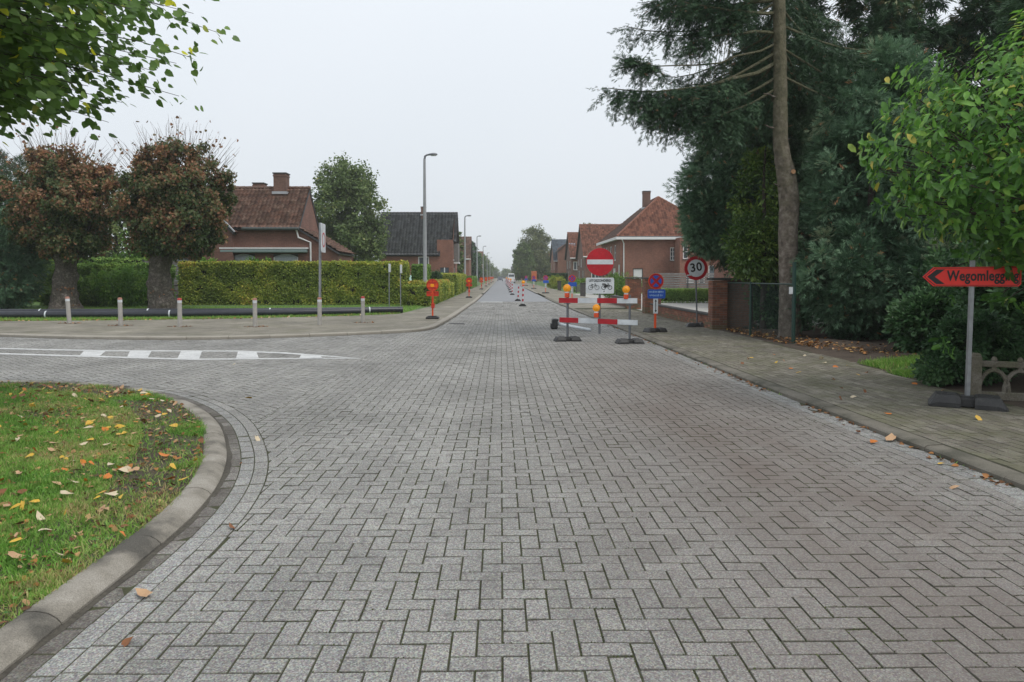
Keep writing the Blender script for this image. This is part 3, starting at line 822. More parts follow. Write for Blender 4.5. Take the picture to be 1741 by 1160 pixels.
C = C[(C[:, 0] > -0.73 * C[:, 1])]
C = C[np.argsort(RNG.random(len(C)))][:299]
for x, y in C:
    kd = random.choice(kinds); drop(x, y, 0.078, random.uniform(0.045, 0.095) * (1 if y > 5 else 0.9), kd, kd + ' fallen leaf lying on the grass of the corner island', kd + ' leaves on the corner lawn')
for x, y, kd, sz in ((-1.78, 3.62, 'tan', 0.10), (-1.62, 3.15, 'brown', 0.05), (-2.36, 7.1, 'cream', 0.09), (-2.2, 6.2, 'orange', 0.05), (-3.3, 9.6, 'yellow', 0.10), (-1.7, 4.6, 'brown', 0.07), (-4.8, 13.2, 'cream', 0.09), (-9.1, 12.4, 'cream', 0.10)):
    drop(x, y, 0.006, sz, kd, kd + ' fallen leaf lying on the grey paving beside the island kerb', kd + ' leaves on the paving near the island')
for x, y, kd, sz in ((3.62, 7.35, 'orange', 0.11), (3.76, 7.0, 'tan', 0.14), (3.55, 6.9, 'orange', 0.10), (3.4, 5.4, 'tan', 0.07), (3.72, 6.1, 'yellow', 0.06)):
    drop(x, y, 0.008, sz, kd, kd + ' fallen leaf lying in the gutter along the mossy kerb', kd + ' leaves in the gutter')
C = np.column_stack([RNG.uniform(4.2, 6.0, 26), RNG.uniform(5.6, 15, 26)])
for x, y in C:
    kd = random.choice(['tan', 'orange', 'cream', 'yellow', 'brown']); drop(x, y, 0.058, random.uniform(0.06, 0.11), kd, kd + ' fallen leaf lying on the mossy sidewalk pavers', kd + ' leaves on the sidewalk')
LITTER = leaf_mat('leaf_litter', [(0.0, (0.10, 0.045, 0.02)), (0.3, (0.22, 0.10, 0.04)), (0.55, (0.42, 0.18, 0.05)), (0.75, (0.52, 0.33, 0.17)), (0.9, (0.62, 0.40, 0.08)), (1.0, (0.62, 0.52, 0.36))], 0.1)
def litter(name, P, size, label, rmax=1.0):
    n = len(P); A = rdir(n) * [1, 1, 0.25]; N = np.array([0, 0, 1.0]) + RNG.normal(0, 0.35, (n, 3))
    o = leaf_obj(name, P, A, N, RNG.uniform(size * 0.6, size * 1.3, n), 'heart', LITTER, RNG.random(n) * rmax)
    tag(o, label, 'leaves', kind='stuff'); return o
n = 900
C = np.column_stack([RNG.normal(0, 0.36, n), RNG.uniform(12.6, 21.0, n)])
lim = np.interp(C[:, 1], [12.6, 14.5, 16.5, 21], [7.2, 6.75, 6.42, 6.38]); C[:, 0] = lim + np.abs(C[:, 0]) * np.interp(C[:, 1], [12.6, 16, 21], [2.6, 1.2, 0.7])
litter('fallen_leaves', np.column_stack([C, 0.075 + np.clip((C[:, 0] - 6.3) * 0.09, 0, 0.08)]), 0.062, 'brown and yellow leaf litter below the wire fence and conifers', 0.85)
n = 420
t = RNG.uniform(3.5, 24, n); cl = nz3(np.column_stack([t, t * 0, t * 0]), 1.6, 4); t = t[cl > 0.0]
q = at_len(RKB, RKS, t + 6); litter('fallen_leaves', np.column_stack([q[:, 0] - np.abs(RNG.normal(0, 0.07, len(t))) - 0.01, q[:, 1], np.full(len(t), 0.008)]), 0.04, 'small dry leaves drifted against the mossy kerb', 0.55)
C, s = lawn_sample(9000, 2.4, 11.2, 0.0); litter('fallen_leaves', np.column_stack([C, np.full(len(C), 0.066)]), 0.036, 'small dry leaf scraps among the grass of the corner island', 0.8)
n = 700
x = RNG.uniform(-20, -4.2, n); y = np.interp(x, LE[:8, 0], LE[:8, 1]) + RNG.normal(0.35, 0.25, n)
litter('fallen_leaves', np.column_stack([x, y, np.full(n, 0.075)]), 0.07, 'fallen leaves along the black pipes on the verge')
# grass tufts: verge on the left, strip on the right
n = 60000
x = RNG.uniform(-22, -4.0, n); y = RNG.uniform(0, 1, n) ** 1.4 * 11 + np.interp(x, LE[:9, 0], LE[:9, 1]) + 0.15
P = np.column_stack([x, y, np.full(n, 0.05)]); A = np.column_stack([RNG.normal(0, .45, (n, 2)), np.ones(n)])
tag(leaf_obj('grass', P, A, rdir(n), RNG.uniform(0.05, 0.11, n), 'blade', GRASS, np.clip(RNG.normal(0.45, 0.16, n), 0, 1)), 'bright green grass of the verge behind the black pipes', 'grass', kind='stuff')
n = 9000
x = RNG.uniform(6.3, 8.3, n); y = 12.35 + (x - 6.3) * 0.12 + RNG.normal(0, 0.20, n)
x2 = RNG.uniform(6.15, 7.0, 2500); y2 = 11.3 + RNG.normal(0, 0.14, 2500)
x = np.concatenate([x, x2]); y = np.concatenate([y, y2]); n = len(x)
P = np.column_stack([x, y, 0.05 + np.clip((x - 6.3) * 0.08, 0, 0.09)]); A = np.column_stack([RNG.normal(0, .5, (n, 2)), np.ones(n)])
tag(leaf_obj('grass', P, A, rdir(n), RNG.uniform(0.05, 0.12, n), 'blade', GRASS, np.clip(RNG.normal(0.45, 0.16, n), 0, 1)), 'tuft of grass between sidewalk and garden soil beside the box shrub', 'grass', kind='stuff')
# moss and weeds in the kerb joint
n = 900
t = RNG.uniform(6, 30, n); t = t[nz3(np.column_stack([t, t * 0, t * 0]), 2.6, 8) > 0.25]; n = len(t)
q = at_len(RKB, RKS, t); P = np.column_stack([q[:, 0] - 0.01 - np.abs(RNG.normal(0, 0.015, n)), q[:, 1], np.full(n, -0.002)])
tag(leaf_obj('weeds', P, np.column_stack([RNG.normal(0, .7, (n, 2)), np.ones(n)]), rdir(n), RNG.uniform(0.015, 0.05, n), 'blade', GRASS, RNG.random(n) * 0.8), 'tiny weeds in the joint of the mossy kerb', 'weeds', kind='stuff')

# ------------------------------------------------------------------ houses
BR_A = brick_mat('dark_red_brick', (0.185, 0.072, 0.05), (0.25, 0.10, 0.07), (0.15, 0.115, 0.095))
BR_B = brick_mat('warm_red_brick', (0.245, 0.082, 0.052), (0.31, 0.112, 0.072), (0.19, 0.135, 0.105))
BR_C = brick_mat('brown_brick', (0.165, 0.075, 0.053), (0.215, 0.10, 0.07), (0.14, 0.11, 0.09))
BR_D = brick_mat('pale_red_brick', (0.36, 0.165, 0.115), (0.42, 0.20, 0.14), (0.33, 0.26, 0.21))
T_BROWN = M('weathered_brown_roof_tile', (0.20, 0.10, 0.068), (0.125, 0.07, 0.052), 2.6, 0.85, 0.2, c3=(0.225, 0.15, 0.11), fine=9, per=0.4)
T_RED = M('red_clay_roof_tile', (0.27, 0.108, 0.066), (0.185, 0.076, 0.05), 3.2, 0.85, 0.2, c3=(0.32, 0.145, 0.092), fine=11, per=0.4)
T_SLATE = M('dark_grey_roof_tile', (0.075, 0.08, 0.085), (0.052, 0.055, 0.06), 2.5, 0.7, 0.2, c3=(0.10, 0.105, 0.10), fine=10, per=0.4)
T_BLUE = M('blue_grey_roof_slate', (0.085, 0.11, 0.14), (0.07, 0.09, 0.115), 3, 0.6, 0.1, fine=8, per=0.4)
LEAD = M('lead_flashing', (0.42, 0.43, 0.45), (0.36, 0.37, 0.39), 5, 0.5)
ZINC = M('zinc_gutter', (0.06, 0.075, 0.07), (0.08, 0.095, 0.09), 5, 0.6)
AWN = M('grey_green_awning', (0.22, 0.29, 0.28), (0.19, 0.25, 0.245), 5, 0.6)

def wall(mb, p0, p1, z0, z1, holes=(), depth=0.12, top=None):
    """wall from p0 to p1 (x,y) seen from its right-hand side, with real openings (u0,u1,z0,z1); top: gable heights [(u,z)]"""
    p0, p1 = Vector((p0[0], p0[1], 0)), Vector((p1[0], p1[1], 0)); L = (p1 - p0).length; d = (p1 - p0) / L; inn = Vector((-d.y, d.x, 0))
    us = sorted({0.0, L, *[h[0] for h in holes], *[h[1] for h in holes]}); zs = sorted({z0, z1, *[h[2] for h in holes], *[h[3] for h in holes]})
    Q = lambda u, z, i=0.0: tuple(p0 + d * u + inn * i + Vector((0, 0, z)))
    for a, b in zip(us, us[1:]):
        for c, e in zip(zs, zs[1:]):
            if any(h[0] - 1e-6 <= a and b <= h[1] + 1e-6 and h[2] - 1e-6 <= c and e <= h[3] + 1e-6 for h in holes): continue
            mb.add([Q(a, c), Q(b, c), Q(b, e), Q(a, e)], [(0, 1, 2, 3)])
    for (a, b, c, e) in holes:
        mb.add([Q(a, c), Q(b, c), Q(b, e), Q(a, e), Q(a, c, depth), Q(b, c, depth), Q(b, e, depth), Q(a, e, depth)], [(0, 4, 5, 1), (1, 5, 6, 2), (2, 6, 7, 3), (3, 7, 4, 0)])
    if top:
        pts = [Q(u, z) for u, z in top]; mb.add([Q(0, z1), Q(L, z1)] + pts[::-1], [tuple(range(len(pts) + 2))])

def window(parent, p0, p1, hole, frame=0.07, bars=(1, 0), mat=None, depth=0.08, sill=True, panemat=None, name='window'):
    """window (or door) set in an opening: frame with bars, pane, sill"""
    p0, p1 = Vector((p0[0], p0[1], 0)), Vector((p1[0], p1[1], 0)); L = (p1 - p0).length; d = (p1 - p0) / L; inn = Vector((-d.y, d.x, 0))
    a, b, c, e = hole; rz = math.atan2(d.y, d.x); mb = MB()
    at = lambda u, z, i: tuple(p0 + d * u + inn * i + Vector((0, 0, z)))
    for u in (a + frame / 2, b - frame / 2): mb.box(at(u, (c + e) / 2, depth), (frame, 0.06, e - c - 0.01), rz)
    for z in (c + frame / 2, e - frame / 2): mb.box(at((a + b) / 2, z, depth), (b - a - 2 * frame, 0.055, frame), rz)
    for k in range(bars[0]): mb.box(at(a + (b - a) * (k + 1) / (bars[0] + 1), (c + e) / 2, depth), (frame * 0.8, 0.05, e - c - 2 * frame), rz)
    for k in range(bars[1]): mb.box(at((a + b) / 2, c + (e - c) * (k + 1) / (bars[1] + 1), depth + 0.002), (b - a - 2 * frame, 0.04, frame * 0.6), rz)
    w = mb.build(name, mat or FRAME_W, parent)
    g = MB(); g.box(at((a + b) / 2, (c + e) / 2, depth + 0.012), (b - a - 0.02, 0.012, e - c - 0.02), rz); g.build('pane', panemat or GLASS, w)
    if sill:
        s = MB(); s.box(at((a + b) / 2, c - 0.035, -0.02), (b - a + 0.12, 0.16, 0.065), rz); s.build('sill', STONE_D if mat is None else FRAME_W, w)
    return w

def tiles(name, e0, e1, r0, r1, mat, parent, tw=0.24, th=0.33, amp=0.045, step=0.09, ns=4):
    """tiled roof slope: eave e0-e1, ridge r0-r1 (r0 above e0); every course laps the one below, every tile has its roll"""
    e0, e1, r0, r1 = (np.array(p, float) for p in (e0, e1, r0, r1))
    ud = unit(e1 - e0); up0 = r0 - e0; up = unit(up0 - ud * (up0 @ ud)); nrm = np.cross(ud, up); nrm = nrm if nrm[2] > 0 else -nrm
    H = (r0 - e0) @ up; L = (e1 - e0) @ ud
    ul, ur = (r0 - e0) @ ud, (r1 - e0) @ ud
    rows = max(2, int(round(H / th))); cols = int(L / tw * ns) + 2
    us = np.linspace(min(0, ul), max(L, ur), max(cols, 8)); V, F = [], []
    wob = RNG.normal(0, 0.004, (rows, len(us) // ns + 2))
    for r in range(rows):
        for half, lift in ((0, step), (1, 0.0)):
            v = (r + half) / rows * H; t = v / H
            lo, hi = ul * t, L + (ur - L) * t
            u = np.clip(us, lo, max(hi, lo)); wv = amp * np.maximum(np.sin(us / tw * 2 * PI), -0.3)
            h = lift + wv + wob[r, (np.arange(len(us)) // ns)]
            V.append(e0 + u[:, None] * ud + v * up + h[:, None] * nrm)
    n = len(us); V = np.vstack(V); i = np.arange(n - 1)
    for r in range(2 * rows - 1): F.append(np.stack([r * n + i, r * n + i + 1, (r + 1) * n + i + 1, (r + 1) * n + i], 1))
    F = np.vstack(F)
    a, b, c = V[F[n // 2, 0]], V[F[n // 2, 1]], V[F[n // 2, 2]]
    if np.cross(b - a, c - b)[2] < 0: F = F[:, ::-1]
    tr_ = RNG.random((2 * rows, n // ns + 2)); rr_ = np.concatenate([tr_[(k // 2) * 2, (i + 1) // ns] for k in range(2 * rows - 1)])
    o = np_obj(name, V, F, mat, parent, rr_)
    # underside keeps the slope a solid body
    mb = MB(); dn = -nrm * 0.05
    q = [e0 + dn, e1 + dn, r1 + dn, r0 + dn]; q2 = [p - nrm * 0.09 for p in q]
    mb.add([tuple(p) for p in q + q2], [(0, 1, 2, 3), (7, 6, 5, 4), (0, 4, 5, 1), (1, 5, 6, 2), (2, 6, 7, 3), (3, 7, 4, 0)]); mb.build('roof_deck', DARKWOOD, o)
    return o

def ridge(parent, a, b, mat, r=0.11):
    mb = MB(); a, b = Vector(a), Vector(b); n = max(1, int((b - a).length / 0.4))
    for i in range(n): mb.tube([a.lerp(b, i / n), a.lerp(b, (i + 1) / n - 0.02 / max((b - a).length, .1))], [r, r * 1.12], 8)
    return mb.build('ridge_tiles', mat, parent)

def chimney(parent, c, d, z0, z1, mat):
    mb = MB(); mb.box((c[0], c[1], (z0 + z1) / 2), (d, d, z1 - z0)); mb.box((c[0], c[1], z1 - 0.12), (d + 0.06, d + 0.06, 0.1))
    o = mb.build('chimney', mat, parent); k = MB(); k.box((c[0], c[1], z1 + 0.04), (d + 0.1, d + 0.1, 0.07)); k.build('chimney_cap', STONE_D, o)
    f = MB(); f.box((c[0], c[1] - 0.02, z0 + 0.45), (d + 0.16, d + 0.16, 0.16)); f.build('flashing', LEAD, o)
    return o

def pipe(parent, pts, r, mat, name='downpipe'):
    mb = MB(); mb.tube(pts, r, 8); return mb.build(name, mat, parent)

LACE = M('lace_curtain_pane', (0.42, 0.46, 0.48), (0.30, 0.34, 0.36), 9, 0.4)
# ---- brick house with brown tiles behind the long hedge
h1 = empty('brick_house', (-16, 45, 0)); tag(h1, 'brick house with mossy brown tiled roof behind the long hedge', 'house'); inv = lambda o: None
H1 = bpy.data.objects.new('offset', None)
def rel(o): return o
X0, X1, Y0, Y1, EV = -15.2, -12.25, 45.0, 49.8, 4.54
mb = MB()
holes1 = [(0.9, 2.35, 2.36, 2.96), (3.45, 4.95, 2.36, 2.96)]
wall(mb, (-17.3, Y0), (X1 + 0.6, Y0), 0, 3.1, holes1)
wall(mb, (-17.3, Y0), (X1, Y0), 3.1, EV)
wall(mb, (X1, Y0), (X1, Y1), 0, EV, (), top=[(0, EV), (2.4, 7.15), (4.8, EV)])
mb.add([(X1, Y0 + 0.01, 3.1), (-9.95, Y0 + 0.01, 3.1), (X1, Y0 + 0.01, EV - 0.05)], [(0, 1, 2)])
wall(mb, (X1 + 0.6, Y0 + 0.005), (-9.95, Y0 + 0.005), 0, 3.1)
wall(mb, (-9.95, Y0), (-9.95, Y1 - 0.4), 0, 3.1, [(1.5, 2.6, 1.2, 2.5)])
GX0, GX1 = -21.0, -16.2
wall(mb, (GX0, Y0 - 0.3), (GX1, Y0 - 0.3), 0, 4.3, [(1.0, 2.2, 1.2, 2.7)], top=[(0, 4.3), (2.4, 6.95), (4.8, 4.3)])
wall(mb, (GX1, Y0 - 0.3), (GX1, Y0), 0, 4.3)
wall(mb, (-9.95, Y1), (-21, Y1), 0, 3.1); wall(mb, (-21, Y1), (-21, Y0 - 0.3), 0, 4.3)
h1w = mb.build('wall', BR_A, h1)
for p0, p1, ho in (((-17.3, Y0), (X1 + 0.6, Y0), holes1[0]), ((-17.3, Y0), (X1 + 0.6, Y0), holes1[1]), ((-9.95, Y0), (-9.95, Y1 - 0.4), (1.5, 2.6, 1.2, 2.5)), ((GX0, Y0 - 0.3), (GX1, Y0 - 0.3), (1.0, 2.2, 1.2, 2.7))):
    w = window(h1, p0, p1, ho, 0.06, (0, 0), mat=FRAME_W, panemat=LACE)
    p0v = Vector((p0[0], p0[1], 0)); d = (Vector((p1[0], p1[1], 0)) - p0v).normalized()
    if abs(d.y) < 0.1:      # arched dark head and sagging lace above the pane, as in the segment-headed windows
        a = MB(); cx = p0[0] + (ho[0] + ho[1]) / 2; hw = (ho[1] - ho[0]) / 2
        arc = [(cx - hw, ho[3] - 0.22)] + [(cx - hw + 2 * hw * t, ho[3] - 0.22 + 0.2 * math.sin(PI * t) ** 0.7) for t in np.linspace(0, 1, 11)] + [(cx + hw, ho[3] - 0.22)]
        out = [(cx + hw, ho[3]), (cx - hw, ho[3])]
        a.prism(arc[::-1] + [(cx - hw, ho[3]), (cx + hw, ho[3])], p0[1] + 0.02, p0[1] + 0.05); a.build('arch_head', STONE_D, w)
tiles('roof', (-19.2, Y0 - 0.25, EV - 0.05), (X1 + 0.05, Y0 - 0.25, EV - 0.05), (-19.2, Y0 + 2.4, 7.2), (X1 + 0.05, Y0 + 2.4, 7.2), T_BROWN, h1)
tiles('roof', (X1 + 0.05, Y1 + 0.25, EV - 0.05), (-19.2, Y1 + 0.25, EV - 0.05), (X1 + 0.05, Y1 - 2.4, 7.2), (-19.2, Y1 - 2.4, 7.2), T_BROWN, h1)
tiles('roof', (GX1 + 0.2, Y0 - 0.45, 4.2), (GX1 + 0.2, Y1, 4.2), (-18.6, Y0 - 0.45, 7.0), (-18.6, Y1, 7.0), T_BROWN, h1)
tiles('roof', (GX0 - 0.2, Y1, 4.2), (GX0 - 0.2, Y0 - 0.45, 4.2), (-18.6, Y1, 7.0), (-18.6, Y0 - 0.45, 7.0), T_BROWN, h1)
tiles('annex_roof', (-9.75, Y0 - 0.15, 3.02), (-9.75, Y1 - 0.3, 3.02), (X1 + 0.02, Y0 - 0.15, EV - 0.02), (X1 + 0.02, Y1 - 0.3, EV - 0.02), T_BROWN, h1)
ridge(h1, (-19.2, Y0 + 2.4, 7.22), (X1 + 0.1, Y0 + 2.4, 7.22), T_BROWN)
chimney(h1, (-13.95, Y0 + 2.2), 0.78, 6.4, 8.05, BR_C); chimney(h1, (-15.9, Y0 + 4.0), 0.7, 5.5, 7.65, BR_C)
g = MB(); g.tube([(-15.6, Y0 - 0.32, EV - 0.08), (X1 + 0.05, Y0 - 0.32, EV - 0.08)], 0.09, 8); g.build('roof_gutter', ZINC, h1)
v = MB(); v.tube([(GX1 + 0.22, Y0 - 0.5, 4.25), (-18.6, Y0 - 0.5, 7.06)], 0.05, 6); v.tube([(X1, Y0 - 0.1, EV + 0.02), (X1 + 0.02, Y1, EV - 0.3)], 0.05, 6); v.build('verge_trim', LEAD, h1)
pipe(h1, [(X1 - 0.12, Y0 - 0.3, EV - 0.1), (X1 - 0.12, Y0 - 0.1, EV - 0.25), (X1 - 0.05, Y0 - 0.08, 3.95), (X1 + 0.68, Y0 - 0.08, 3.65), (X1 + 0.70, Y0 - 0.08, 0.0)], 0.055, FRAME_W)
a = MB(); a.box((-14.35, Y0 - 0.16, 3.12), (5.2, 0.30, 0.22), ch=0.05); ao = a.build('awning', AWN, h1)
a = MB(); a.box((-14.35, Y0 - 0.14, 3.29), (5.3, 0.34, 0.09)); a.build('awning_cover', FRAME_W, ao)
# ---- dark slate-coloured house with a notched roof
h2 = empty('brick_house', (-9.5, 84, 0)); tag(h2, 'house with large dark grey tiled roof behind the first street lamp', 'house')
YA = 84.0
mb = MB(); hw = [(4.45, 5.7, 2.6, 3.85)]
wall(mb, (-13.9, YA), (-7.3, YA), 0, 4.05, hw)
hd = [(0.35, 1.35, 0.0, 2.6)]
wall(mb, (-7.3, YA + 0.02), (-5.5, YA + 0.02), 0, 5.75, hd)
hs = [(0.5, 1.3, 3.5, 5.0), (2.2, 4.2, 0.9, 2.6)]
wall(mb, (-5.5, YA + 0.02), (-5.5, YA + 8.2), 0, 5.75, hs, top=[(0, 5.75), (4.1, 9.05), (8.2, 4.05)])
wall(mb, (-5.5, YA + 8.2), (-13.9, YA + 8.2), 0, 4.05); wall(mb, (-13.9, YA + 8.2), (-13.9, YA), 0, 4.05, top=[(0, 4.05), (4.1, 9.05), (8.2, 4.05)])
mb.build('wall', BR_B, h2)
window(h2, (-13.9, YA), (-7.3, YA), hw[0], 0.13, (1, 0), mat=FRAME_W)
window(h2, (-7.3, YA), (-5.5, YA), hd[0], 0.08, (0, 0), mat=DARKWOOD, panemat=M('blue_grey_door', (0.055, 0.075, 0.10), (0.07, 0.09, 0.115), 3, 0.5), sill=False, name='door')
for hh in hs: window(h2, (-5.5, YA), (-5.5, YA + 8.2), hh, 0.1, (1, 0), mat=FRAME_W)
sl = (9.1 - 4.0) / 4.3
tiles('roof', (-14.25, YA - 0.25, 3.95), (-6.95, YA - 0.25, 3.95), (-14.25, YA + 4.1, 9.1), (-6.95, YA + 4.1, 9.1), T_SLATE, h2, 0.36, 0.45, 0.06, 0.13)
tiles('roof', (-6.95, YA + 1.08, 5.55), (-5.15, YA + 1.08, 5.55), (-6.95, YA + 4.1, 9.1), (-5.15, YA + 4.1, 9.1), T_SLATE, h2, 0.36, 0.45, 0.06, 0.13)
tiles('roof', (-5.15, YA + 8.45, 3.95), (-14.25, YA + 8.45, 3.95), (-5.15, YA + 4.1, 9.1), (-14.25, YA + 4.1, 9.1), T_SLATE, h2, 0.36, 0.45, 0.06, 0.13)
ridge(h2, (-14.25, YA + 4.1, 9.12), (-5.15, YA + 4.1, 9.12), T_SLATE, 0.12); chimney(h2, (-9.2, YA + 3.7), 0.55, 8.4, 9.75, BR_C)
b = MB(); b.box((-5.25, YA + 3.0, 4.3), (0.55, 2.6, 2.2)); bo = b.build('oriel', WOOD_G, h2); b = MB(); b.box((-5.22, YA + 3.0, 3.15), (0.62, 2.7, 0.16)); b.build('oriel_base', FRAME_W, bo)
# ---- hipped brick house on the right
h3 = empty('brick_house', (15.6, 70, 0)); tag(h3, 'brick house with hipped red tiled roof and white eaves behind the brick gateposts', 'house')
YB, XL, XR, EB = 70.4, 11.45, 19.8, 5.2
mb = MB()
hf = [(1.2, 2.15, 0.9, 2.35), (4.75, 5.3, 3.1, 4.35)]
wall(mb, (XL, YB), (16.6, YB), 0, EB, hf)
hl = [(9.5, 10.6, 3.2, 4.7), (6.6, 7.8, 3.2, 4.7), (3.6, 4.6, 3.2, 4.7), (1.6, 2.6, 3.2, 4.7), (8.6, 10.4, 0.1, 2.4), (4.0, 5.0, 0.1, 2.4), (1.5, 2.4, 0.2, 2.4)]
wall(mb, (XL, YB + 13.6), (XL, YB), 0, EB, hl)
hr = [(0.65, 1.35, 0.9, 2.3), (1.8, 2.35, 0.9, 2.6), (2.7, 3.6, 0.9, 2.6), (0.3, 0.75, 3.2, 4.6)]
wall(mb, (16.6, YB), (16.6, YB - 2.2), 0, EB); wall(mb, (16.6, YB - 2.2), (21.4, YB - 2.2), 0, EB, hr)
wall(mb, (21.4, YB - 2.2), (21.4, YB + 13.6), 0, EB); wall(mb, (21.4, YB + 13.6), (XL, YB + 13.6), 0, EB)
mb.build('wall', BR_B, h3)
WHITEBLIND = M('white_roller_blind', (0.72, 0.72, 0.72), (0.66, 0.66, 0.66), 3, 0.6)
window(h3, (XL, YB), (16.6, YB), hf[0], 0.07, (0, 0), mat=DARKWOOD, panemat=WHITEBLIND); window(h3, (XL, YB), (16.6, YB), hf[1], 0.07, (1, 2))
for k, hh in enumerate(hl): window(h3, (XL, YB + 13.6), (XL, YB), hh, 0.09, (0, 1 if k < 4 else 0), mat=FRAME_W if k < 5 else DARKWOOD, panemat=None if k < 4 else (WHITEBLIND if k == 4 else GLASS), sill=k < 4)
for k, hh in enumerate(hr): window(h3, (16.6, YB - 2.2), (21.4, YB - 2.2), hh, 0.08, (0, 1), panemat=WHITEBLIND if k == 0 else None)
eL, eR, eF, eB_ = XL - 0.45, 21.8, YB - 0.45, YB + 14.0; rz_ = 9.6; ax = 16.0
tiles('roof', (eL, eF, EB + 0.12), (eR, eF, EB + 0.12), (ax, YB + 4.6, rz_), (ax + 0.05, YB + 4.6, rz_), T_RED, h3, 0.26, 0.38, 0.03, 0.13)
tiles('roof', (eL, eB_, EB + 0.12), (eL, eF, EB + 0.12), (ax, YB + 9.4, rz_), (ax, YB + 4.6, rz_), T_BROWN, h3, 0.26, 0.34, 0.02, 0.05)
tiles('roof', (eR, eF, EB + 0.12), (eR, eB_, EB + 0.12), (ax + .05, YB + 4.6, rz_), (ax + .05, YB + 9.4, rz_), T_RED, h3, 0.26, 0.38, 0.03, 0.13)
tiles('roof', (eR, eB_, EB + 0.12), (eL, eB_, EB + 0.12), (ax + .05, YB + 9.4, rz_), (ax, YB + 9.4, rz_), T_RED, h3, 0.26, 0.38, 0.03, 0.13)
ridge(h3, (eL, eF, EB + 0.2), (ax, YB + 4.6, rz_ + .04), T_RED); ridge(h3, (eR, eF, EB + 0.2), (ax, YB + 4.6, rz_ + .04), T_RED); ridge(h3, (ax, YB + 4.6, rz_ + .04), (ax, YB + 9.4, rz_ + .04), T_RED)
f = MB(); f.box(((eL + eR) / 2, eF - 0.03, EB + 0.02), (eR - eL + 0.16, 0.10, 0.26)); f.box((eL - 0.03, (eF + eB_) / 2 + 0.06, EB + 0.02), (0.10, eB_ - eF - 0.04, 0.26))
f.box(((eL + eR) / 2, eF + 0.25, EB - 0.02), (eR - eL - 0.1, 0.46, 0.03)); f.box((eL + 0.25, (eF + eB_) / 2 + 0.3, EB - 0.021), (0.46, eB_ - eF - 0.8, 0.03)); f.build('eaves', FRAME_W, h3)
chimney(h3, (ax - 0.9, YB + 6.2), 0.72, 8.2, 10.35, BR_C)
pipe(h3, [(XL + 0.05, eF + 0.05, EB - 0.1), (XL + 0.28, YB - 0.08, EB - 0.45), (XL + 0.3, YB - 0.08, 0)], 0.06, FRAME_W); pipe(h3, [(XL - 0.08, YB + 0.3, 2.7), (XL - 0.08, YB + 0.35, 0)], 0.07, FRAME_W)
# ---- red-roofed house behind it
def gable_house(name, label, x0, x1, y0, y1, ev, rz, brick, tmat, loc, win=(), side=(), tw=0.28, th=0.36, ov=0.3, gable_to_road=True, grp=None):
    h = empty(name, loc); tag(h, label, 'house', grp)
    mb = MB(); ym = (y0 + y1) / 2; sl_ = (rz - ev) / (ym - y0 + ov)
    wall(mb, (x0, y0), (x1, y0), 0, ev, list(win))
    for (pa, pb, hs_) in (((x1, y0), (x1, y1), side if x0 < 0 else ()), ((x0, y1), (x0, y0), side if x0 > 0 else ())):
        wall(mb, pa, pb, 0, ev, list(hs_), top=[(0, ev), ((y1 - y0) / 2, rz - 0.12), (y1 - y0, ev)])
    wall(mb, (x1, y1), (x0, y1), 0, ev); mb.build('wall', brick, h)
    for w_ in win: window(h, (x0, y0), (x1, y0), w_, 0.1, (1, 0))
    for w_ in side: window(h, *(((x1, y0), (x1, y1)) if x0 < 0 else ((x0, y1), (x0, y0))), w_, 0.1, (1, 0))
    z_e = ev - sl_ * 0 - 0.05
    tiles('roof', (x0 - ov, y0 - ov, z_e), (x1 + ov, y0 - ov, z_e), (x0 - ov, ym, rz), (x1 + ov, ym, rz), tmat, h, tw, th, 0.025, 0.05)
    tiles('roof', (x1 + ov, y1 + ov, z_e), (x0 - ov, y1 + ov, z_e), (x1 + ov, ym, rz), (x0 - ov, ym, rz), tmat, h, tw, th, 0.025, 0.05)
    ridge(h, (x0 - ov, ym, rz + 0.03), (x1 + ov, ym, rz + 0.03), tmat, 0.12)
    g_ = MB(); g_.tube([(x0 - ov, y0 - ov - 0.07, z_e), (x1 + ov, y0 - ov - 0.07, z_e)], 0.08, 6); g_.build('roof_gutter', FRAME_W, h)
    return h
h4 = gable_house('brick_house', 'red tiled gable house just behind the hipped house on the right', 11.75, 20.5, 103, 113.2, 4.35, 9.1, BR_C, T_RED, (16, 103, 0), [(0.9, 2.0, 0.9, 2.5)], [(1.2, 2.4, 3.2, 4.2), (4.3, 5.8, 5.0, 6.6) if False else (4.3, 5.8, 2.9, 4.1), (6.8, 8.0, 0.1, 2.4), (1.5, 3.2, 0.8, 2.4)])
h5 = gable_house('brick_house', 'narrow red roofed house with skylight between two roofs on the right', 11.6, 20, 121, 131, 4.6, 9.0, BR_C, T_RED, (16, 121, 0), [(0.3, 1.4, 2.6, 4.0)], [(2, 3.4, 2.9, 4.2), (6, 7.4, 2.9, 4.2), (3, 4.2, 0.1, 2.4)])
sk = MB(); sk.box((11.9, 123.5, 6.85), (1.1, 0.9, 0.1), rx=math.radians(42)); sk.build('skylight', M('skylight_glass', (0.25, 0.33, 0.42), (0.32, 0.4, 0.48), 2, 0.2), h5)
h6 = gable_house('brick_house', 'brick house with steep blue grey slate roof beyond the red roofs', 11.0, 20.5, 150, 163, 4.7, 9.3, BR_B, T_BLUE, (15, 150, 0), [(1.0, 2.2, 0.4, 2.3), (3.0, 4.2, 2.8, 4.0)], [(2, 3.4, 2.9, 4.2), (9, 10.4, 2.9, 4.2)])
dm = MB(); dm.box((13.2, 149.2, 3.6), (3.4, 2.6, 7.2)); dmo = dm.build('front_wing', BR_B, h6)
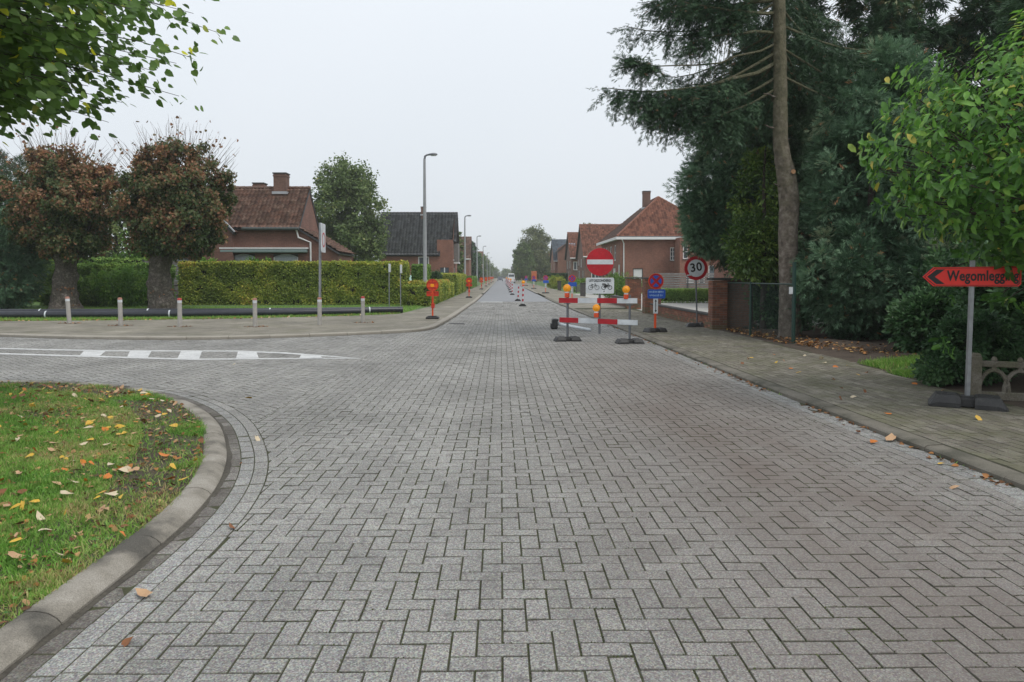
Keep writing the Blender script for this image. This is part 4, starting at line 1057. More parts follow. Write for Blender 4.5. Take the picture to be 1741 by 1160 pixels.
tiles('wing_roof', (11.2, 147.6, 6.6), (11.2, 152.0, 6.6), (13.2, 147.6, 8.3), (13.2, 152.0, 8.3), T_BROWN, h6, 0.3, 0.38, 0.02, 0.05); tiles('wing_roof', (15.2, 152.0, 6.6), (15.2, 147.6, 6.6), (13.2, 152.0, 8.3), (13.2, 147.6, 8.3), T_BROWN, h6, 0.3, 0.38, 0.02, 0.05)
gw = MB(); gw.prism([(11.5, 7.2), (14.9, 7.2), (13.2, 8.25)], 147.92, 150.4); gw.build('gable', BR_B, h6)
for (x0, x1, y0, y1, ev, rz, b_, t_, lab) in (
    (-14, -5.6, 128, 138, 4.6, 8.6, BR_B, T_BROWN, 'brick house beyond the second street lamp on the left'),
    (-15, -6.2, 165, 176, 5.2, 9.2, BR_A, T_SLATE, 'dark roofed brick house beyond the third street lamp'),
    (-14, -6, 235, 247, 5.4, 9.6, BR_D, T_RED, 'hazy pale brick house far along the left side'),
    (7.5, 16, 232, 244, 5.2, 9.0, BR_A, T_RED, 'hazy red roofed house far along the right side'),
    (8, 17, 300, 312, 5.6, 9.8, BR_B, T_SLATE, 'hazy dark roofed house near the end of the street on the right'),
    (-15, -6, 320, 333, 5.6, 9.6, BR_A, T_BROWN, 'hazy brown roofed house near the end of the street on the left')):
    gable_house('brick_house', lab, x0, x1, y0, y1, ev, rz, b_, t_, ((x0 + x1) / 2, y0, 0), [(1.2, 2.6, 0.8, 2.4), (5.2, 6.6, 0.8, 2.4)], [(1.2, 2.6, 0.8, 2.4), (6.2, 7.6, 0.8, 2.4), (4, 5.2, 3.0, 4.3)], 0.4, 0.5)
# closing row of the street, far off
for i, (x0, x1, y, ev, rz, b_, t_, lab) in enumerate((
    (-26, -12, 455, 4.6, 7.6, BR_D, T_BROWN, 'pale far house closing the street, leftmost of three'),
    (6.5, 16, 462, 4.6, 7.6, BR_D, T_SLATE, 'pale far house with grey roof closing the street, middle of three'),
    (19, 32, 455, 4.6, 7.6, BR_B, T_RED, 'red roofed far house closing the street, rightmost of three'))):
    gable_house('brick_house', lab, x0, x1, y, y + 10, ev, rz, b_, t_, ((x0 + x1) / 2, y, 0), [(1.2, 2.6, 1.0, 2.8), (4.2, 5.6, 1.0, 2.8)], [], 0.5, 0.6)
# brick annex glimpsed through the conifers
h7 = empty('brick_house', (18, 34, 0)); tag(h7, 'red brick house glimpsed through the dark conifers', 'house')
mb = MB(); hh = [(1.2, 2.6, 0.9, 2.3), (5.2, 6.6, 0.9, 2.3)]; wall(mb, (12.5, 33), (26, 33), 0, 3.4, hh); wall(mb, (12.5, 43), (12.5, 33), 0, 3.4); wall(mb, (26, 33), (26, 43), 0, 3.4); mb.build('wall', BR_B, h7)
for w_ in hh: window(h7, (12.5, 33), (26, 33), w_, 0.09, (1, 0))
tiles('roof', (12.1, 32.6, 3.3), (26.4, 32.6, 3.3), (12.1, 38, 6.2), (26.4, 38, 6.2), T_RED, h7); tiles('roof', (26.4, 43.4, 3.3), (12.1, 43.4, 3.3), (26.4, 38, 6.2), (12.1, 38, 6.2), T_RED, h7)
bpy.data.objects.remove(H1)
# child geometry is written in world coordinates: undo the empties' offset
for h in [o for o in bpy.data.objects if o.name.startswith('brick_house')]:
    off = h.location.copy()
    for ch in h.children: ch.location -= off

# ------------------------------------------------------------------ vegetation
L_LIND = leaf_mat('autumn_linden_leaves', [(0.0, (0.028, 0.045, 0.016)), (0.30, (0.05, 0.062, 0.022)), (0.48, (0.085, 0.062, 0.028)), (0.68, (0.125, 0.062, 0.034)), (0.88, (0.165, 0.082, 0.046)), (1.0, (0.20, 0.125, 0.06))], 0.3, gain=2.4)
L_FORE = leaf_mat('linden_leaves', [(0.0, (0.032, 0.066, 0.012)), (0.45, (0.055, 0.105, 0.02)), (0.78, (0.085, 0.14, 0.03)), (0.93, (0.12, 0.145, 0.03)), (0.96, (0.62, 0.38, 0.02)), (1.0, (0.72, 0.40, 0.02))], 0.38, 0.45, gain=2.1)
L_MAG = leaf_mat('magnolia_leaves', [(0.0, (0.032, 0.085, 0.015)), (0.35, (0.062, 0.155, 0.024)), (0.7, (0.112, 0.245, 0.038)), (0.92, (0.19, 0.32, 0.055)), (0.97, (0.40, 0.36, 0.06)), (1.0, (0.38, 0.22, 0.06))], 0.38, 0.42, 0.5, gain=1.6)
L_BLUE = leaf_mat('blue_cypress_sprays', [(0.0, (0.015, 0.031, 0.017)), (0.45, (0.033, 0.062, 0.034)), (0.85, (0.068, 0.110, 0.066)), (0.95, (0.100, 0.145, 0.094)), (0.97, (0.13, 0.065, 0.03)), (1.0, (0.16, 0.08, 0.04))], 0.2, gain=3.4)
L_DARK = leaf_mat('dark_conifer_sprays', [(0.0, (0.011, 0.023, 0.012)), (0.5, (0.022, 0.044, 0.021)), (0.9, (0.040, 0.070, 0.033)), (1.0, (0.085, 0.06, 0.03))], 0.15, gain=3.2)
L_FIR = leaf_mat('fir_needles', [(0.0, (0.014, 0.030, 0.016)), (0.5, (0.026, 0.052, 0.026)), (0.88, (0.045, 0.078, 0.038)), (0.95, (0.07, 0.09, 0.045)), (1.0, (0.13, 0.07, 0.04))], 0.15, gain=2.5)
L_IVY = leaf_mat('laurel_leaves', [(0.0, (0.025, 0.05, 0.012)), (0.5, (0.055, 0.10, 0.02)), (1.0, (0.13, 0.18, 0.035))], 0.3, 0.4, 0.5, gain=2.3)
L_BOX = leaf_mat('box_leaves', [(0.0, (0.014, 0.032, 0.014)), (0.5, (0.028, 0.06, 0.024)), (1.0, (0.055, 0.10, 0.04))], 0.2, 0.45, gain=2.6)
L_HEDGE = leaf_mat('hornbeam_hedge_leaves', [(0.0, (0.05, 0.075, 0.014)), (0.35, (0.095, 0.13, 0.022)), (0.62, (0.16, 0.185, 0.03)), (0.85, (0.25, 0.23, 0.04)), (0.94, (0.33, 0.25, 0.05)), (1.0, (0.20, 0.10, 0.04))], 0.3, gain=2.4)
L_HEDGE_G = leaf_mat('green_hedge_leaves', [(0.0, (0.03, 0.06, 0.014)), (0.5, (0.06, 0.11, 0.022)), (1.0, (0.12, 0.17, 0.035))], 0.28, gain=2.7)
L_TREE = leaf_mat('plane_tree_leaves', [(0.0, (0.035, 0.058, 0.02)), (0.5, (0.065, 0.095, 0.03)), (0.9, (0.11, 0.14, 0.045)), (1.0, (0.18, 0.17, 0.06))], 0.32, gain=2.1)
L_BIRCH = leaf_mat('birch_leaves', [(0.0, (0.05, 0.065, 0.028)), (0.5, (0.085, 0.10, 0.04)), (0.85, (0.13, 0.135, 0.05)), (1.0, (0.22, 0.18, 0.06))], 0.32, gain=1.9)
L_LIGHT = leaf_mat('light_green_shrub_leaves', [(0.0, (0.05, 0.11, 0.02)), (0.5, (0.09, 0.17, 0.03)), (1.0, (0.17, 0.25, 0.05))], 0.3, gain=2.0)
TWIG = M('twigs', (0.11, 0.075, 0.06), (0.075, 0.055, 0.045), 10, 0.9)
CORE = M('inner_twigs_painted_shade', (0.03, 0.028, 0.018), (0.02, 0.022, 0.014), 4, 0.95)  # near-black twig tone for hedge cores, inner shade put into the colour

def limb(mb, a, b, r0, r1, sag=0.0, k=5, wig=0.06, n=6):
    a, b = Vector(a), Vector(b); L = (b - a).length; pts = []
    for i in range(k + 1):
        t = i / k; p = a.lerp(b, t); p.z -= sag * math.sin(PI * t)
        if 0 < i < k: p += Vector((random.gauss(0, 1), random.gauss(0, 1), random.gauss(0, 1))) * wig * L / k
        pts.append(p)
    mb.tube(pts, [r0 + (r1 - r0) * i / k for i in range(k + 1)], n); return pts

def leaves_about(P, out, mat, size, shape, rnd, name='crown', parent=None, up=0.5, hang=0.3):
    n = len(P)
    N = unit(out * 0.7 + np.array([0, 0, up]) + RNG.normal(0, 0.55, (n, 3)))
    A = unit(out * 0.5 + RNG.normal(0, 0.8, (n, 3)) + np.array([0, 0, -hang]))
    return leaf_obj(name, P, A, N, size, shape, mat, rnd, parent)

# ---- pollarded lindens beside the black pipes
def pollard(name, loc, label, crown_c, crown_r, seed, nl=56000, twigs=200, grp='pollarded lindens on the verge', trunk_h=2.9, rt=0.54):
    t = empty(name, loc); tag(t, label, 'tree', grp)
    rs = np.random.default_rng(seed)
    # gnarled trunk: burrs and hollows
    nh, na = 40, 44; V = []
    for i in range(nh):
        z = trunk_h * i / (nh - 1); f = i / (nh - 1)
        r = rt * (1.0 - 0.30 * f + 0.35 * math.exp(-f * 9) + 0.16 * max(0, f - 0.7) / 0.3)
        for j in range(na):
            a = 2 * PI * j / na; d = np.array([math.cos(a), math.sin(a), 0.0]); q = d * 1.0 + np.array([0, 0, z * 0.9])
            rr = r * (1 + 0.15 * float(nz3(q, 2.6, seed)) + 0.11 * float(nz3(q * [1, 1, 0.5], 7.5, seed + 3)) + 0.14 * max(0, float(nz3(q, 3.8, seed + 7)) - 0.35) * 3)
            V.append((d[0] * rr + 0.06 * math.sin(z * 2 + seed), d[1] * rr, z - 0.05))
    F = [[i * na + j, i * na + (j + 1) % na, (i + 1) * na + (j + 1) % na, (i + 1) * na + j] for i in range(nh - 1) for j in range(na)]
    np_obj('trunk', V, F, BARK_LIND, t, smooth=True)
    mb = MB(); c = Vector(crown_c)
    for k in range(13):
        a = 2 * PI * k / 13 + random.random(); el = random.uniform(0.1, 1.3)
        e = c + Vector((math.cos(a) * math.cos(el) * crown_r[0] * .75, math.sin(a) * math.cos(el) * crown_r[1] * .75, math.sin(el) * crown_r[2] * .7 - 0.2))
        limb(mb, (0.25 * math.cos(a), 0.25 * math.sin(a), trunk_h - 0.35), e, random.uniform(0.13, 0.2), 0.035, 0.1, 5, 0.12)
    mb.build('limbs', BARK_LIND, t, smooth=True)
    P, out = clump_points(crown_c, crown_r, 330, nl // 330, 0.36, 0.55)
    P2, _ = clump_points((crown_c[0] * 0.8, crown_c[1], 3.15), (crown_r[0] * 0.86, crown_r[1] * 0.86, 0.75), 110, nl // 330, 0.34, 0.3); P = np.vstack([P, P2])
    PK = P[:, 2] > trunk_h - 0.9; P = P[PK]; out = unit((P - np.array(crown_c)) / np.array(crown_r))
    ck = np.concatenate([np.repeat(RNG.normal(0, 0.14, 330), nl // 330), np.repeat(RNG.normal(0, 0.14, 110), nl // 330)])[PK]
    rn = np.clip(0.36 + ck + 0.30 * nz3(P, 1.3, seed) + 0.16 * out[:, 2] + RNG.normal(0, 0.23, len(P)), 0, 1)
    leaves_about(P, out, L_LIND, RNG.uniform(0.08, 0.135, len(P)), 'heart', rn, 'crown', t, 0.2, 0.6)
    # bare upright shoots with a few leaves left
    tw = MB(); LP = []
    for k in range(twigs):
        a = random.uniform(0, 2 * PI); q = random.random() ** 0.6
        b = c + Vector((math.cos(a) * q * crown_r[0] * 0.9, math.sin(a) * q * crown_r[1] * 0.9, crown_r[2] * math.sqrt(max(0.05, 1 - q * q * 0.8)) * 0.86))
        Ln = random.uniform(0.5, 1.6); d = Vector((math.cos(a) * q * 0.8 + random.gauss(0, .15), math.sin(a) * q * 0.8, 1.0)).normalized()
        pts = [b + d * Ln * s + Vector((0, 0, -0.06 * s)) + Vector((random.gauss(0, .045), random.gauss(0, .045), 0)) for s in (0, .35, .7, 1)]
        tw.tube(pts, [0.009, 0.007, 0.005, 0.003], 4, caps=False)
        for _ in range(random.choice((0, 0, 0, 0, 1, 2))): LP.append(pts[random.choice((1, 2, 3))] + Vector((random.gauss(0, .05), random.gauss(0, .05), random.gauss(0, .05))))
    two = tw.build('bare_shoots', TWIG, t, kind='stuff')
    LP = np.array([tuple(p) for p in LP]); leaves_about(LP, rdir(len(LP)), L_LIND, RNG.uniform(0.10, 0.16, len(LP)), 'heart', RNG.uniform(0.4, 0.95, len(LP)), 'shoot_leaves', t, 0, 0.6)
    # shaggy moss and basal shoots round the foot
    n = 420; a = RNG.uniform(0, 2 * PI, n); z = RNG.random(n) ** 1.6 * 1.1
    P = np.column_stack([np.cos(a) * (rt * 1.08 - z * 0.08), np.sin(a) * (rt * 1.08 - z * 0.08), z]); P = P[nz3(P, 3.1, seed) > 0.1]
    if len(P): leaves_about(P, unit(P * [1, 1, 0] + 1e-6), L_LIND, RNG.uniform(0.05, 0.10, len(P)), 'heart', RNG.uniform(0.55, 0.95, len(P)), 'basal_leaves', t, 0, 0.4)
    return t
pollard('linden_tree', (-20.2, 34.4, 0.03), 'pollarded linden with rust brown crown, left of the pair behind the pipes', (-0.05, 0, 5.05), (2.5, 2.4, 2.45), 3)
pollard('linden_tree', (-15.6, 34.0, 0.03), 'pollarded linden with gnarled trunk standing before the long hedge', (0.8, 0, 5.1), (2.62, 2.5, 2.6), 8)
pollard('linden_tree', (-26.3, 35.4, 0.03), 'pollarded linden cut off by the left edge of the picture', (-0.4, 0, 5.0), (2.5, 2.4, 2.4), 5, 36000, 200)

# ---- foreground linden on the corner island, its boughs hang into the picture
t = empty('linden_tree', (-6.9, 6.6, 0.04)); tag(t, 'green linden whose boughs hang over the corner island', 'tree')
mb = MB(); mb.tube([(0, 0, -0.1), (0.03, 0, 0.4), (0.0, 0.05, 1.6), (0.06, 0.0, 3.2), (0.0, 0.0, 5.0), (0.1, 0, 7.2)], [0.34, 0.26, 0.235, 0.22, 0.15, 0.05], 14); mb.build('trunk', BARK_LIND, t, smooth=True)
br = MB(); PL, AL = [], []
ends = []
for k in range(300):
    x = random.uniform(-0.2, 3.4); y = random.uniform(-2.0, 2.8)
    low = float(np.interp(x, [0, 1.4, 2.3, 2.8, 3.2, 3.5], [2.92, 3.02, 3.12, 3.32, 3.75, 4.1]))
    z = low + abs(random.gauss(0, 0.85)) + (0.25 * abs(y) if y < 0 else 0.12 * y)
    ends.append((x, y, min(z, 7.2)))
ends += [(3.5, 0.3, 4.0), (3.4, 0.25, 3.75), (3.6, 0.4, 4.2), (3.1, 0.3, 3.3), (2.9, 0.1, 3.25), (2.6, 0.2, 3.15), (2.2, 0.3, 3.05), (1.9, 0.0, 3.0), (3.2, 0.6, 3.5), (3.5, 0.4, 4.1), (3.35, 0.2, 3.85)]
for e in ends:
    e = Vector(e); d = math.hypot(e.x, e.y)
    s = Vector((0.0, 0.0, min(max(e.z - 0.35 * d + 0.9, 1.9), 6.5)))
    pts = limb(br, s.lerp(e, 0.35) if random.random() < 0.6 else s, e, 0.013, 0.003, -0.28, 5, 0.05, 5)
    for i in range(78):
        f = random.uniform(0.25, 1.0); j = min(int(f * 5), 4); p = pts[j].lerp(pts[j + 1], min(1.0, f * 5 - j))
        PL.append(tuple(p + Vector((random.gauss(0, .17), random.gauss(0, .17), random.gauss(0, .10) - 0.03)))); dd = (e - s).normalized(); AL.append((dd.x + random.gauss(0, .6), dd.y + random.gauss(0, .6), -0.55 + random.gauss(0, .25)))
br.build('branches', BARK_D, t, smooth=True, kind='stuff')
PL = np.array(PL); AL = unit(np.array(AL)); n = len(PL)
NL = unit(np.array([0.25, -0.75, 0.75]) + RNG.normal(0, 0.5, (n, 3))); SZ = RNG.uniform(0.065, 0.11, n)
rn = np.clip(0.42 + 0.2 * nz3(PL, 2.0, 4) + RNG.normal(0, 0.2, n), 0, 0.935); rn[RNG.random(n) < 0.022] = 0.98
def single_leaves(tree, P, A, N, size, shape, mat, rnd, k=300):
    """the leaves that show largest become parts of their own; the rest stay one crown"""
    W = P + np.array(tree.location)
    # in the frame: x/y ratio within the field of view, below the top edge
    vis = (W[:, 1] > 3) & (W[:, 0] > -0.70 * W[:, 1]) & (W[:, 0] < 0.70 * W[:, 1]) & (W[:, 2] < 1.59 + 0.375 * W[:, 1])
    score = np.where(vis, size / np.maximum(W[:, 1], 1) * (0.8 + 0.4 * RNG.random(len(P))), -1)
    pick = np.argsort(-score)[:k]; pick = pick[score[pick] > 0]
    T, Ft = LEAF[shape]
    var = [np_mesh('leaf', T, Ft, mat, np.full(len(Ft), v)) for v in np.linspace(0.02, 1.0, 24)]
    for i in pick:
        a = Vector(A[i]); b = Vector(N[i]).cross(a).normalized(); c = a.cross(b)
        o = bpy.data.objects.new('leaf', var[min(23, int(rnd[i] * 23.5))]); s = float(size[i])
        o.matrix_basis = Matrix(((a.x * s, b.x * s, c.x * s, P[i, 0]), (a.y * s, b.y * s, c.y * s, P[i, 1]), (a.z * s, b.z * s, c.z * s, P[i, 2]), (0, 0, 0, 1)))
        link(o, tree)
    m = np.ones(len(P), bool); m[pick] = False
    o = leaf_obj('crown', P[m], A[m], N[m], size[m], shape, mat, rnd[m], tree); o['kind'] = 'stuff'
single_leaves(t, PL, AL, NL, SZ, 'heart', L_FORE, rn)

# ---- magnolia over the detour sign
t = empty('magnolia_tree', (7.5, 8.7, 0.05)); tag(t, 'bright green magnolia overhanging the red detour sign', 'tree')
tr = MB(); tips = []
for (bx, by, h) in ((0, 0, 2.2), (0.2, 0.15, 2.5), (-0.2, 0.1, 2.3)): st_ = MB(); limb(st_, (bx * 0.3, by * 0.3, -0.05), (bx * 2.2, by * 2, h), 0.07, 0.045, 0, 6, 0.08, 8); st_.build('stem', BARK_D, t, smooth=True)
K = 2000
d = rdir(K * 4); cc = np.array([-0.35, -0.15, 2.95]); rr = np.array([2.85, 1.75, 1.62])
q = cc + d * (0.5 + 0.5 * RNG.random((K * 4, 1)) ** 0.5) * rr * (1 + 0.13 * nz3(d, 2.7, 6)[:, None])
low = np.interp(q[:, 0], [-3, -2.0, -1.0, 0, 2], [2.35, 1.72, 1.62, 1.3, 1.2])
q = q[(q[:, 2] > low) & (q[:, 1] < 1.4)][:K]
q = np.vstack([q, np.column_stack([RNG.normal(-1.22, 0.16, 16), RNG.normal(0.1, 0.15, 16), RNG.uniform(3.9, 4.75, 16)]), np.column_stack([RNG.uniform(-1.9, 1.0, 60), RNG.uniform(-0.2, 0.9, 60), RNG.uniform(0.55, 1.75, 60)])[:34], np.column_stack([RNG.uniform(-1.68, -1.35, 6), RNG.uniform(-0.45, -0.3, 6), RNG.uniform(1.60, 1.80, 6)])])
PL, AL, NL, RN, SZ = [], [], [], [], []
for p in q:
    out = unit(p - cc + np.array([0, 0, 0.35]))
    if random.random() < 0.3: limb(tr, tuple(cc * 0.22 + p * 0.78 + np.array([0, 0, -0.18])), tuple(p), 0.010, 0.004, 0.0, 3, 0.10, 5)
    m = random.randint(6, 9); ax = Vector(out); u = ax.orthogonal().normalized(); w = ax.cross(u); base = random.gauss(0.45, 0.2) + 0.14 * out[2]
    for k in range(m):
        a = 2 * PI * k / m + random.uniform(-.3, .3); dv = u * math.cos(a) + w * math.sin(a) + ax * random.uniform(0.1, 0.8) + Vector((0, 0, -0.28))
        PL.append(p + np.array(dv) * 0.02 + RNG.normal(0, 0.03, 3)); AL.append(tuple(dv)); NL.append(tuple(ax + Vector((0, 0, 0.9)))); RN.append(base + random.gauss(0, 0.14)); SZ.append(random.uniform(0.08, 0.17))
tr.build('twigs', BARK_D, t, smooth=True, kind='stuff')
PL = np.array(PL); AL = unit(np.array(AL)); NL = unit(np.array(NL) + RNG.normal(0, .25, (len(PL), 3)))
rn = np.clip(np.array(RN), 0, 0.93); rn[RNG.random(len(rn)) < 0.02] = 0.975
single_leaves(t, PL, AL, NL, np.array(SZ), 'oval', L_MAG, rn)

# ---- the tall fir on the right, trunk kinked above head height
t = empty('fir_tree', (7.06, 17.9, 0.05)); tag(t, 'tall old fir with bare kinked trunk beside the wire fence', 'tree')
mb = MB(); trunk = [(0, 0, -0.2), (0.02, 0, 0.15), (0.0, 0, 1.2), (-0.06, 0, 2.4), (-0.04, 0, 3.4), (-0.13, 0, 4.05), (-0.28, 0, 4.75), (-0.30, 0, 6.2), (-0.36, 0, 8.3), (-0.42, 0.05, 11), (-0.5, 0.05, 15), (-0.5, 0.05, 17.5)]
def bark(name, pts, rads, mat, parent, na=30, dz=0.055, amp=0.05, seed=1):
    pts = np.array(pts, float); S = np.concatenate([[0], np.cumsum(np.linalg.norm(np.diff(pts, axis=0), axis=1))]); n = int(S[-1] / dz) + 2
    ss = np.linspace(0, S[-1], n); C = np.stack([np.interp(ss, S, pts[:, i]) for i in range(3)], 1); R = np.interp(ss, S, rads)
    C[:, :2] = np.stack([np.convolve(np.pad(C[:, i], 3, 'edge'), np.ones(7) / 7, 'valid') for i in range(2)], 1)
    a = np.linspace(0, 2 * PI, na, endpoint=False); D = np.stack([np.cos(a), np.sin(a), np.zeros(na)], 1)
    Q = D[None] + np.array([0, 0, 1.0]) * ss[:, None, None]
    d = 1 + amp * nz3(Q * [1, 1, 0.8], 6, seed) + amp * 0.8 * nz3(Q * [1, 1, 0.45], 15, seed + 2) + amp * 0.6 * RNG.normal(0, 0.5, Q.shape[:2])
    V = (C[:, None] + D[None] * (R[:, None] * d)[..., None]).reshape(-1, 3); i, j = np.meshgrid(np.arange(n - 1), np.arange(na), indexing='ij')
    F = np.stack([i * na + j, i * na + (j + 1) % na, (i + 1) * na + (j + 1) % na, (i + 1) * na + j], -1).reshape(-1, 4)
    return np_obj(name, V, F, mat, parent, smooth=True)
def two_barks():
    m, n, l, b, o = nodes('fir_bark_with_moss')
    v = pos(n, l); sx = n.new('ShaderNodeSeparateXYZ'); l.new(v, sx.inputs[0])
    f = noise(n, l, v, 8, 5, 0.65)
    lo = ramp(n, l, f, [(0.32, (0.09, 0.073, 0.058)), (0.52, (0.19, 0.155, 0.125)), (0.7, (0.31, 0.275, 0.235))])
    hi = ramp(n, l, f, [(0.32, (0.085, 0.082, 0.05)), (0.52, (0.155, 0.14, 0.085)), (0.7, (0.21, 0.185, 0.13))])
    k = math_(n, l, 'ADD', math_(n, l, 'MULTIPLY', math_(n, l, 'SUBTRACT', sx.outputs[2], 2.6), 0.3), math_(n, l, 'MULTIPLY', math_(n, l, 'SUBTRACT', noise(n, l, v, 3.1, 4), 0.5), 2.2), True)
    l.new(mix(n, l, k, lo, hi), b.inputs['Base Color']); b.inputs['Roughness'].default_value = 0.95
    bump(n, l, b, noise(n, l, pos(n, l, (1, 1, 0.45)), 30, 5, 0.65), 1.0, 0.045)
    return m
bark('trunk', trunk, [0.34, 0.265, 0.235, 0.22, 0.235, 0.222, 0.175, 0.155, 0.135, 0.11, 0.06, 0.02], two_barks(), t)
sc = MB(); sc.lathe([(0.055, -0.03), (0.05, 0.012)], (-0.05, -0.235, 4.05), 10, 'y'); sc.build('pruned_knot', M('cut_wood', (0.45, 0.25, 0.13), (0.38, 0.2, 0.1), 20, 0.7), t)
for zz, a, L in ((5.15, PI * 0.98, 0.55), (5.9, PI * 0.95, 0.6), (3.75, PI, 0.3), (3.45, 0.2, 0.25)):
    s = MB(); limb(s, (-0.15, 0, zz), (-0.15 + math.cos(a) * L, -0.12, zz + 0.03), 0.035, 0.015, 0.04, 4, 0.08); s.build('branch_stub', BARK_FIR, t, smooth=True)
bm_ = MB(); NP, NA, NR = [], [], []
def fir_twig(p, d, L, r0):
    """a hanging or spreading shoot clothed in short needle sprays"""
    k = max(3, int(L / 0.05))
    for i in range(k):
        f = (i + random.random()) / k; q = p + d * L * f + Vector((0, 0, -0.10 * L * f * f))
        for s in (-1, 1):
            sd_ = d.cross(Vector((0, 0, 1))); sd_ = sd_.normalized() if sd_.length > .05 else Vector((1, 0, 0))
            v = d * 0.65 + sd_ * s * random.uniform(0.4, 1.1) + Vector((random.gauss(0, .3), random.gauss(0, .3), random.gauss(-.15, .3)))
            NP.append(tuple(q + Vector((random.gauss(0, .03), random.gauss(0, .03), random.gauss(0, .03))))); NA.append(tuple(v)); NR.append(r0 + random.gauss(0, .18))
def fir_branch(z, end, sag=0.0, start=0.35, dens=1.0, droop=0.55, r=0.05):
    x0 = float(np.interp(z, [p[2] for p in trunk], [p[0] for p in trunk])); a = Vector((x0, 0.03, z)); b = Vector(end)
    pts = limb(bm_, a, b, r, 0.01, sag, 7, 0.05, 6); L = (b - a).length
    for i in range(int(L * 17 * dens)):
        f = random.uniform(start, 1.0); j = min(int(f * 7), 6); p = pts[j].lerp(pts[j + 1], f * 7 - j)
        tl = random.uniform(0.3, 0.85) * (1.15 - 0.5 * f) * (1 + 0.4 * droop)
        d = (b - a).normalized() * random.uniform(0.1, 0.8) + Vector((random.gauss(0, .35), random.gauss(0, .55), -droop * random.uniform(0.3, 1.6) + (0.45 if f > 0.93 else 0)))
        fir_twig(p, d.normalized(), tl, 0.45)
fir_branch(6.75, (-4.55, -0.5, 5.95), 0.35, 0.25, 2.6, 0.75, 0.055)
fir_branch(7.0, (-3.9, 0.1, 5.75), 0.3, 0.3, 2.4, 0.95, 0.04)
fir_branch(6.15, (-2.7, -0.2, 5.3), 0.2, 0.2, 2.2, 1.0, 0.035)
fir_branch(8.4, (-3.3, 0.2, 8.1), 0.2, 0.2, 2.2, 0.7, 0.05)
fir_branch(8.9, (-3.5, -0.4, 8.8), 0.2, 0.15, 2.2, 0.7, 0.05)
fir_branch(7.2, (-4.0, -0.7, 6.5), 0.3, 0.82, 1.2, 0.4, 0.03)
fir_branch(6.4, (-3.4, 0.6, 5.6), 0.3, 0.3, 1.6, 1.0, 0.04)
fir_branch(7.4, (-2.6, -0.3, 7.1), -0.1, 0.75, 0.7, 1.0, 0.045)
fir_branch(7.9, (-3.1, -0.6, 8.0), 0.1, 0.25, 1.3, 0.6, 0.05)
fir_branch(8.2, (-2.9, 0.5, 8.5), 0.15, 0.2, 1.4, 0.6, 0.05)
for k in range(110):
    z = random.uniform(6.2, 16.5); a = random.uniform(0, 2 * PI); L = (17.8 - z) * 0.30 + 0.7
    if (math.cos(a) < -0.3 and z < 7.4) or (math.sin(a) < -0.15 and z < 10): continue
    fir_branch(z, (-0.4 + math.cos(a) * L, math.sin(a) * L, z - 0.12 * L + random.gauss(0, .2)), 0.1 * L, 0.15, 0.9, 0.6, 0.035)
# dead hanging twigs
for k in range(14):
    dw = MB(); x = random.uniform(-2.6, -1.4); limb(dw, (x, -0.2, 6.9 + random.random() * .3), (x - random.uniform(-.1, .3), -0.25, 6.25 - random.random() * .4), 0.009, 0.003, 0, 3, 0.05, 4); dw.build('dead_twig', BARK_MOSS, t)
bm_.build('branches', BARK_MOSS, t, smooth=True)
NP = np.array(NP); n = len(NP); rn = np.clip(np.array(NR) + 0.12 * nz3(NP, 1.5, 3), 0, 0.96); rn[RNG.random(n) < 0.012] = 1.0
leaf_obj('needles', NP, np.array(NA), np.array([0, 0, 1.0]) + RNG.normal(0, .6, (n, 3)), RNG.uniform(0.09, 0.17, n), 'spray', L_FIR, rn, t)

# ---- cypresses, conifers and shrubs
def conifer(name, label, loc, parts, mat, size, seed, cat='tree', trunk=None, shape='spray', droop=0.35, grp=None, up=0.35, dens=1.0):
    """parts: (centre, radii, clumps, sprays per clump, clump radius)"""
    t = empty(name, loc); tag(t, label, cat, grp)
    if trunk:
        mb = MB()
        for (a, b, r) in trunk: limb(mb, a, b, r, r * 0.3, 0, 7, 0.04, 9)
        mb.build('trunk', BARK_D, t, smooth=True)
    PP, OO, UU, KK = [], [], [], []
    for (c, r, k, per, cr) in parts:
        P, o, u_ = clump_points(c, r, int(k * dens), int(per * 1.75), cr * 0.9, 0.8, True); PP.append(P); OO.append(o); UU.append(u_); KK.append(np.repeat(RNG.normal(0, 0.20, int(k * dens)), int(per * 1.75)))
    P = np.vstack(PP); out = np.vstack(OO); tf = np.vstack(UU); kk = np.concatenate(KK); m = P[:, 2] > 0.02; P, out, tf, kk = P[m], out[m], tf[m], kk[m]; n = len(P)
    rn = np.clip(0.46 + 0.18 * nz3(P, 2.2, seed) + kk + RNG.normal(0, 0.14, n), 0, 0.955); rn[RNG.random(n) < 0.008] = 1.0
    A = unit(tf * 0.9 + out * 0.5 + RNG.normal(0, 0.35, (n, 3)) + np.array([0, 0, up - droop])); N = unit(np.array([0, 0, 0.7]) + out * 0.4 + RNG.normal(0, 0.5, (n, 3)))
    leaf_obj('crown', P, A, N, RNG.uniform(size * 0.7, size * 1.5, n), shape, mat, rn, t)
    return t
conifer('cypress_tree', 'blue green cypress hanging over the speed limit sign', (7.75, 22.6, 0.05), [((-0.3, 0, 4.0), (1.8, 1.6, 2.0), 200, 62, 0.34), ((0.1, 0, 5.9), (1.7, 1.5, 1.9), 160, 55, 0.32), ((-0.95, -0.1, 3.2), (1.25, 1.1, 1.1), 90, 60, 0.28)], L_BLUE, 0.17, 3, trunk=[((0, 0, 0), (0.1, 0, 6.5), 0.16)])
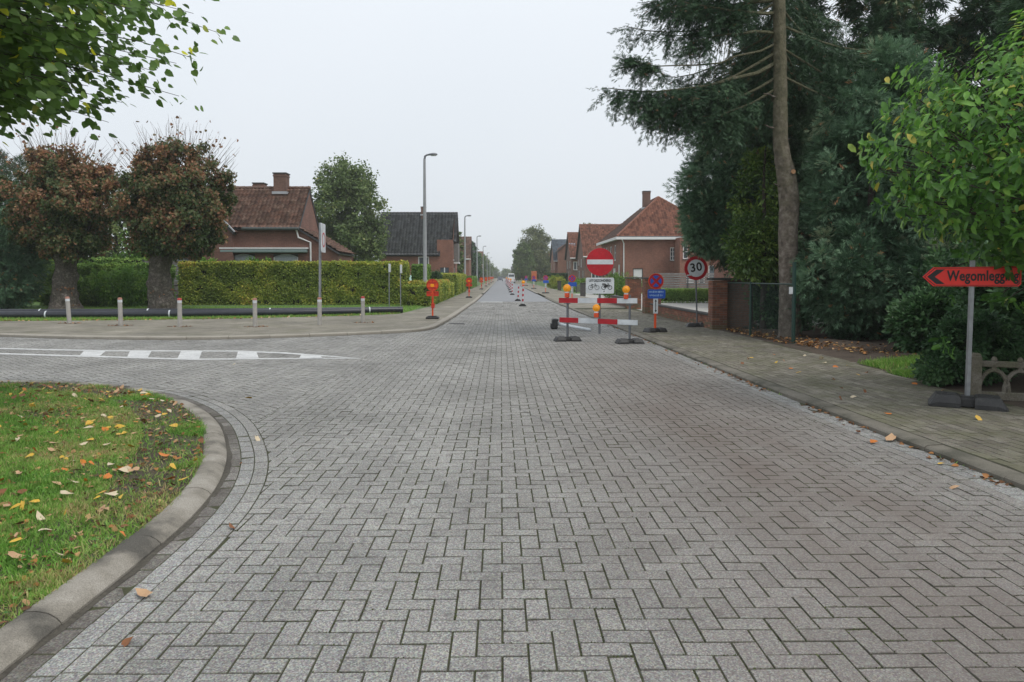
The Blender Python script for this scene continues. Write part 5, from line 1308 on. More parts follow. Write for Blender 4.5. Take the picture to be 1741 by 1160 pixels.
conifer('cypress_tree', 'large blue green cypress to the ground behind the garden soil', (8.75, 17.4, 0.05), [((0.0, 0, 1.5), (1.6, 1.3, 1.5), 190, 62, 0.30), ((0.2, 0.2, 3.6), (1.45, 1.3, 1.9), 170, 55, 0.30), ((0.4, 0.3, 5.4), (1.25, 1.2, 1.5), 100, 50, 0.3)], L_BLUE, 0.16, 6, trunk=[((0, 0, 0), (0.2, 0.2, 6), 0.14)])
conifer('cypress_tree', 'dark blue green cypress low behind the garden soil, beside the box shrub', (10.4, 15.9, 0.05), [((0.0, 0, 1.35), (1.7, 1.3, 1.35), 180, 60, 0.30), ((0.5, 0.2, 3.4), (1.8, 1.3, 1.7), 170, 55, 0.32)], L_BLUE, 0.15, 9, trunk=[((0, 0, 0), (0.1, 0, 4.5), 0.12)])
conifer('laurel_shrub', 'yellow green ivy clad shrub behind the fir trunk', (7.25, 20.2, 0.05), [((-0.15, 0, 2.35), (0.85, 0.7, 1.0), 95, 46, 0.30), ((0.1, 0.5, 3.9), (0.75, 0.7, 1.2), 60, 40, 0.28)], L_IVY, 0.10, 12, 'shrub', [((0, 0, 0), (0, 0, 5), 0.1), ((0.3, 0.1, 0), (0.4, 0, 3), 0.07), ((-0.35, 0, 0), (-0.3, 0, 2.5), 0.06)], 'oval', 0.5)
for i, (loc, h, r, lab) in enumerate((((9.3, 24.6), 12.5, 2.1, 'tall dark conifer behind the blue cypress'), ((12.2, 23.2), 13.5, 2.3, 'tall dark conifer behind the fir trunk'), ((15.2, 22.0), 13.0, 2.4, 'tall dark conifer behind the magnolia'), ((13.0, 16.6), 9.6, 1.9, 'dark conifer close behind the crown of the magnolia'), ((18.5, 21.0), 12.0, 2.6, 'dark conifer at the right edge of the picture'))):
    conifer('conifer_tree', lab, (loc[0], loc[1], 0.05), [((0, 0, h * 0.27), (r, r, h * 0.25), 120, 50, 0.5), ((0, 0, h * 0.52), (r * 0.85, r * 0.85, h * 0.24), 110, 50, 0.48), ((0, 0, h * 0.78), (r * 0.58, r * 0.58, h * 0.22), 80, 50, 0.42)], L_DARK, 0.27, 20 + i, trunk=[((0, 0, 0), (0, 0, h * 0.97), 0.2)], droop=0.75, dens=1.0)
for i, (loc, sz, lab) in enumerate((((9.0, 12.3), 1.15, 'dark evergreen shrub in the shade behind the detour sign'), ((10.6, 11.2), 1.3, 'dark evergreen shrub at the right edge behind the concrete fence'), ((8.3, 10.4), 1.0, 'dark evergreen shrub between box shrub and concrete fence'), ((11.8, 13.6), 1.5, 'tall dark evergreen shrub behind the magnolia trunk'), ((9.6, 14.4), 1.2, 'dark evergreen shrub below the low cypress'), ((7.95, 20.5), 0.75, 'dark evergreen shrub behind the wire mesh'), ((8.2, 13.9), 0.6, 'low dark evergreen shrub at the edge of the bare soil'))):
    conifer('evergreen_shrub', lab, (loc[0], loc[1], 0.05), [((0, 0, sz * 0.95), (sz, sz * 0.9, sz * 1.0), 110, 60, 0.26)], L_BOX, 0.09, 40 + i, 'shrub', [((0, 0, 0), (0, 0, sz), 0.05)], 'rhomb')
conifer('box_shrub', 'small rounded dark box shrub next to the detour sign post', (6.62, 10.15, 0.05), [((0, 0, 0.52), (0.52, 0.45, 0.5), 130, 80, 0.13), ((-0.35, 0.1, 0.22), (0.38, 0.35, 0.25), 50, 60, 0.1)], L_BOX, 0.045, 51, 'shrub', [((0, 0, 0), (0, 0, 0.5), 0.03)], 'rhomb')
# left side
conifer('cypress_tree', 'dark blue green cypress at the left edge behind the pipes', (-22.9, 34.2, 0.03), [((0, 0, 1.9), (1.5, 1.3, 1.9), 170, 60, 0.34), ((-0.6, 0, 3.0), (1.3, 1.2, 1.4), 90, 55, 0.32)], L_BLUE, 0.2, 61, trunk=[((0, 0, 0), (0, 0, 3.5), 0.12)])
conifer('conifer_tree', 'dark conifer far left behind the rust brown lindens', (-31, 46, 0.03), [((0, 0, 3), (3, 2.6, 3), 120, 50, .6), ((0, 0, 6), (2.4, 2.2, 3), 100, 45, .55)], L_DARK, 0.3, 62, trunk=[((0, 0, 0), (0, 0, 8), 0.2)])
for i, (x, y, z, r, m_, lab) in enumerate(((-18.9, 37.0, 1.7, 1.35, L_LIGHT, 'light green shrub seen between the two lindens'), (-17.2, 42.8, 2.2, 1.2, L_LIGHT, 'light green bush above the hedge beside the linden trunk'), (-14.3, 43.4, 2.25, 0.95, L_LIGHT, 'round light green bush rising over the hedge before the brick house'), (-21.4, 38.2, 1.2, 1.3, L_HEDGE_G, 'loose green shrub behind the left linden trunk'), (-24.6, 36.8, 1.1, 1.2, L_HEDGE, 'yellow green shrub at the left edge'))):
    conifer('garden_shrub', lab, (x, y, 0.03), [((0, 0, z * 0.62), (r, r * 0.8, z * 0.55), 110, 45, 0.26)], m_, 0.12, 70 + i, 'shrub', [((0, 0, 0), (0, 0, z * 0.6), 0.05)], 'oval')

def hedge(name, label, x0, x1, y0, y1, h, mat, size, dens, seed, yellow_top=0.25, rag=0.05, loc=None):
    """clipped hedge: a box core coloured like twigs in shade, clothed in leaves on every face"""
    t = empty(name, ((x0 + x1) / 2, (y0 + y1) / 2, 0.03)); tag(t, label, 'hedge')
    ox, oy = t.location.x, t.location.y
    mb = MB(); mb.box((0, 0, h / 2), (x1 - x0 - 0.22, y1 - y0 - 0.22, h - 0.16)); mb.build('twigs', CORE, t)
    areas = [((x1 - x0) * h, 'f'), ((x1 - x0) * h * 0.35, 'b'), ((y1 - y0) * h, 'l'), ((y1 - y0) * h, 'r'), ((x1 - x0) * (y1 - y0), 't')]
    PP, OO = [], []
    for A_, s in areas:
        n = int(A_ * dens * 2.0); a, b = RNG.random(n), RNG.random(n)
        dep = np.abs(RNG.normal(0, 0.07, n))
        if s == 'f': P = np.column_stack([x0 + a * (x1 - x0), y0 + dep, b * h]); o = [0, -1, 0]
        elif s == 'b': P = np.column_stack([x0 + a * (x1 - x0), y1 - dep, b * h]); o = [0, 1, 0]
        elif s == 'l': P = np.column_stack([x0 + dep, y0 + a * (y1 - y0), b * h]); o = [-1, 0, 0]
        elif s == 'r': P = np.column_stack([x1 - dep, y0 + a * (y1 - y0), b * h]); o = [1, 0, 0]
        else: P = np.column_stack([x0 + a * (x1 - x0), y0 + b * (y1 - y0), h - dep * 0.8 + np.abs(RNG.normal(0, 0.03, n)) * (RNG.random(n) < 0.3)]); o = [0, 0, 1]
        O = np.tile(np.array(o, float), (n, 1)); P = P + O * (0.05 * nz3(P, 1.1, seed) + rag * nz3(P, 3.1, seed + 1))[:, None]
        PP.append(P); OO.append(O)
    P = np.vstack(PP); O = np.vstack(OO); n = len(P)
    keep = (nz3(P, 4.5, seed + 2) + RNG.random(n)) > 0.0; P, O = P[keep], O[keep]; n = len(P)
    P[:, 2] = np.where((P[:, 2] < 0.25) & (RNG.random(n) < 0.5), P[:, 2] + 0.3, P[:, 2])
    rn = np.clip(0.42 + 0.26 * nz3(P, 0.9, seed) + 0.20 * nz3(P, 2.6, seed + 4) + yellow_top * np.clip((P[:, 2] - h + 0.25) / 0.25, 0, 1) + RNG.normal(0, 0.17, n), 0, 1)
    N = unit(O + np.array([0, 0, 0.55]) + RNG.normal(0, 0.32, (n, 3))); A = unit(RNG.normal(0, 1, (n, 3)) + O * 0.3 + np.array([0, 0, -0.3]))
    leaf_obj('leaves', P - np.array([ox, oy, 0]), A, N, RNG.uniform(size * 0.8, size * 1.6, n), 'rhomb', mat, rn, t)
    return t
hedge('hedge', 'long tall clipped hornbeam hedge behind the black pipes', -17.3, -5.15, 39.8, 41.0, 2.30, L_HEDGE, 0.085, 900, 3)
hedge('hedge', 'dark looser hedge between the two linden trunks', -24.0, -17.6, 38.6, 39.8, 2.15, L_HEDGE_G, 0.09, 750, 5, 0.12, 0.12)
hedge('hedge', 'end stretch of tall hedge beside the first street lamp', -5.1, -4.3, 42.2, 44.5, 2.2, L_HEDGE_G, 0.08, 900, 7)
hedge('hedge', 'low yellow green hedge at the foot of the first street lamp', -5.0, -3.62, 37.6, 39.3, 1.05, L_HEDGE, 0.06, 1500, 9, 0.15)
hedge('hedge', 'yellow hedge along the sidewalk behind the orange sign', -4.95, -3.62, 39.5, 51.5, 1.25, L_HEDGE, 0.065, 1000, 11, 0.3)
hedge('hedge', 'small brown green hedge along the sidewalk beyond the yellow one', -4.9, -3.62, 52.2, 57.0, 1.05, L_HEDGE, 0.07, 800, 13, 0.1)
hedge('hedge', 'square tall hedge along the sidewalk before the dark roofed house', -6.9, -3.62, 60.0, 76, 1.75, L_HEDGE, 0.08, 500, 15, 0.25)
hedge('hedge', 'low green hedge beyond the second street lamp', -6.5, -3.9, 96, 118, 1.5, L_HEDGE_G, 0.10, 300, 17, 0.1)
hedge('hedge', 'low clipped box hedge across the yard behind the brick wall', 9.2, 13.6, 42.8, 43.8, 0.78, L_HEDGE_G, 0.05, 1500, 19, 0.3, 0.02)
hedge('hedge', 'dark hedge before the slate roofed house on the right', 8.0, 12.6, 128, 131, 2.0, L_BOX, 0.12, 350, 21, 0.0)
for i, (x, y, z, r, m_, lab) in enumerate(((6.9, 92, 1.5, 1.1, L_HEDGE, 'yellow flowering bush on the right sidewalk edge'), (8.8, 62, 1.3, 1.2, L_HEDGE_G, 'low shrub beside the brick gatepost'), (7.4, 47, 1.5, 0.9, L_HEDGE_G, 'green shrub in front of the brick gatepost'), (10.9, 66, 1.7, 1.8, L_HEDGE_G, 'grey green shrub under the hipped house'), (8.2, 74, 1.2, 1.4, L_LIGHT, 'light green plants in the front garden on the right'), (7.6, 104, 1.6, 1.3, L_HEDGE, 'yellow green bush before the hedge on the right'), (-5.2, 58.6, 1.9, 0.5, L_BOX, 'dark pointed box bush before the dark roofed house'))):
    conifer('garden_shrub', lab, (x, y, 0.03), [((0, 0, z * 0.5), (r, r * 0.8, z * 0.55), 70, 40, 0.24)], m_, 0.10, 90 + i, 'shrub', [((0, 0, 0), (0, 0, z * 0.5), 0.04)], 'oval')
def broadleaf(name, label, loc, h, r, mat, size, seed, k=260, per=60, base=0.25, grp=None, cr=0.17):
    t = empty(name, loc); tag(t, label, 'tree', grp); mb = MB(); mb.tube([(0, 0, -0.1), (0, 0, h * 0.25), (0.1, 0, h * 0.6), (0, 0, h * 0.9)], [r * 0.07, r * 0.055, r * 0.035, 0.03], 10)
    for i in range(14):
        a = random.uniform(0, 2 * PI); z = random.uniform(0.25, 0.7) * h; limb(mb, (0, 0, z), (math.cos(a) * r * .75, math.sin(a) * r * .75, z + random.uniform(.1, .25) * h), r * 0.025, 0.02, 0, 5, 0.1)
    mb.build('trunk', BARK_D, t, smooth=True); PP, OO = [], []
    for (c, rr, kk) in (((0, 0, h * (base + (1 - base) * 0.42)), (r, r, h * (1 - base) * 0.46), k), ((0, 0, h * 0.80), (r * 0.72, r * 0.72, h * 0.2), k // 3), ((-r * 0.35, 0, h * (base + .14)), (r * 0.6, r * 0.6, h * 0.17), k // 4), ((r * 0.4, -r * .2, h * (base + .18)), (r * 0.55, r * 0.55, h * 0.17), k // 4)):
        P, o = clump_points(c, rr, kk, per, r * cr, 0.45); PP.append(P); OO.append(o)
    P = np.vstack(PP); O = np.vstack(OO); n = len(P)
    leaves_about(P, O, mat, RNG.uniform(size * .7, size * 1.3, n), 'rhomb', np.clip(0.45 + 0.2 * nz3(P, 0.7, seed) + RNG.normal(0, .18, n), 0, 1), 'crown', t, 0.5, 0.3)
    return t
broadleaf('plane_tree', 'large round green tree between the two houses on the left', (-15.9, 76, 0), 13.9, 4.5, L_TREE, 0.28, 3, 330, 62, 0.2)
broadleaf('birch_tree', 'tall hazy tree overhanging the street on the right', (9.6, 205, 0), 15.2, 5.6, L_BIRCH, 0.42, 5, 230, 55, 0.1, None, 0.2)
broadleaf('birch_tree', 'lower hazy tree in front of the tall one on the right', (5.9, 196, 0), 10.5, 3.4, L_TREE, 0.4, 6, 120, 50, 0.08)
broadleaf('garden_tree', 'green tree behind the skylight roof on the right', (17, 142, 0), 12.0, 3.2, L_BIRCH, 0.35, 7, 120, 45, 0.3)
broadleaf('garden_tree', 'tall narrow dark tree just beyond the dark roofed house', (-6.9, 104, 0), 8.6, 2.0, L_TREE, 0.26, 8, 130, 50, 0.1)
broadleaf('garden_tree', 'dark rounded tree beyond the second street lamp', (-6.8, 150, 0), 8.8, 2.9, L_DARK, 0.34, 9, 130, 45, 0.12)
broadleaf('garden_tree', 'hazy green tree far along the left sidewalk', (-8.0, 215, 0), 9.0, 4.0, L_TREE, 0.45, 10, 120, 45, 0.08)
broadleaf('garden_tree', 'pale hazy tree near the end of the street on the left', (-7.5, 290, 0), 10.5, 4.6, L_TREE, 0.5, 11, 110, 45, 0.08)
broadleaf('garden_tree', 'hazy tree near the end of the street on the right', (12, 345, 0), 11, 5, L_BIRCH, 0.6, 12, 110, 40, 0.08)
broadleaf('garden_tree', 'hazy tree left of the closing row of houses', (-22, 420, 0), 12, 6, L_TREE, 0.7, 13, 110, 40, 0.08)
broadleaf('garden_tree', 'hazy tree right of the closing row of houses', (19, 430, 0), 14, 6, L_TREE, 0.7, 14, 110, 40, 0.08)

for i, (x, y, h, r_, m_, lab) in enumerate(((-27, 52, 7.5, 3.4, L_TREE, 'green tree behind the left linden crown'), (-33, 44, 6.5, 3.2, L_HEDGE_G, 'yellow green tree at the left edge behind the lindens'), (-23.6, 50, 4.6, 2.4, L_LIGHT, 'low light green tree in the gap between the lindens'), (-40, 62, 10, 5, L_DARK, 'dark tree mass far behind the left edge'), (-30.5, 68, 8.5, 4.2, L_TREE, 'green tree deep behind the lindens'), (-22.5, 62, 6.5, 3.0, L_TREE, 'tree behind the brick house, mostly hidden'))):
    broadleaf('garden_tree', lab, (x, y, 0.0), h, r_, m_, 0.22, 120 + i, 120, 50, 0.02)
hedge('hedge', 'dark garden hedge behind the loose shrubs on the left', -34, -19.8, 44.2, 45.0, 2.6, L_HEDGE_G, 0.12, 220, 31)

for i, (x, y, h, r_, lab) in enumerate(((-5.5, 500, 8.0, 5.0, 'small pale tree at the left of the vanishing road'), (3.5, 530, 7.0, 4.5, 'small pale tree at the very end of the road'), (10.5, 505, 8.5, 5.0, 'small pale tree at the right of the vanishing road'))):
    broadleaf('garden_tree', lab, (x, y, 0.0), h, r_, L_TREE, 0.7, 140 + i, 90, 40, 0.05)

# ------------------------------------------------------------------ roadworks signs and street furniture
def disc(mb, r, y, z, th=0.012, n=40, mi=0, x=0.0): mb.prism([(x + r * math.cos(2 * PI * k / n), z + r * math.sin(2 * PI * k / n)) for k in range(n)], y, y + th, mi=mi)
def ringp(mb, r0, r1, y, z, th=0.004, n=40, x=0.0):
    for k in range(n):
        a, b = 2 * PI * k / n, 2 * PI * (k + 1) / n
        mb.prism([(x + r1 * math.cos(a), z + r1 * math.sin(a)), (x + r1 * math.cos(b), z + r1 * math.sin(b)), (x + r0 * math.cos(b), z + r0 * math.sin(b)), (x + r0 * math.cos(a), z + r0 * math.sin(a))], y, y + th)
def rrect(w, h, r, n=5):
    pts = []
    for cx, cz, a0 in ((w / 2 - r, h / 2 - r, 0), (-w / 2 + r, h / 2 - r, PI / 2), (-w / 2 + r, -h / 2 + r, PI), (w / 2 - r, -h / 2 + r, 1.5 * PI)):
        pts += [(cx + r * math.cos(a0 + PI / 2 * k / n), cz + r * math.sin(a0 + PI / 2 * k / n)) for k in range(n + 1)]
    return pts
def shift(poly, dx, dz): return [(p[0] + dx, p[1] + dz) for p in poly]
def bar2(mb, a, b, w, y, th=0.003):
    a, b = Vector(a), Vector(b); d = (b - a).normalized(); nn = Vector((-d.y, d.x)) * w / 2
    mb.prism([tuple(a - nn), tuple(b - nn), tuple(b + nn), tuple(a + nn)], y, y + th)

def foot_block(parent, rz=0.0, s=1.0, name='foot', at=(0, 0, 0)):
    """black rubber foot: two sloped halves joined by a low bridge with a socket"""
    mb = MB(); W, D, Hh = 0.80 * s, 0.40 * s, 0.135 * s
    for sx in (-1, 1):
        prof = [(0.07, 0.0), (W / 2, 0.0), (W / 2, 0.022), (W / 2 - 0.075 * s, Hh), (0.10, Hh), (0.07, Hh - 0.02)]
        pr = [(p[0] * sx, p[1]) for p in prof]; n = len(pr)
        vs = []
        for (y, ins) in ((-D / 2, 1.0), (-D / 2 + 0.045 * s, 0.0), (D / 2 - 0.045 * s, 0.0), (D / 2, 1.0)):
            for (x, z) in pr: vs.append((x - (0.02 * sx if ins and abs(x) > 0.3 * s else 0), y, z if not ins else min(z, 0.05 * s)))
        fs = []
        for k in range(3): fs += [(k * n + i, k * n + (i + 1) % n, (k + 1) * n + (i + 1) % n, (k + 1) * n + i) for i in range(n)]
        fs += [tuple(range(n - 1, -1, -1)), tuple(3 * n + i for i in range(n))]
        mb.add(vs, fs)
        for yy in (-0.06 * s, 0.06 * s): mb.box((sx * (W / 2 - 0.17 * s), yy, Hh + 0.004), (0.06 * s, 0.055 * s, 0.016), ch=0.004)
        mb.box((sx * 0.16 * s, 0, Hh + 0.003), (0.09 * s, 0.22 * s, 0.014), ch=0.004)
    mb.box((0, 0, 0.055 * s), (0.16, D * 0.62, 0.10 * s), ch=0.008); mb.box((0, 0, 0.115 * s), (0.13, 0.13, 0.03), ch=0.004)
    R = Matrix.Translation(at) @ Matrix.Rotation(rz, 4, 'Z'); mb.v = [tuple(R @ Vector(v)) for v in mb.v]
    return mb.build(name, RUBBER, parent)

def post(parent, h, w=0.04, mat=None, z0=0.05, at=(0, 0), name='post', ch=0.004):
    mb = MB(); mb.box((at[0], at[1], (z0 + h) / 2), (w, w, h - z0), ch=ch); return mb.build(name, mat or STEEL, parent)

def lamp_part(parent, at, r=0.085, on=True):
    """round amber warning lamp with red battery case below"""
    x, y, z = at; mb = MB()
    mb.box((x, y, z - 0.17), (0.10, 0.075, 0.12), ch=0.012); b = mb.build('warning_lamp', AMBER_R, parent)
    w = MB(); w.box((x, y, z - 0.105), (0.085, 0.07, 0.04), ch=0.006); w.build('lamp_collar', WHITE, b)
    l = MB(); l.lathe([(r * .5, -0.045), (r * .94, -0.03), (r, 0), (r * .94, 0.03), (r * .5, 0.045)], at, 22, 'y'); lo = l.build('lens', AMBER, b, smooth=True)
    k = MB(); k.lathe([(r * 0.62, 0), (r * 0.5, -0.012), (r * 0.2, -0.018)], (x, y - 0.043, z), 18, 'y'); k.build('lens_ridge', AMBER, b, smooth=True)
    return b

# ---- red detour arrow sign "Wegomlegging"
t = empty('detour_sign', (5.50, 8.55, 0.056), math.radians(-4)); tag(t, 'red arrow sign reading Wegomlegging on a grey post with black foot', 'road sign')
foot_block(t, math.radians(-26)); post(t, 1.72, 0.042)
poly = [(-0.56, 0.0), (-0.44, 0.112), (0.53, 0.118), (0.56, 0.09), (0.56, -0.09), (0.53, -0.118), (-0.44, -0.112)]
def board(mb, p, y, th, z): mb.prism(shift(p, 0, z), y, y + th)
mb = MB(); board(mb, poly, -0.045, 0.02, 1.53); pl = mb.build('plate', BLACK, t)
sc_ = lambda p, k, kz: [(x * k, z * kz) for x, z in p]
mb = MB(); board(mb, sc_(poly, 0.995, 0.985), -0.048, 0.003, 1.53); mb.build('rim', SIGNRED, pl)
mb = MB(); board(mb, sc_(poly, 0.965, 0.90), -0.0505, 0.0025, 1.53); mb.build('border', BLACK, pl)
mb = MB(); board(mb, sc_(poly, 0.95, 0.86), -0.053, 0.0025, 1.53); mb.build('face', SIGNRED, pl)
mb = MB(); mb.prism(shift([(-0.51, 0), (-0.405, 0.085), (-0.31, 0.085), (-0.425, 0.0), (-0.31, -0.085), (-0.405, -0.085)], 0, 1.53), -0.056, -0.053); mb.build('arrow', BLACK, pl)
me = text_mesh('Wegomlegging', 0.155, BLACK, 1.04, 0.004); o = link(bpy.data.objects.new('lettering', me), pl); o.scale = (0.84, 1, 1.08); o.location = (0.12, -0.0555, 1.535)
t.rotation_euler.y = math.radians(-0.8); t.rotation_euler[1] = math.radians(0.8)
pl.rotation_euler.y = math.radians(-1.0)

# ---- barrier with no-entry sign
t = empty('road_barrier', (1.63, 18.0, 0.0), math.radians(-24.8)); tag(t, 'road barrier with two red and white boards and three amber lamps', 'barrier')
W2 = 1.56
for x in (0, W2):
    foot_block(t, math.radians(24.8 + 8), 0.82, 'foot', (x, 0, 0))
    mb = MB(); mb.box((x, 0, 0.60), (0.045, 0.045, 1.10), ch=0.004); mb.build('post', STEEL_D, t)
for z, tl in ((1.0, -0.008), (0.52, 0.012)):
    bd = MB(); bd.box((W2 / 2, -0.04, z), (1.96, 0.022, 0.125)); b = bd.build('board', STEEL, t)
    for k in range(4):
        s = MB(); s.box((W2 / 2 - 0.735 + k * 0.49, -0.054, z), (0.486, 0.005, 0.121)); s.build('stripe', RED if k % 2 == 0 else WHITE, b)
    b.rotation_euler.y = tl
    for x in (0, W2): c = MB(); c.box((x, -0.03, z - 0.08), (0.16, 0.03, 0.018)); c.build('clamp', STEEL_D, t)
lamp_part(t, (0.0, -0.04, 1.30), 0.098); lamp_part(t, (W2 - 0.08, -0.04, 1.28), 0.092); lamp_part(t, (W2 * 0.49, -0.09, 0.83), 0.092)
# ---- no-entry sign clamped to the boards
t = empty('no_entry_sign', (2.38, 17.72, 0.2), math.radians(-1)); tag(t, 'round red no entry sign with white plate for cyclists above the barrier', 'road sign')
mb = MB(); mb.box((0, 0, 0.9), (0.05, 0.05, 1.80), ch=0.005); mb.build('post', STEEL_D, t)
mb = MB(); disc(mb, 0.335, -0.05, 1.735, 0.02); d = mb.build('disc', M('sign_back_grey', (0.32, 0.33, 0.34), (0.28, 0.29, 0.3), 8, 0.5), t)
mb = MB(); disc(mb, 0.333, -0.054, 1.735, 0.004); mb.build('face', RED, d)
mb = MB(); mb.prism(shift(rrect(0.625, 0.115, 0.008), 0, 1.735), -0.0575, -0.0535); mb.build('bar', WHITE, d)
mb = MB(); mb.prism(shift(rrect(0.68, 0.385, 0.035), 0.0, 1.165), -0.05, -0.034); p = mb.build('sub_plate', WHITE, t)
o = link(bpy.data.objects.new('lettering', text_mesh('UITGEZONDERD', 0.082, BLACK, 1.02, 0.002)), p); o.scale = (0.84, 1, 1); o.location = (0, -0.053, 1.285)
mb = MB()
def bike(cx, moped):
    z = 1.12
    for sx in (-1, 1): ringp(mb, 0.047 if not moped else 0.040, 0.056 if not moped else 0.054, -0.0535, z, 0.0035, 20, cx + sx * 0.078)
    L = [((-0.078, z), (-0.02, z + 0.002)), ((-0.02, z + .002), (-0.045, z + 0.075)), ((-0.045, z + 0.068), (0.045, z + 0.062)), ((-0.02, z), (0.05, z + 0.065)), ((-0.078, z), (-0.042, z + 0.068)), ((0.078, z), (0.04, z + 0.095)), ((0.04, z + 0.095), (0.015, z + 0.10)), ((-0.062, z + 0.082), (-0.025, z + 0.082))]
    for a, b in L: bar2(mb, (cx + a[0], a[1]), (cx + b[0], b[1]), 0.010 if not moped else 0.013, -0.0535)
    if moped:
        mb.prism([(cx - 0.06, z + 0.01), (cx + 0.025, z + 0.01), (cx + 0.02, z + 0.055), (cx - 0.05, z + 0.06)], -0.055, -0.052); mb.prism([(cx - 0.12, z + 0.068), (cx - 0.02, z + 0.068), (cx - 0.03, z + 0.095), (cx - 0.11, z + 0.10)], -0.055, -0.052)
bike(-0.15, False); bike(0.165, True)
mb.prism([(0.085, 1.01), (0.105, 1.01), (0.115, 1.045), (0.09, 1.04)], -0.0535, -0.0505)
mb.build('symbols', BLACK, p)

# ---- no-stopping sign with blue sub plate
def no_stop(loc, rz, label, full=True, s=1.0, foot_rz=0.3, grp='temporary no-stopping signs on the sidewalk'):
    t = empty('no_stopping_sign', loc, rz); tag(t, label, 'road sign', grp)
    foot_block(t, foot_rz, 0.8)
    mb = MB(); mb.box((0, 0, 0.66), (0.05, 0.05, 1.2), ch=0.004); mb.build('post', ORANGE, t)
    mb = MB(); mb.box((0, -0.033, 0.72), (0.13, 0.012, 0.42)); pp = mb.build('arrow_plate', WHITE, t)
    mb = MB(); bar2(mb, (0, 0.60), (0, 0.84), 0.02, -0.0425); mb.prism([(-0.035, 0.84), (0.035, 0.84), (0, 0.90)], -0.0425, -0.0395); mb.prism([(-0.035, 0.60), (0, 0.54), (0.035, 0.60)], -0.0425, -0.0395); mb.build('arrow', BLACK, pp)
    mb = MB(); mb.prism(shift(rrect(0.50, 0.25, 0.04), 0.02, 1.05), -0.05, -0.03); bp = mb.build('sub_plate', BLUE, t)
    if full:
        mb = MB(); r = random.Random(4)
        x = -0.19
        while x < 0.22:      # two worn, unreadable lines of pale print
            w = r.uniform(0.012, 0.04); mb.prism(shift(rrect(w, r.uniform(0.03, 0.055), 0.004, 2), x, 1.105 + r.uniform(-.006, .006)), -0.053, -0.05); x += w + r.uniform(0.006, 0.016)
        x = -0.17
        while x < 0.19:
            w = r.uniform(0.010, 0.028); mb.prism(shift(rrect(w, r.uniform(0.03, 0.06), 0.004, 2), x, 1.01 + r.uniform(-.006, .006)), -0.053, -0.05); x += w + r.uniform(0.008, 0.02)
        mb.build('worn_print', M('worn_pale_print', (0.35, 0.5, 0.7), (0.25, 0.4, 0.65), 40, 0.5), bp)
    mb = MB(); disc(mb, 0.215, -0.05, 1.40, 0.018); d = mb.build('disc', RED, t)
    mb = MB(); ringp(mb, 0.205, 0.217, -0.053, 1.40); mb.build('rim', ORANGE, d)
    mb = MB()
    for k in range(4):
        a0 = k * PI / 2 - PI / 4 + 0.22; a1 = a0 + PI / 2 - 0.44; pts = [(0.048 * math.cos((a0 + a1) / 2), 1.40 + 0.048 * math.sin((a0 + a1) / 2))] + [(0.158 * math.cos(a0 + (a1 - a0) * i / 8), 1.40 + 0.158 * math.sin(a0 + (a1 - a0) * i / 8)) for i in range(9)]
        mb.prism(pts, -0.054, -0.05)
    mb.build('field', BLUE, d)
    return t
no_stop((4.25, 20.2, 0.056), math.radians(6), 'round blue and red no stopping sign with blue plate, beside the barrier')
for i, (x, y, lab) in enumerate(((4.25, 44, 'hidden behind the amber lamp of the barrier'), (4.0, 66, 'near the yellow bush, far along the right sidewalk'), (4.0, 90, 'further on before the orange board'), (4.0, 118, 'hazy and small beyond the orange board'))):
    no_stop((x, y, 0.062), 0.0, 'small blue and red no stopping sign ' + lab, False)

# ---- 30 km/h sign
t = empty('speed_limit_sign', (5.98, 22.3, 0.056), math.radians(4), 0, math.radians(-2.2)); tag(t, 'round speed limit sign reading 30 on a thin leaning post', 'road sign')
foot_block(t, -0.15, 0.85); mb = MB(); mb.tube([(0, 0, 0.08), (0, 0, 1.9)], 0.024, 10); mb.build('post', STEEL_D, t, smooth=True)
mb = MB(); disc(mb, 0.36, -0.045, 1.78, 0.018); d = mb.build('disc', RED, t)
mb = MB(); disc(mb, 0.265, -0.0485, 1.78, 0.0035); mb.build('face', WHITE, d)
o = link(bpy.data.objects.new('lettering', text_mesh('30', 0.36, BLACK, 1.08, 0.008)), d); o.location = (0.0, -0.0505, 1.80)
o.rotation_euler.y = math.radians(-7)
mb = MB(); r = random.Random(2)
for k in range(7): mb.prism(shift(rrect(r.uniform(.02, .05), r.uniform(.02, .045), .005, 2), -0.2 + r.uniform(-.07, .07), 1.60 + r.uniform(-.03, .03)), -0.0525, -0.0505)
mb.build('sticker_residue', WHITE, d)

# ---- fallen delineator behind the barrier
t = empty('delineator', (1.62, 22.2, 0.0), math.radians(0)); tag(t, 'white delineator post fallen over on its side behind the barrier', 'delineator')
mb = MB(); mb.box((0, 0, 0.16), (0.16, 0.42, 0.30), ch=0.03); mb.box((-0.07, 0.02, 0.09), (0.10, 0.36, 0.16), ch=0.02); mb.box((0.06, 0, 0.27), (0.09, 0.30, 0.06), ch=0.01); mb.build('foot', RUBBER, t)
mb = MB(); mb.tube([(0.06, -0.02, 0.16), (0.92, -1.05, 0.05)], [0.045, 0.045], 12); mb.tube([(0.92, -1.05, 0.05), (0.965, -1.105, 0.045)], [0.045, 0.03], 12); mb.build('post', WHITE, t, smooth=True)

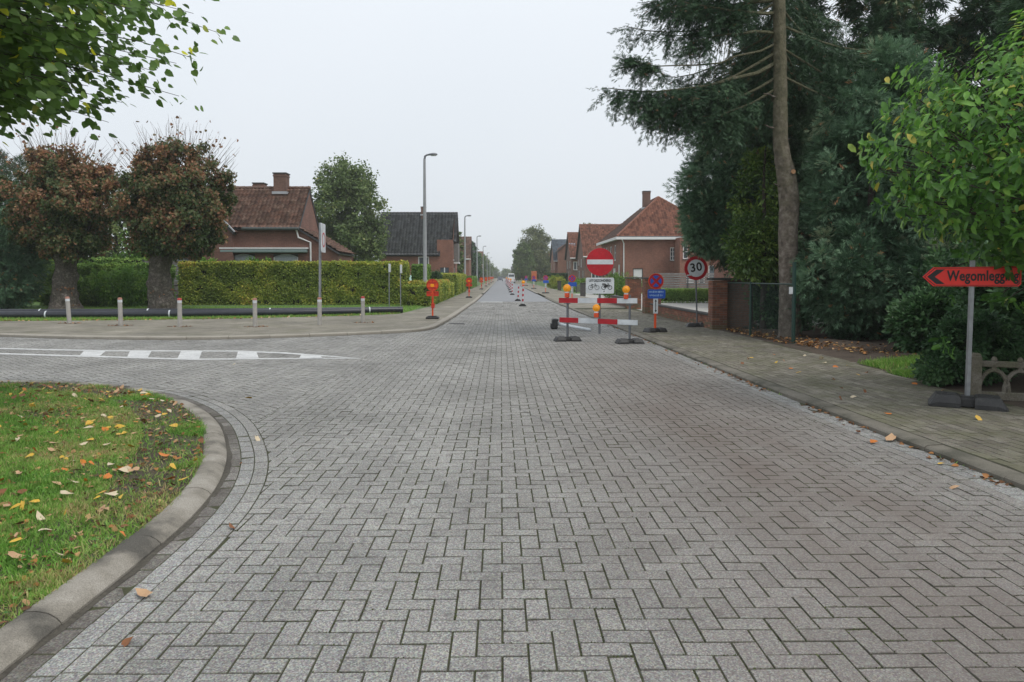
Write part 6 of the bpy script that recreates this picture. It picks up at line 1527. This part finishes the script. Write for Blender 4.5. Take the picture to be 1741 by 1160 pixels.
# ---- standing delineators down the road
def delineator(loc, label, lamp, ry=0.0):
    t = empty('delineator', loc, 0, 0, ry); tag(t, label, 'delineator', 'delineators down the middle of the road')
    mb = MB(); mb.zprism([(-0.20, -0.12), (0.20, -0.12), (0.20, 0.12), (-0.20, 0.12)], 0.0, 0.05); mb.prism([(-0.18, 0.05), (0.18, 0.05), (0.10, 0.13), (-0.10, 0.13)], -0.1, 0.1); mb.build('foot', RUBBER, t)
    for k in range(7):
        s = MB(); s.lathe([(0.044, 0.12 + k * 0.135), (0.044, 0.12 + (k + 1) * 0.135 - 0.001)], (0, 0, 0), 12); s.build('band', RED if k % 2 else WHITE, t, smooth=True)
    if lamp: lamp_part(t, (0, 0, 1.28), 0.095)
    return t
nth = ['nearest', 'second', 'third', 'fourth', 'fifth', 'sixth', 'seventh', 'eighth', 'ninth']
for i, (x, y, lp_, ry) in enumerate(((1.14, 39.0, 1, 0.03), (1.08, 47.3, 0, 0.05), (0.95, 63, 0, 0), (0.95, 73, 1, 0), (0.98, 84, 0, 0), (1.0, 96, 1, 0), (1.0, 110, 0, 0), (1.0, 126, 1, 0), (1.0, 145, 1, 0))):
    delineator((x, y, 0.001), nth[i] + ' standing red and white delineator post in the road' + (', with amber lamp' if lp_ else ''), lp_, ry)

# ---- orange backs of the signs along the left sidewalk
def orange_sign(loc, rz, label):
    t = empty('orange_sign', loc, rz); tag(t, label, 'road sign', 'orange sign backs along the left sidewalk')
    mb = MB(); mb.box((0, 0, 0.035), (0.46, 0.26, 0.07), ch=0.02); mb.box((0, 0, 0.085), (0.30, 0.16, 0.05), ch=0.012)
    for sx in (-1, 1): mb.box((sx * 0.17, 0, 0.075), (0.05, 0.22, 0.03), ch=0.006)
    mb.build('foot', RUBBER, t)
    mb = MB(); mb.box((0, 0.012, 0.66), (0.055, 0.03, 1.12), ch=0.004); mb.box((0.03, 0, 0.72), (0.016, 0.05, 0.46)); mb.build('post', ORANGE, t)
    mb = MB(); mb.box((0.015, -0.01, 0.47), (0.12, 0.04, 0.17), ch=0.012); mb.build('clamp', ORANGE_D, t)
    mb = MB(); mb.prism(shift(rrect(0.44, 0.18, 0.035), 0, 0.90), 0.02, 0.034); p = mb.build('cross_plate', ORANGE_D, t)
    mb = MB(); mb.box((0, 0.006, 0.90), (0.12, 0.02, 0.05)); mb.box((0, 0.008, 0.83), (0.42, 0.018, 0.014)); mb.box((0, 0.008, 0.97), (0.42, 0.018, 0.014)); mb.build('bracket', ORANGE, p)
    mb = MB(); disc(mb, 0.215, 0.02, 1.21, 0.016); d = mb.build('disc', ORANGE, t)
    mb = MB(); ringp(mb, 0.198, 0.218, 0.004, 1.21, 0.016); mb.build('rim', ORANGE_D, d)
    mb = MB(); mb.box((0, 0.006, 1.31), (0.30, 0.02, 0.035)); mb.box((0, 0.006, 1.12), (0.30, 0.02, 0.035)); mb.box((0, 0.002, 1.215), (0.045, 0.018, 0.40)); mb.build('rib', ORANGE_D, d)
    mb = MB(); mb.prism(shift(rrect(0.13, 0.11, 0.02), -0.005, 1.20), -0.012, -0.006); mb.build('back_sticker', AMBER, d)
    return t
for i, (x, y) in enumerate(((-2.46, 26.4), (-2.28, 52.3), (-2.3, 86), (-2.3, 112), (-2.3, 140), (-2.3, 170), (-2.3, 205))):
    orange_sign((x, y, 0.064), random.uniform(-.12, .12), ('nearest', 'second', 'third', 'fourth', 'fifth', 'sixth', 'seventh')[i] + ' bright orange sign seen from behind on the left sidewalk')
# orange information board far off
t = empty('information_board', (5.2, 116, 0.06)); tag(t, 'orange roadworks board standing far along the right sidewalk', 'sign')
for x in (-0.3, 0.3): mb = MB(); mb.box((x, 0.05, 1.2), (0.08, 0.08, 2.4)); mb.build('leg', STEEL_D, t)
mb = MB(); mb.box((0, 0, 1.6), (0.85, 0.03, 1.5)); mb.build('panel', M('faded_orange_panel', (0.60, 0.17, 0.06), (0.52, 0.14, 0.06), 2, 0.6, c3=(0.6, 0.3, 0.2)), t)

# ---- bollards
CONC = M('weathered_bollard_paint', (0.36, 0.34, 0.31), (0.44, 0.42, 0.39), 10, 0.7, 0.1)
RFADE = M('faded_red_band', (0.42, 0.17, 0.12), (0.36, 0.2, 0.15), 12, 0.7)
REDB = M('red_band', (0.48, 0.05, 0.04), (0.42, 0.06, 0.05), 12, 0.6)
labs = ('leaning faded bollard at the left end of the row', 'upright faded bollard in front of the left linden', 'bollard with bright red top before the right linden', 'faded bollard with pink top before the long hedge', None, 'bollard with red band nearest the road corner')
for (x, y, ry, red), lab in zip(((-14.05, 24.1, -0.06, 0), (-11.83, 23.0, -0.01, 0), (-9.76, 22.45, 0.0, 1), (-7.47, 22.4, 0.0, 0), None or (0, 0, 0, 0), (-4.56, 24.3, 0.0, 1)), labs):
    if lab is None: continue
    t = empty('bollard', (x, y, 0.062), 0, 0, ry); tag(t, lab, 'bollard', 'bollards round the corner sidewalk')
    mb = MB(); mb.lathe([(0.066, -0.05), (0.064, 0.72)], (0, 0, 0), 16); mb.build('post', CONC, t, smooth=True)
    mb = MB(); mb.lathe([(0.066, 0.72), (0.066, 0.80)], (0, 0, 0), 16); mb.build('reflective_band', WHITE, t, smooth=True)
    mb = MB(); mb.lathe([(0.066, 0.80), (0.065, 0.84), (0.05, 0.865), (0.0, 0.872)], (0, 0, 0), 16); mb.build('cap', REDB if red else RFADE, t, smooth=True)
    n = 60; q = rdir(n) * [0.35, 0.22, 0]; litter('fallen_leaves', q + np.array([x, y, 0.066]), 0.05, 'moss and dry leaves at the foot of the ' + lab, 0.6)
# ---- zone sign on a pole behind one bollard-like base
t = empty('zone_sign', (-5.7, 23.15, 0.062)); tag(t, 'tall grey pole with white zone sign turned edgeways, between the bollards', 'road sign')
mb = MB(); mb.tube([(0, 0, -0.05), (0.05, 0, 3.2)], 0.042, 12); mb.build('post', STEEL, t, smooth=True)
mb = MB(); mb.lathe([(0.068, -0.05), (0.066, 0.72)], (0, 0, 0), 16); mb.build('sleeve', CONC, t, smooth=True); mb = MB(); mb.lathe([(0.069, 0.72), (0.069, 0.80)], (0, 0, 0), 16); mb.build('reflective_band', WHITE, t, smooth=True); mb = MB(); mb.lathe([(0.069, 0.80), (0.066, 0.85), (0.045, 0.87)], (0, 0, 0), 16); mb.build('cap', RFADE, t, smooth=True)
Rz = Matrix.Translation((0.10, -0.05, 0)) @ Matrix.Rotation(math.radians(92), 4, 'Z')
mb = MB(); mb.prism(shift(rrect(0.60, 0.90, 0.05), 0, 2.72), -0.06, -0.035, M4=Rz); p = mb.build('plate', WHITE, t)
mb = MB()
for k in range(36):
    a, b = 2 * PI * k / 36, 2 * PI * (k + 1) / 36; mb.prism([(0.23 * math.cos(a), 2.66 + 0.23 * math.sin(a)), (0.23 * math.cos(b), 2.66 + 0.23 * math.sin(b)), (0.18 * math.cos(b), 2.66 + 0.18 * math.sin(b)), (0.18 * math.cos(a), 2.66 + 0.18 * math.sin(a))], -0.064, -0.06, M4=Rz)
mb.build('red_ring', RED, p)
# ---- thin posts with small plates before the hedge end
for (x, y, h, lab, col) in ((-5.65, 37.2, 2.15, 'thin grey post with small dark plate before the hedge', BLUE), (-5.05, 37.0, 2.1, 'thin grey post with pink tipped plate beside the hedge corner', RED), (-5.1, 66, 2.3, 'thin grey post far off above the square hedge', WHITE)):
    t = empty('sign_post', (x, y, 0.06)); tag(t, lab, 'sign post'); mb = MB(); mb.tube([(0, 0, -0.05), (0, 0, h)], 0.03, 8); mb.build('post', STEEL, t, smooth=True)
    mb = MB(); mb.box((0.04, -0.04, h - 0.2), (0.05, 0.45, 0.42)); p = mb.build('plate', WHITE, t); mb = MB(); mb.box((0.012, -0.04, h - 0.2), (0.006, 0.36, 0.34)); mb.build('face', col, p)
# ---- black pipes on the verge
HDPE = M('black_plastic_pipe', (0.018, 0.020, 0.026), (0.03, 0.033, 0.042), 5, 0.35, 0.05)
def big_pipe(pts, r, label, bands):
    t = empty('plastic_pipe', pts[0]); tag(t, label, 'pipe', 'black pipes lying on the verge'); q = [Vector(p) - Vector(pts[0]) for p in pts]
    cv = catmull([tuple(v) for v in q], 0.5); mb = MB(); mb.tube([tuple(v) for v in cv], r, 18); mb.build('tube', HDPE, t, smooth=True)
    for b in bands:
        i = min(len(cv) - 2, int(b * len(cv))); a, c = Vector(cv[i]), Vector(cv[i + 1]); d = (c - a).normalized(); k = MB(); k.tube([a, a + d * 0.05], r + 0.004, 18); k.build('white_band', WHITE, t, smooth=True)
big_pipe([(-30, 29.2, .2), (-20, 28.6, .2), (-12, 28.9, .2), (-7, 29.7, .2), (-4.1, 30.6, .2)], 0.135, 'long black pipe behind, ending by the hedge corner', (0.46, 0.62, 0.79, 0.93))
big_pipe([(-30, 27.6, .19), (-20, 27.0, .19), (-13, 27.5, .19), (-8.6, 28.5, .19), (-5.6, 29.5, .19)], 0.135, 'black pipe in front, close against the longer one', (0.36, 0.52, 0.7))

# ---- street lamps
def street_lamp(loc, label):
    t = empty('street_lamp', loc); tag(t, label, 'street lamp', 'street lamps along the left sidewalk')
    mb = MB(); mb.lathe([(0.125, -0.05), (0.12, 1.4), (0.105, 1.45), (0.10, 4.0), (0.08, 6.0), (0.065, 7.9)], (0, 0, 0), 14); mb.build('pole', M('concrete_lamp_pole', (0.33, 0.34, 0.35), (0.27, 0.28, 0.29), 4, 0.6), t, smooth=True)
    mb = MB(); mb.tube([(0, 0, 7.85), (0.03, 0, 8.05), (0.14, 0, 8.12), (0.32, 0, 8.14)], [0.06, 0.055, 0.05, 0.045], 10); mb.build('arm', STEEL_D, t, smooth=True)
    mb = MB(); sec = [(0.20, 0.05, 0.045), (0.28, 0.10, 0.07), (0.46, 0.145, 0.10), (0.62, 0.13, 0.095), (0.70, 0.07, 0.05)]; vs, fs = [], []
    for (x, w, h) in sec:
        for k in range(12): a = 2 * PI * k / 12; vs.append((x, w * math.cos(a), 8.135 + h * math.sin(a) * (1.0 if math.sin(a) > 0 else 0.45)))
    for i in range(4): fs += [(i * 12 + k, i * 12 + (k + 1) % 12, (i + 1) * 12 + (k + 1) % 12, (i + 1) * 12 + k) for k in range(12)]
    fs += [tuple(range(11, -1, -1)), tuple(48 + k for k in range(12))]; mb.add(vs, fs); hd = mb.build('lamp_head', STEEL_D, t, smooth=True)
    mb = MB(); mb.box((0.48, 0, 8.085), (0.28, 0.17, 0.03), ch=0.01); mb.build('lens', WHITE, hd)
    return t
for i, y in enumerate((40.2, 80.5, 121, 162, 208, 262, 320)):
    street_lamp((-4.15 if i == 0 else -3.95, y, 0.04), ('tallest', 'second', 'third', 'fourth', 'fifth', 'sixth', 'farthest')[i] + ' street lamp of the row on the left sidewalk' + (', rising from the low hedge' if i == 0 else ''))

# ---- brick gateposts and low wall
BRK = [M('garden_brick_%s' % n_, c, tuple(x * 0.75 for x in c), 9, 0.88, 0.3) for n_, c in (('red', (0.27, 0.105, 0.065)), ('brown', (0.20, 0.09, 0.06)), ('orange', (0.34, 0.15, 0.09)), ('mossy', (0.17, 0.125, 0.07)))]
def brick_mesh(L, W, Hh, m): b = MB(); b.box((0, 0, 0), (L, W, Hh)); return b.mesh('brick', m)
BM = [brick_mesh(0.205, 0.10, 0.056, m) for m in BRK]
def put_brick(parent, p, rz, low=False, sx=1.0):
    o = bpy.data.objects.new('brick', BM[3] if low and random.random() < 0.6 else random.choice(BM[:3] + BM[:2])); o.location = (p[0] + random.gauss(0, .0015), p[1] + random.gauss(0, .0015), p[2]); o.rotation_euler = (0, 0, rz); o.scale = (sx, 1, 1); link(o, parent)
def gatepost(loc, w, h, label, rz=0.0, cap=0.08):
    t = empty('gatepost', loc, rz); tag(t, label, 'gatepost', 'brick gateposts')
    mb = MB(); mb.box((0, 0, h / 2 - 0.01), (w - 0.018, w - 0.018, h - 0.01)); mb.build('mortar_core', MORTAR, t)
    n = int(round(w / 0.2175)); c = int(h / 0.068)
    step = (w + 0.01) / n
    for k in range(c):
        z = 0.034 + k * 0.068
        for sgn, ax in ((-1, 0), (1, 0), (-1, 1), (1, 1)):
            full = (k % 2 == 0) == (ax == 0)
            m = n if full else n - 1
            span = w if full else w - 0.22
            for i in range(m):
                u = -span / 2 + span * (i + 0.5) / m; L = (span / m - 0.011) / 0.205
                pp = (u, sgn * (w / 2 - 0.05), z) if ax == 0 else (sgn * (w / 2 - 0.05), u, z)
                put_brick(t, pp, 0 if ax == 0 else PI / 2, k < 4, L)
    mb = MB(); mb.box((0, 0, h + 0.035), (w + cap, w + cap, 0.07), ch=0.012); mb.build('cap', STONE_D, t)
gatepost((6.32, 21.35, 0.04), 0.44, 1.44, 'nearest brick gatepost, where the wire fence begins')
gatepost((6.28, 30.6, 0.04), 0.66, 1.44, 'middle brick gatepost behind the no stopping sign')
gatepost((6.3, 35.0, 0.04), 0.66, 1.44, 'far brick gatepost beyond the drive opening')
t = empty('garden_wall', (6.22, 25.85, 0.03), math.radians(90)); tag(t, 'low brick wall with dark coping between the two nearer gateposts', 'wall')
Lw = 8.55; mb = MB(); mb.box((0, 0, 0.19), (Lw, 0.17, 0.38)); mb.build('mortar_core', MORTAR, t)
for k in range(6):
    u = -Lw / 2 + (0.108 if k % 2 else 0.0)
    while u < Lw / 2 - 0.2: put_brick(t, (u + 0.108, 0.045, 0.034 + k * 0.066), 0, k < 3); u += 0.2155
for k in range(9): mb = MB(); mb.box((-Lw / 2 + (k + 0.5) * Lw / 9, 0, 0.425), (Lw / 9 - 0.008, 0.25, 0.06), ch=0.01); mb.build('coping_stone', STONE_D, t)
t = empty('garden_wall', (6.3, 37.0, 0.03)); tag(t, 'short low brick wall beyond the far gatepost', 'wall'); mb = MB(); mb.box((0, 1.5, 0.22), (0.2, 5.6, 0.44)); mb.build('brickwork', BR_C, t); mb = MB(); mb.box((0, 1.5, 0.47), (0.28, 5.7, 0.06)); mb.build('coping', STONE_D, t)
t = empty('garden_wall', (6.95, 21.7, 0.04)); tag(t, 'tall dark brick wall behind the wire fence next to the gatepost', 'wall'); mb = MB(); mb.box((0, 0, 0.72), (0.8, 0.2, 1.44)); mb.build('brickwork', BR_C, t); mb = MB(); mb.box((0, 0, 1.47), (0.8, 0.28, 0.06)); mb.build('coping', STONE_D, t)
# ---- wire fence
t = empty('wire_fence', (6.45, 18.9, 0.05)); tag(t, 'green wire mesh fence from the gatepost to the thick green post', 'fence')
A_, B_, C_ = Vector((0.10, 2.35, 0)), Vector((0, 0, 0)), Vector((0.16, -2.4, 0))
for p, r, h in ((A_, 0.022, 1.38), (B_, 0.03, 1.40), (C_, 0.042, 1.86)): mb = MB(); mb.tube([p + Vector((0, 0, -0.05)), p + Vector((0, 0, h))], r, 12); mb.build('post', GREENSTEEL, t, smooth=True)
mb = MB(); mb.tube([A_ + Vector((0, 0, 1.36)), B_ + Vector((0, 0, 1.36)), C_ + Vector((0, 0, 1.36))], 0.017, 8); mb.build('rail', GREENSTEEL, t, smooth=True)
mb = MB()
for a, b in ((A_, B_), (B_, C_)):
    L = (b - a).length; d = (b - a) / L; n = int(L / 0.075); up_ = Vector((0, 0, 1)); Hm = 1.30
    for s in (1, -1):
        for k in range(-int(Hm / 0.075), n + int(Hm / 0.075)):
            u0 = k * 0.075; u1 = u0 + s * Hm; p, q = (u0, 0.04), (u1, 0.04 + Hm)
            if max(p[0], q[0]) < 0 or min(p[0], q[0]) > L: continue
            def cl(u): t_ = (u - p[0]) / (q[0] - p[0]); return (u, p[1] + (q[1] - p[1]) * t_)
            if p[0] < 0: p2 = cl(0)
            elif p[0] > L: p2 = cl(L)
            else: p2 = p
            if q[0] < 0: q2 = cl(0)
            elif q[0] > L: q2 = cl(L)
            else: q2 = q
            mb.tube([a + d * p2[0] + up_ * p2[1], a + d * q2[0] + up_ * q2[1]], 0.0017, 3, caps=False)
mb.build('wire_mesh', GREENSTEEL, t)
mb = MB(); mb.box((0.12, -2.36, 1.22), (0.10, 0.008, 0.16)); mb.v = [(v[0] - 0.03, v[1] - 0.06, v[2]) for v in mb.v]; mb.build('notice_card', WHITE, t)
# ---- arched concrete garden fence
CF = M('old_fence_concrete', (0.22, 0.20, 0.17), (0.14, 0.125, 0.095), 6, 0.92, 0.4, c3=(0.12, 0.12, 0.07), fine=60)
t = empty('concrete_fence', (5.92, 9.05, 0.05), math.radians(-24)); tag(t, 'low mossy concrete fence with arches behind the detour sign', 'fence')
for x in (0.0, 1.75, 3.5): mb = MB(); mb.box((x, 0, 0.27), (0.12, 0.12, 0.56), ch=0.012); mb.box((x, 0, 0.56), (0.10, 0.10, 0.05), ch=0.015); mb.build('post', CF, t)
for x0 in (0.06, 1.81):
    W = 1.63; mb = MB(); mb.box((x0 + W / 2, 0, 0.06), (W, 0.07, 0.10), ch=0.008); mb.build('bottom_rail', CF, t)
    mb = MB(); mb.box((x0 + W / 2, 0, 0.455), (W, 0.06, 0.075), ch=0.008); mb.build('top_rail', CF, t)
    for k in range(6):
        cx = x0 + W * (k + 0.5) / 6; a = MB(); pts = []
        for i in range(13): an = PI * i / 12; pts.append((cx + 0.16 * math.cos(an), 0, 0.10 + 0.28 * math.sin(an)))
        a.tube(pts, 0.027, 6); a.build('arch', CF, t, smooth=True)
        a = MB(); a.box((cx, 0, 0.42), (0.05, 0.05, 0.10)); a.build('stem', CF, t); a = MB(); a.lathe([(0.0, 0), (0.035, .01), (0.03, .04), (0.012, .06)], (cx, 0, 0.488), 8); a.build('knob', CF, t, smooth=True)
# ---- slatted fences
def slat_fence(loc, rz, L, n, label, h=1.6):
    t = empty('slat_fence', loc, rz); tag(t, label, 'fence')
    for k in range(n): mb = MB(); mb.box((0, 0.0 if k % 2 else 0.03, 0.1 + (k + 0.5) * (h - 0.1) / n), (L, 0.022, (h - 0.1) / n - 0.055)); mb.build('slat', WOOD_G, t)
    for x in (-L / 2 + 0.05, 0.0, L / 2 - 0.05): mb = MB(); mb.box((x, -0.05, h / 2 + 0.03), (0.09, 0.07, h + 0.06)); mb.build('post', DARKWOOD, t)
slat_fence((15.4, 60.5, 0.03), 0, 5.6, 9, 'weathered slat fence before the hipped house', 1.85)
slat_fence((8.3, 69, 0.03), 0, 2.6, 4, 'low dark slat fence in the front garden on the right', 0.8)
slat_fence((-19.6, 43.9, 0.03), 0, 3.2, 8, 'grey slat fence seen between the lindens', 2.5)
for i, (x, y, lab) in enumerate(((6.35, 80, 'dark garden pillar beside the yellow bush'), (6.35, 57, 'dark garden pillar before the low slat fence'))):
    t = empty('garden_pillar', (x, y, 0.03)); tag(t, lab, 'pillar'); mb = MB(); mb.box((0, 0, 0.5), (0.38, 0.38, 1.0), ch=0.01); mb.build('shaft', STONE_D, t); mb = MB(); mb.box((0, 0, 1.03), (0.46, 0.46, 0.07), ch=0.01); mb.build('cap', STONE_D, t)
t = empty('garden_shed', (-6.6, 56.5, 0.03)); tag(t, 'pale green low shed roof behind the yellow hedge', 'shed'); mb = MB(); mb.box((0, 0, 0.6), (1.6, 1.6, 1.2)); mb.build('wall', WOOD_G, t); GR = M('pale_green_roof_sheet', (0.32, 0.47, 0.41), (0.28, 0.42, 0.37), 2, 0.6); mb = MB(); mb.box((0, -0.1, 1.42), (1.9, 0.9, 0.05), rx=0.5); mb.box((0, 0.72, 1.42), (1.9, 0.9, 0.05), rx=-0.5); mb.build('roof', GR, t)

# ---- parked vehicles far down the street
TYRE = M('tyre_rubber', (0.02, 0.02, 0.02), (0.03, 0.03, 0.03), 8, 0.8)
def car(loc, rz, label, paint_, van=False):
    t = empty('parked_car' if not van else 'parked_van', loc, rz); tag(t, label, 'car' if not van else 'van')
    pm = M('car_paint_' + paint_[0], paint_[1], tuple(x * 0.9 for x in paint_[1]), 1, 0.25)
    if not van: side_ = [(-2.1, .35), (-2.12, .7), (-1.95, .92), (-1.3, 1.0), (0.75, 0.98), (1.75, .82), (2.08, .6), (2.1, .32)]; cab = [(-1.75, .95), (-1.35, 1.42), (0.1, 1.47), (0.95, .97)]
    else: side_ = [(-2.5, .4), (-2.52, 1.1), (1.6, 1.12), (2.3, 1.0), (2.5, .7), (2.5, .4)]; cab = [(-2.48, 1.08), (-2.42, 2.2), (1.0, 2.25), (1.75, 1.1)]
    b = MB(); n = len(side_); vs = []
    for (y, k) in ((-0.86, 0.97), (-0.78, 1.0), (0.78, 1.0), (0.86, 0.97)): vs += [(x * k, y, z) for x, z in side_]
    fs = []
    for j in range(3): fs += [(j * n + i, j * n + (i + 1) % n, (j + 1) * n + (i + 1) % n, (j + 1) * n + i) for i in range(n)]
    fs += [tuple(range(n)), tuple(3 * n + i for i in range(n - 1, -1, -1))]; b.add(vs, fs); body = b.build('body', pm, t)
    c = MB(); n = len(cab); vs = []
    for (y, k) in ((-0.80, 0), (-0.62, 1), (0.62, 1), (0.80, 0)): vs += [(x, (y if z < 1.2 else (math.copysign(0.66, y))) if not k else y * 0.98, z if k == 0 or z < 1.2 else z + 0.03) for x, z in cab]
    fs = []
    for j in range(3): fs += [(j * n + i, j * n + (i + 1) % n, (j + 1) * n + (i + 1) % n, (j + 1) * n + i) for i in range(n)]
    fs += [tuple(range(n)), tuple(3 * n + i for i in range(n - 1, -1, -1))]; c.add(vs, fs); c.build('cabin', pm, t)
    for sy in (-1, 1):
        g_ = MB(); q = [(cab[0][0] + .25, 1.0), (cab[1][0] + .12, cab[1][1] - .08), (cab[2][0] - .05, cab[2][1] - .08), (cab[3][0] - .2, 1.0)] if not van else [(0.4, 1.2), (0.4, 2.0), (1.0, 2.0), (1.5, 1.2)]
        g_.prism(q, sy * 0.79 - 0.01, sy * 0.79 + 0.01); g_.build('side_window', GLASS, t)
        for x in ((-1.3, 1.3) if not van else (-1.6, 1.6)):
            w = MB(); w.lathe([(0.22, -0.1), (0.32, -0.08), (0.33, 0), (0.32, 0.08), (0.22, 0.1)], (x, sy * 0.78, 0.33), 18, 'y'); wo_ = w.build('wheel', TYRE, t, smooth=True); w = MB(); w.lathe([(0.2, -0.105), (0.18, 0.105)], (x, sy * 0.78, 0.33), 14, 'y'); w.build('rim', STEEL, wo_)
        h_ = MB(); h_.box(((2.06 if not van else 2.5), sy * 0.62, 0.64), (0.06, 0.3, 0.14), ch=0.02); h_.build('headlight', WHITE, t); h_ = MB(); h_.box(((-2.08 if not van else -2.51), sy * 0.68, 0.78), (0.06, 0.2, 0.2), ch=0.02); h_.build('tail_light', RED, t)
    for (x, rx, z) in (((0.60, 0.74, 1.22), (-1.62, -0.65, 1.2)) if not van else ((1.42, 0.58, 1.68), (-2.47, -0.03, 1.75))):
        g_ = MB(); g_.box((x, 0, z), (0.03, 1.2, 0.5), ry=-rx if x > 0 else -rx); g_.build('windscreen', GLASS, t)
car((-4.9, 122, 0.06), PI / 2 + 0.05, 'silver car parked off the left sidewalk between lamps', ('silver', (0.45, 0.48, 0.52)))
car((2.3, 168, 0.0), PI / 2, 'white van standing far down the closed lane', ('white', (0.74, 0.76, 0.78)), True)
car((-0.3, 240, 0.0), -PI / 2, 'small dark car far away in the middle of the street', ('dark', (0.06, 0.07, 0.09)))
car((2.2, 215, 0.0), PI / 2, 'grey car standing behind the white van far away', ('grey', (0.35, 0.37, 0.40)))

# ------------------------------------------------------------------ the autumn haze over the street
hb = MB(); hb.box((0, 1400, 9.5), (2400, 2900, 23.0))
hz = hb.build('haze', MATS['window_glass'])
hm = bpy.data.materials.new('autumn_haze'); hm.use_nodes = True; hn = hm.node_tree.nodes; hn.clear()
ho = hn.new('ShaderNodeOutputMaterial'); pv = hn.new('ShaderNodeVolumePrincipled')
pv.inputs['Color'].default_value = (0.97, 0.985, 1.0, 1); pv.inputs['Density'].default_value = 0.00055; pv.inputs['Anisotropy'].default_value = 0.2
hm.node_tree.links.new(pv.outputs[0], ho.inputs['Volume'])
hz.data.materials.clear(); hz.data.materials.append(hm); hz['kind'] = 'stuff'
tag(hz, 'thin autumn haze hanging over the whole street', 'haze')
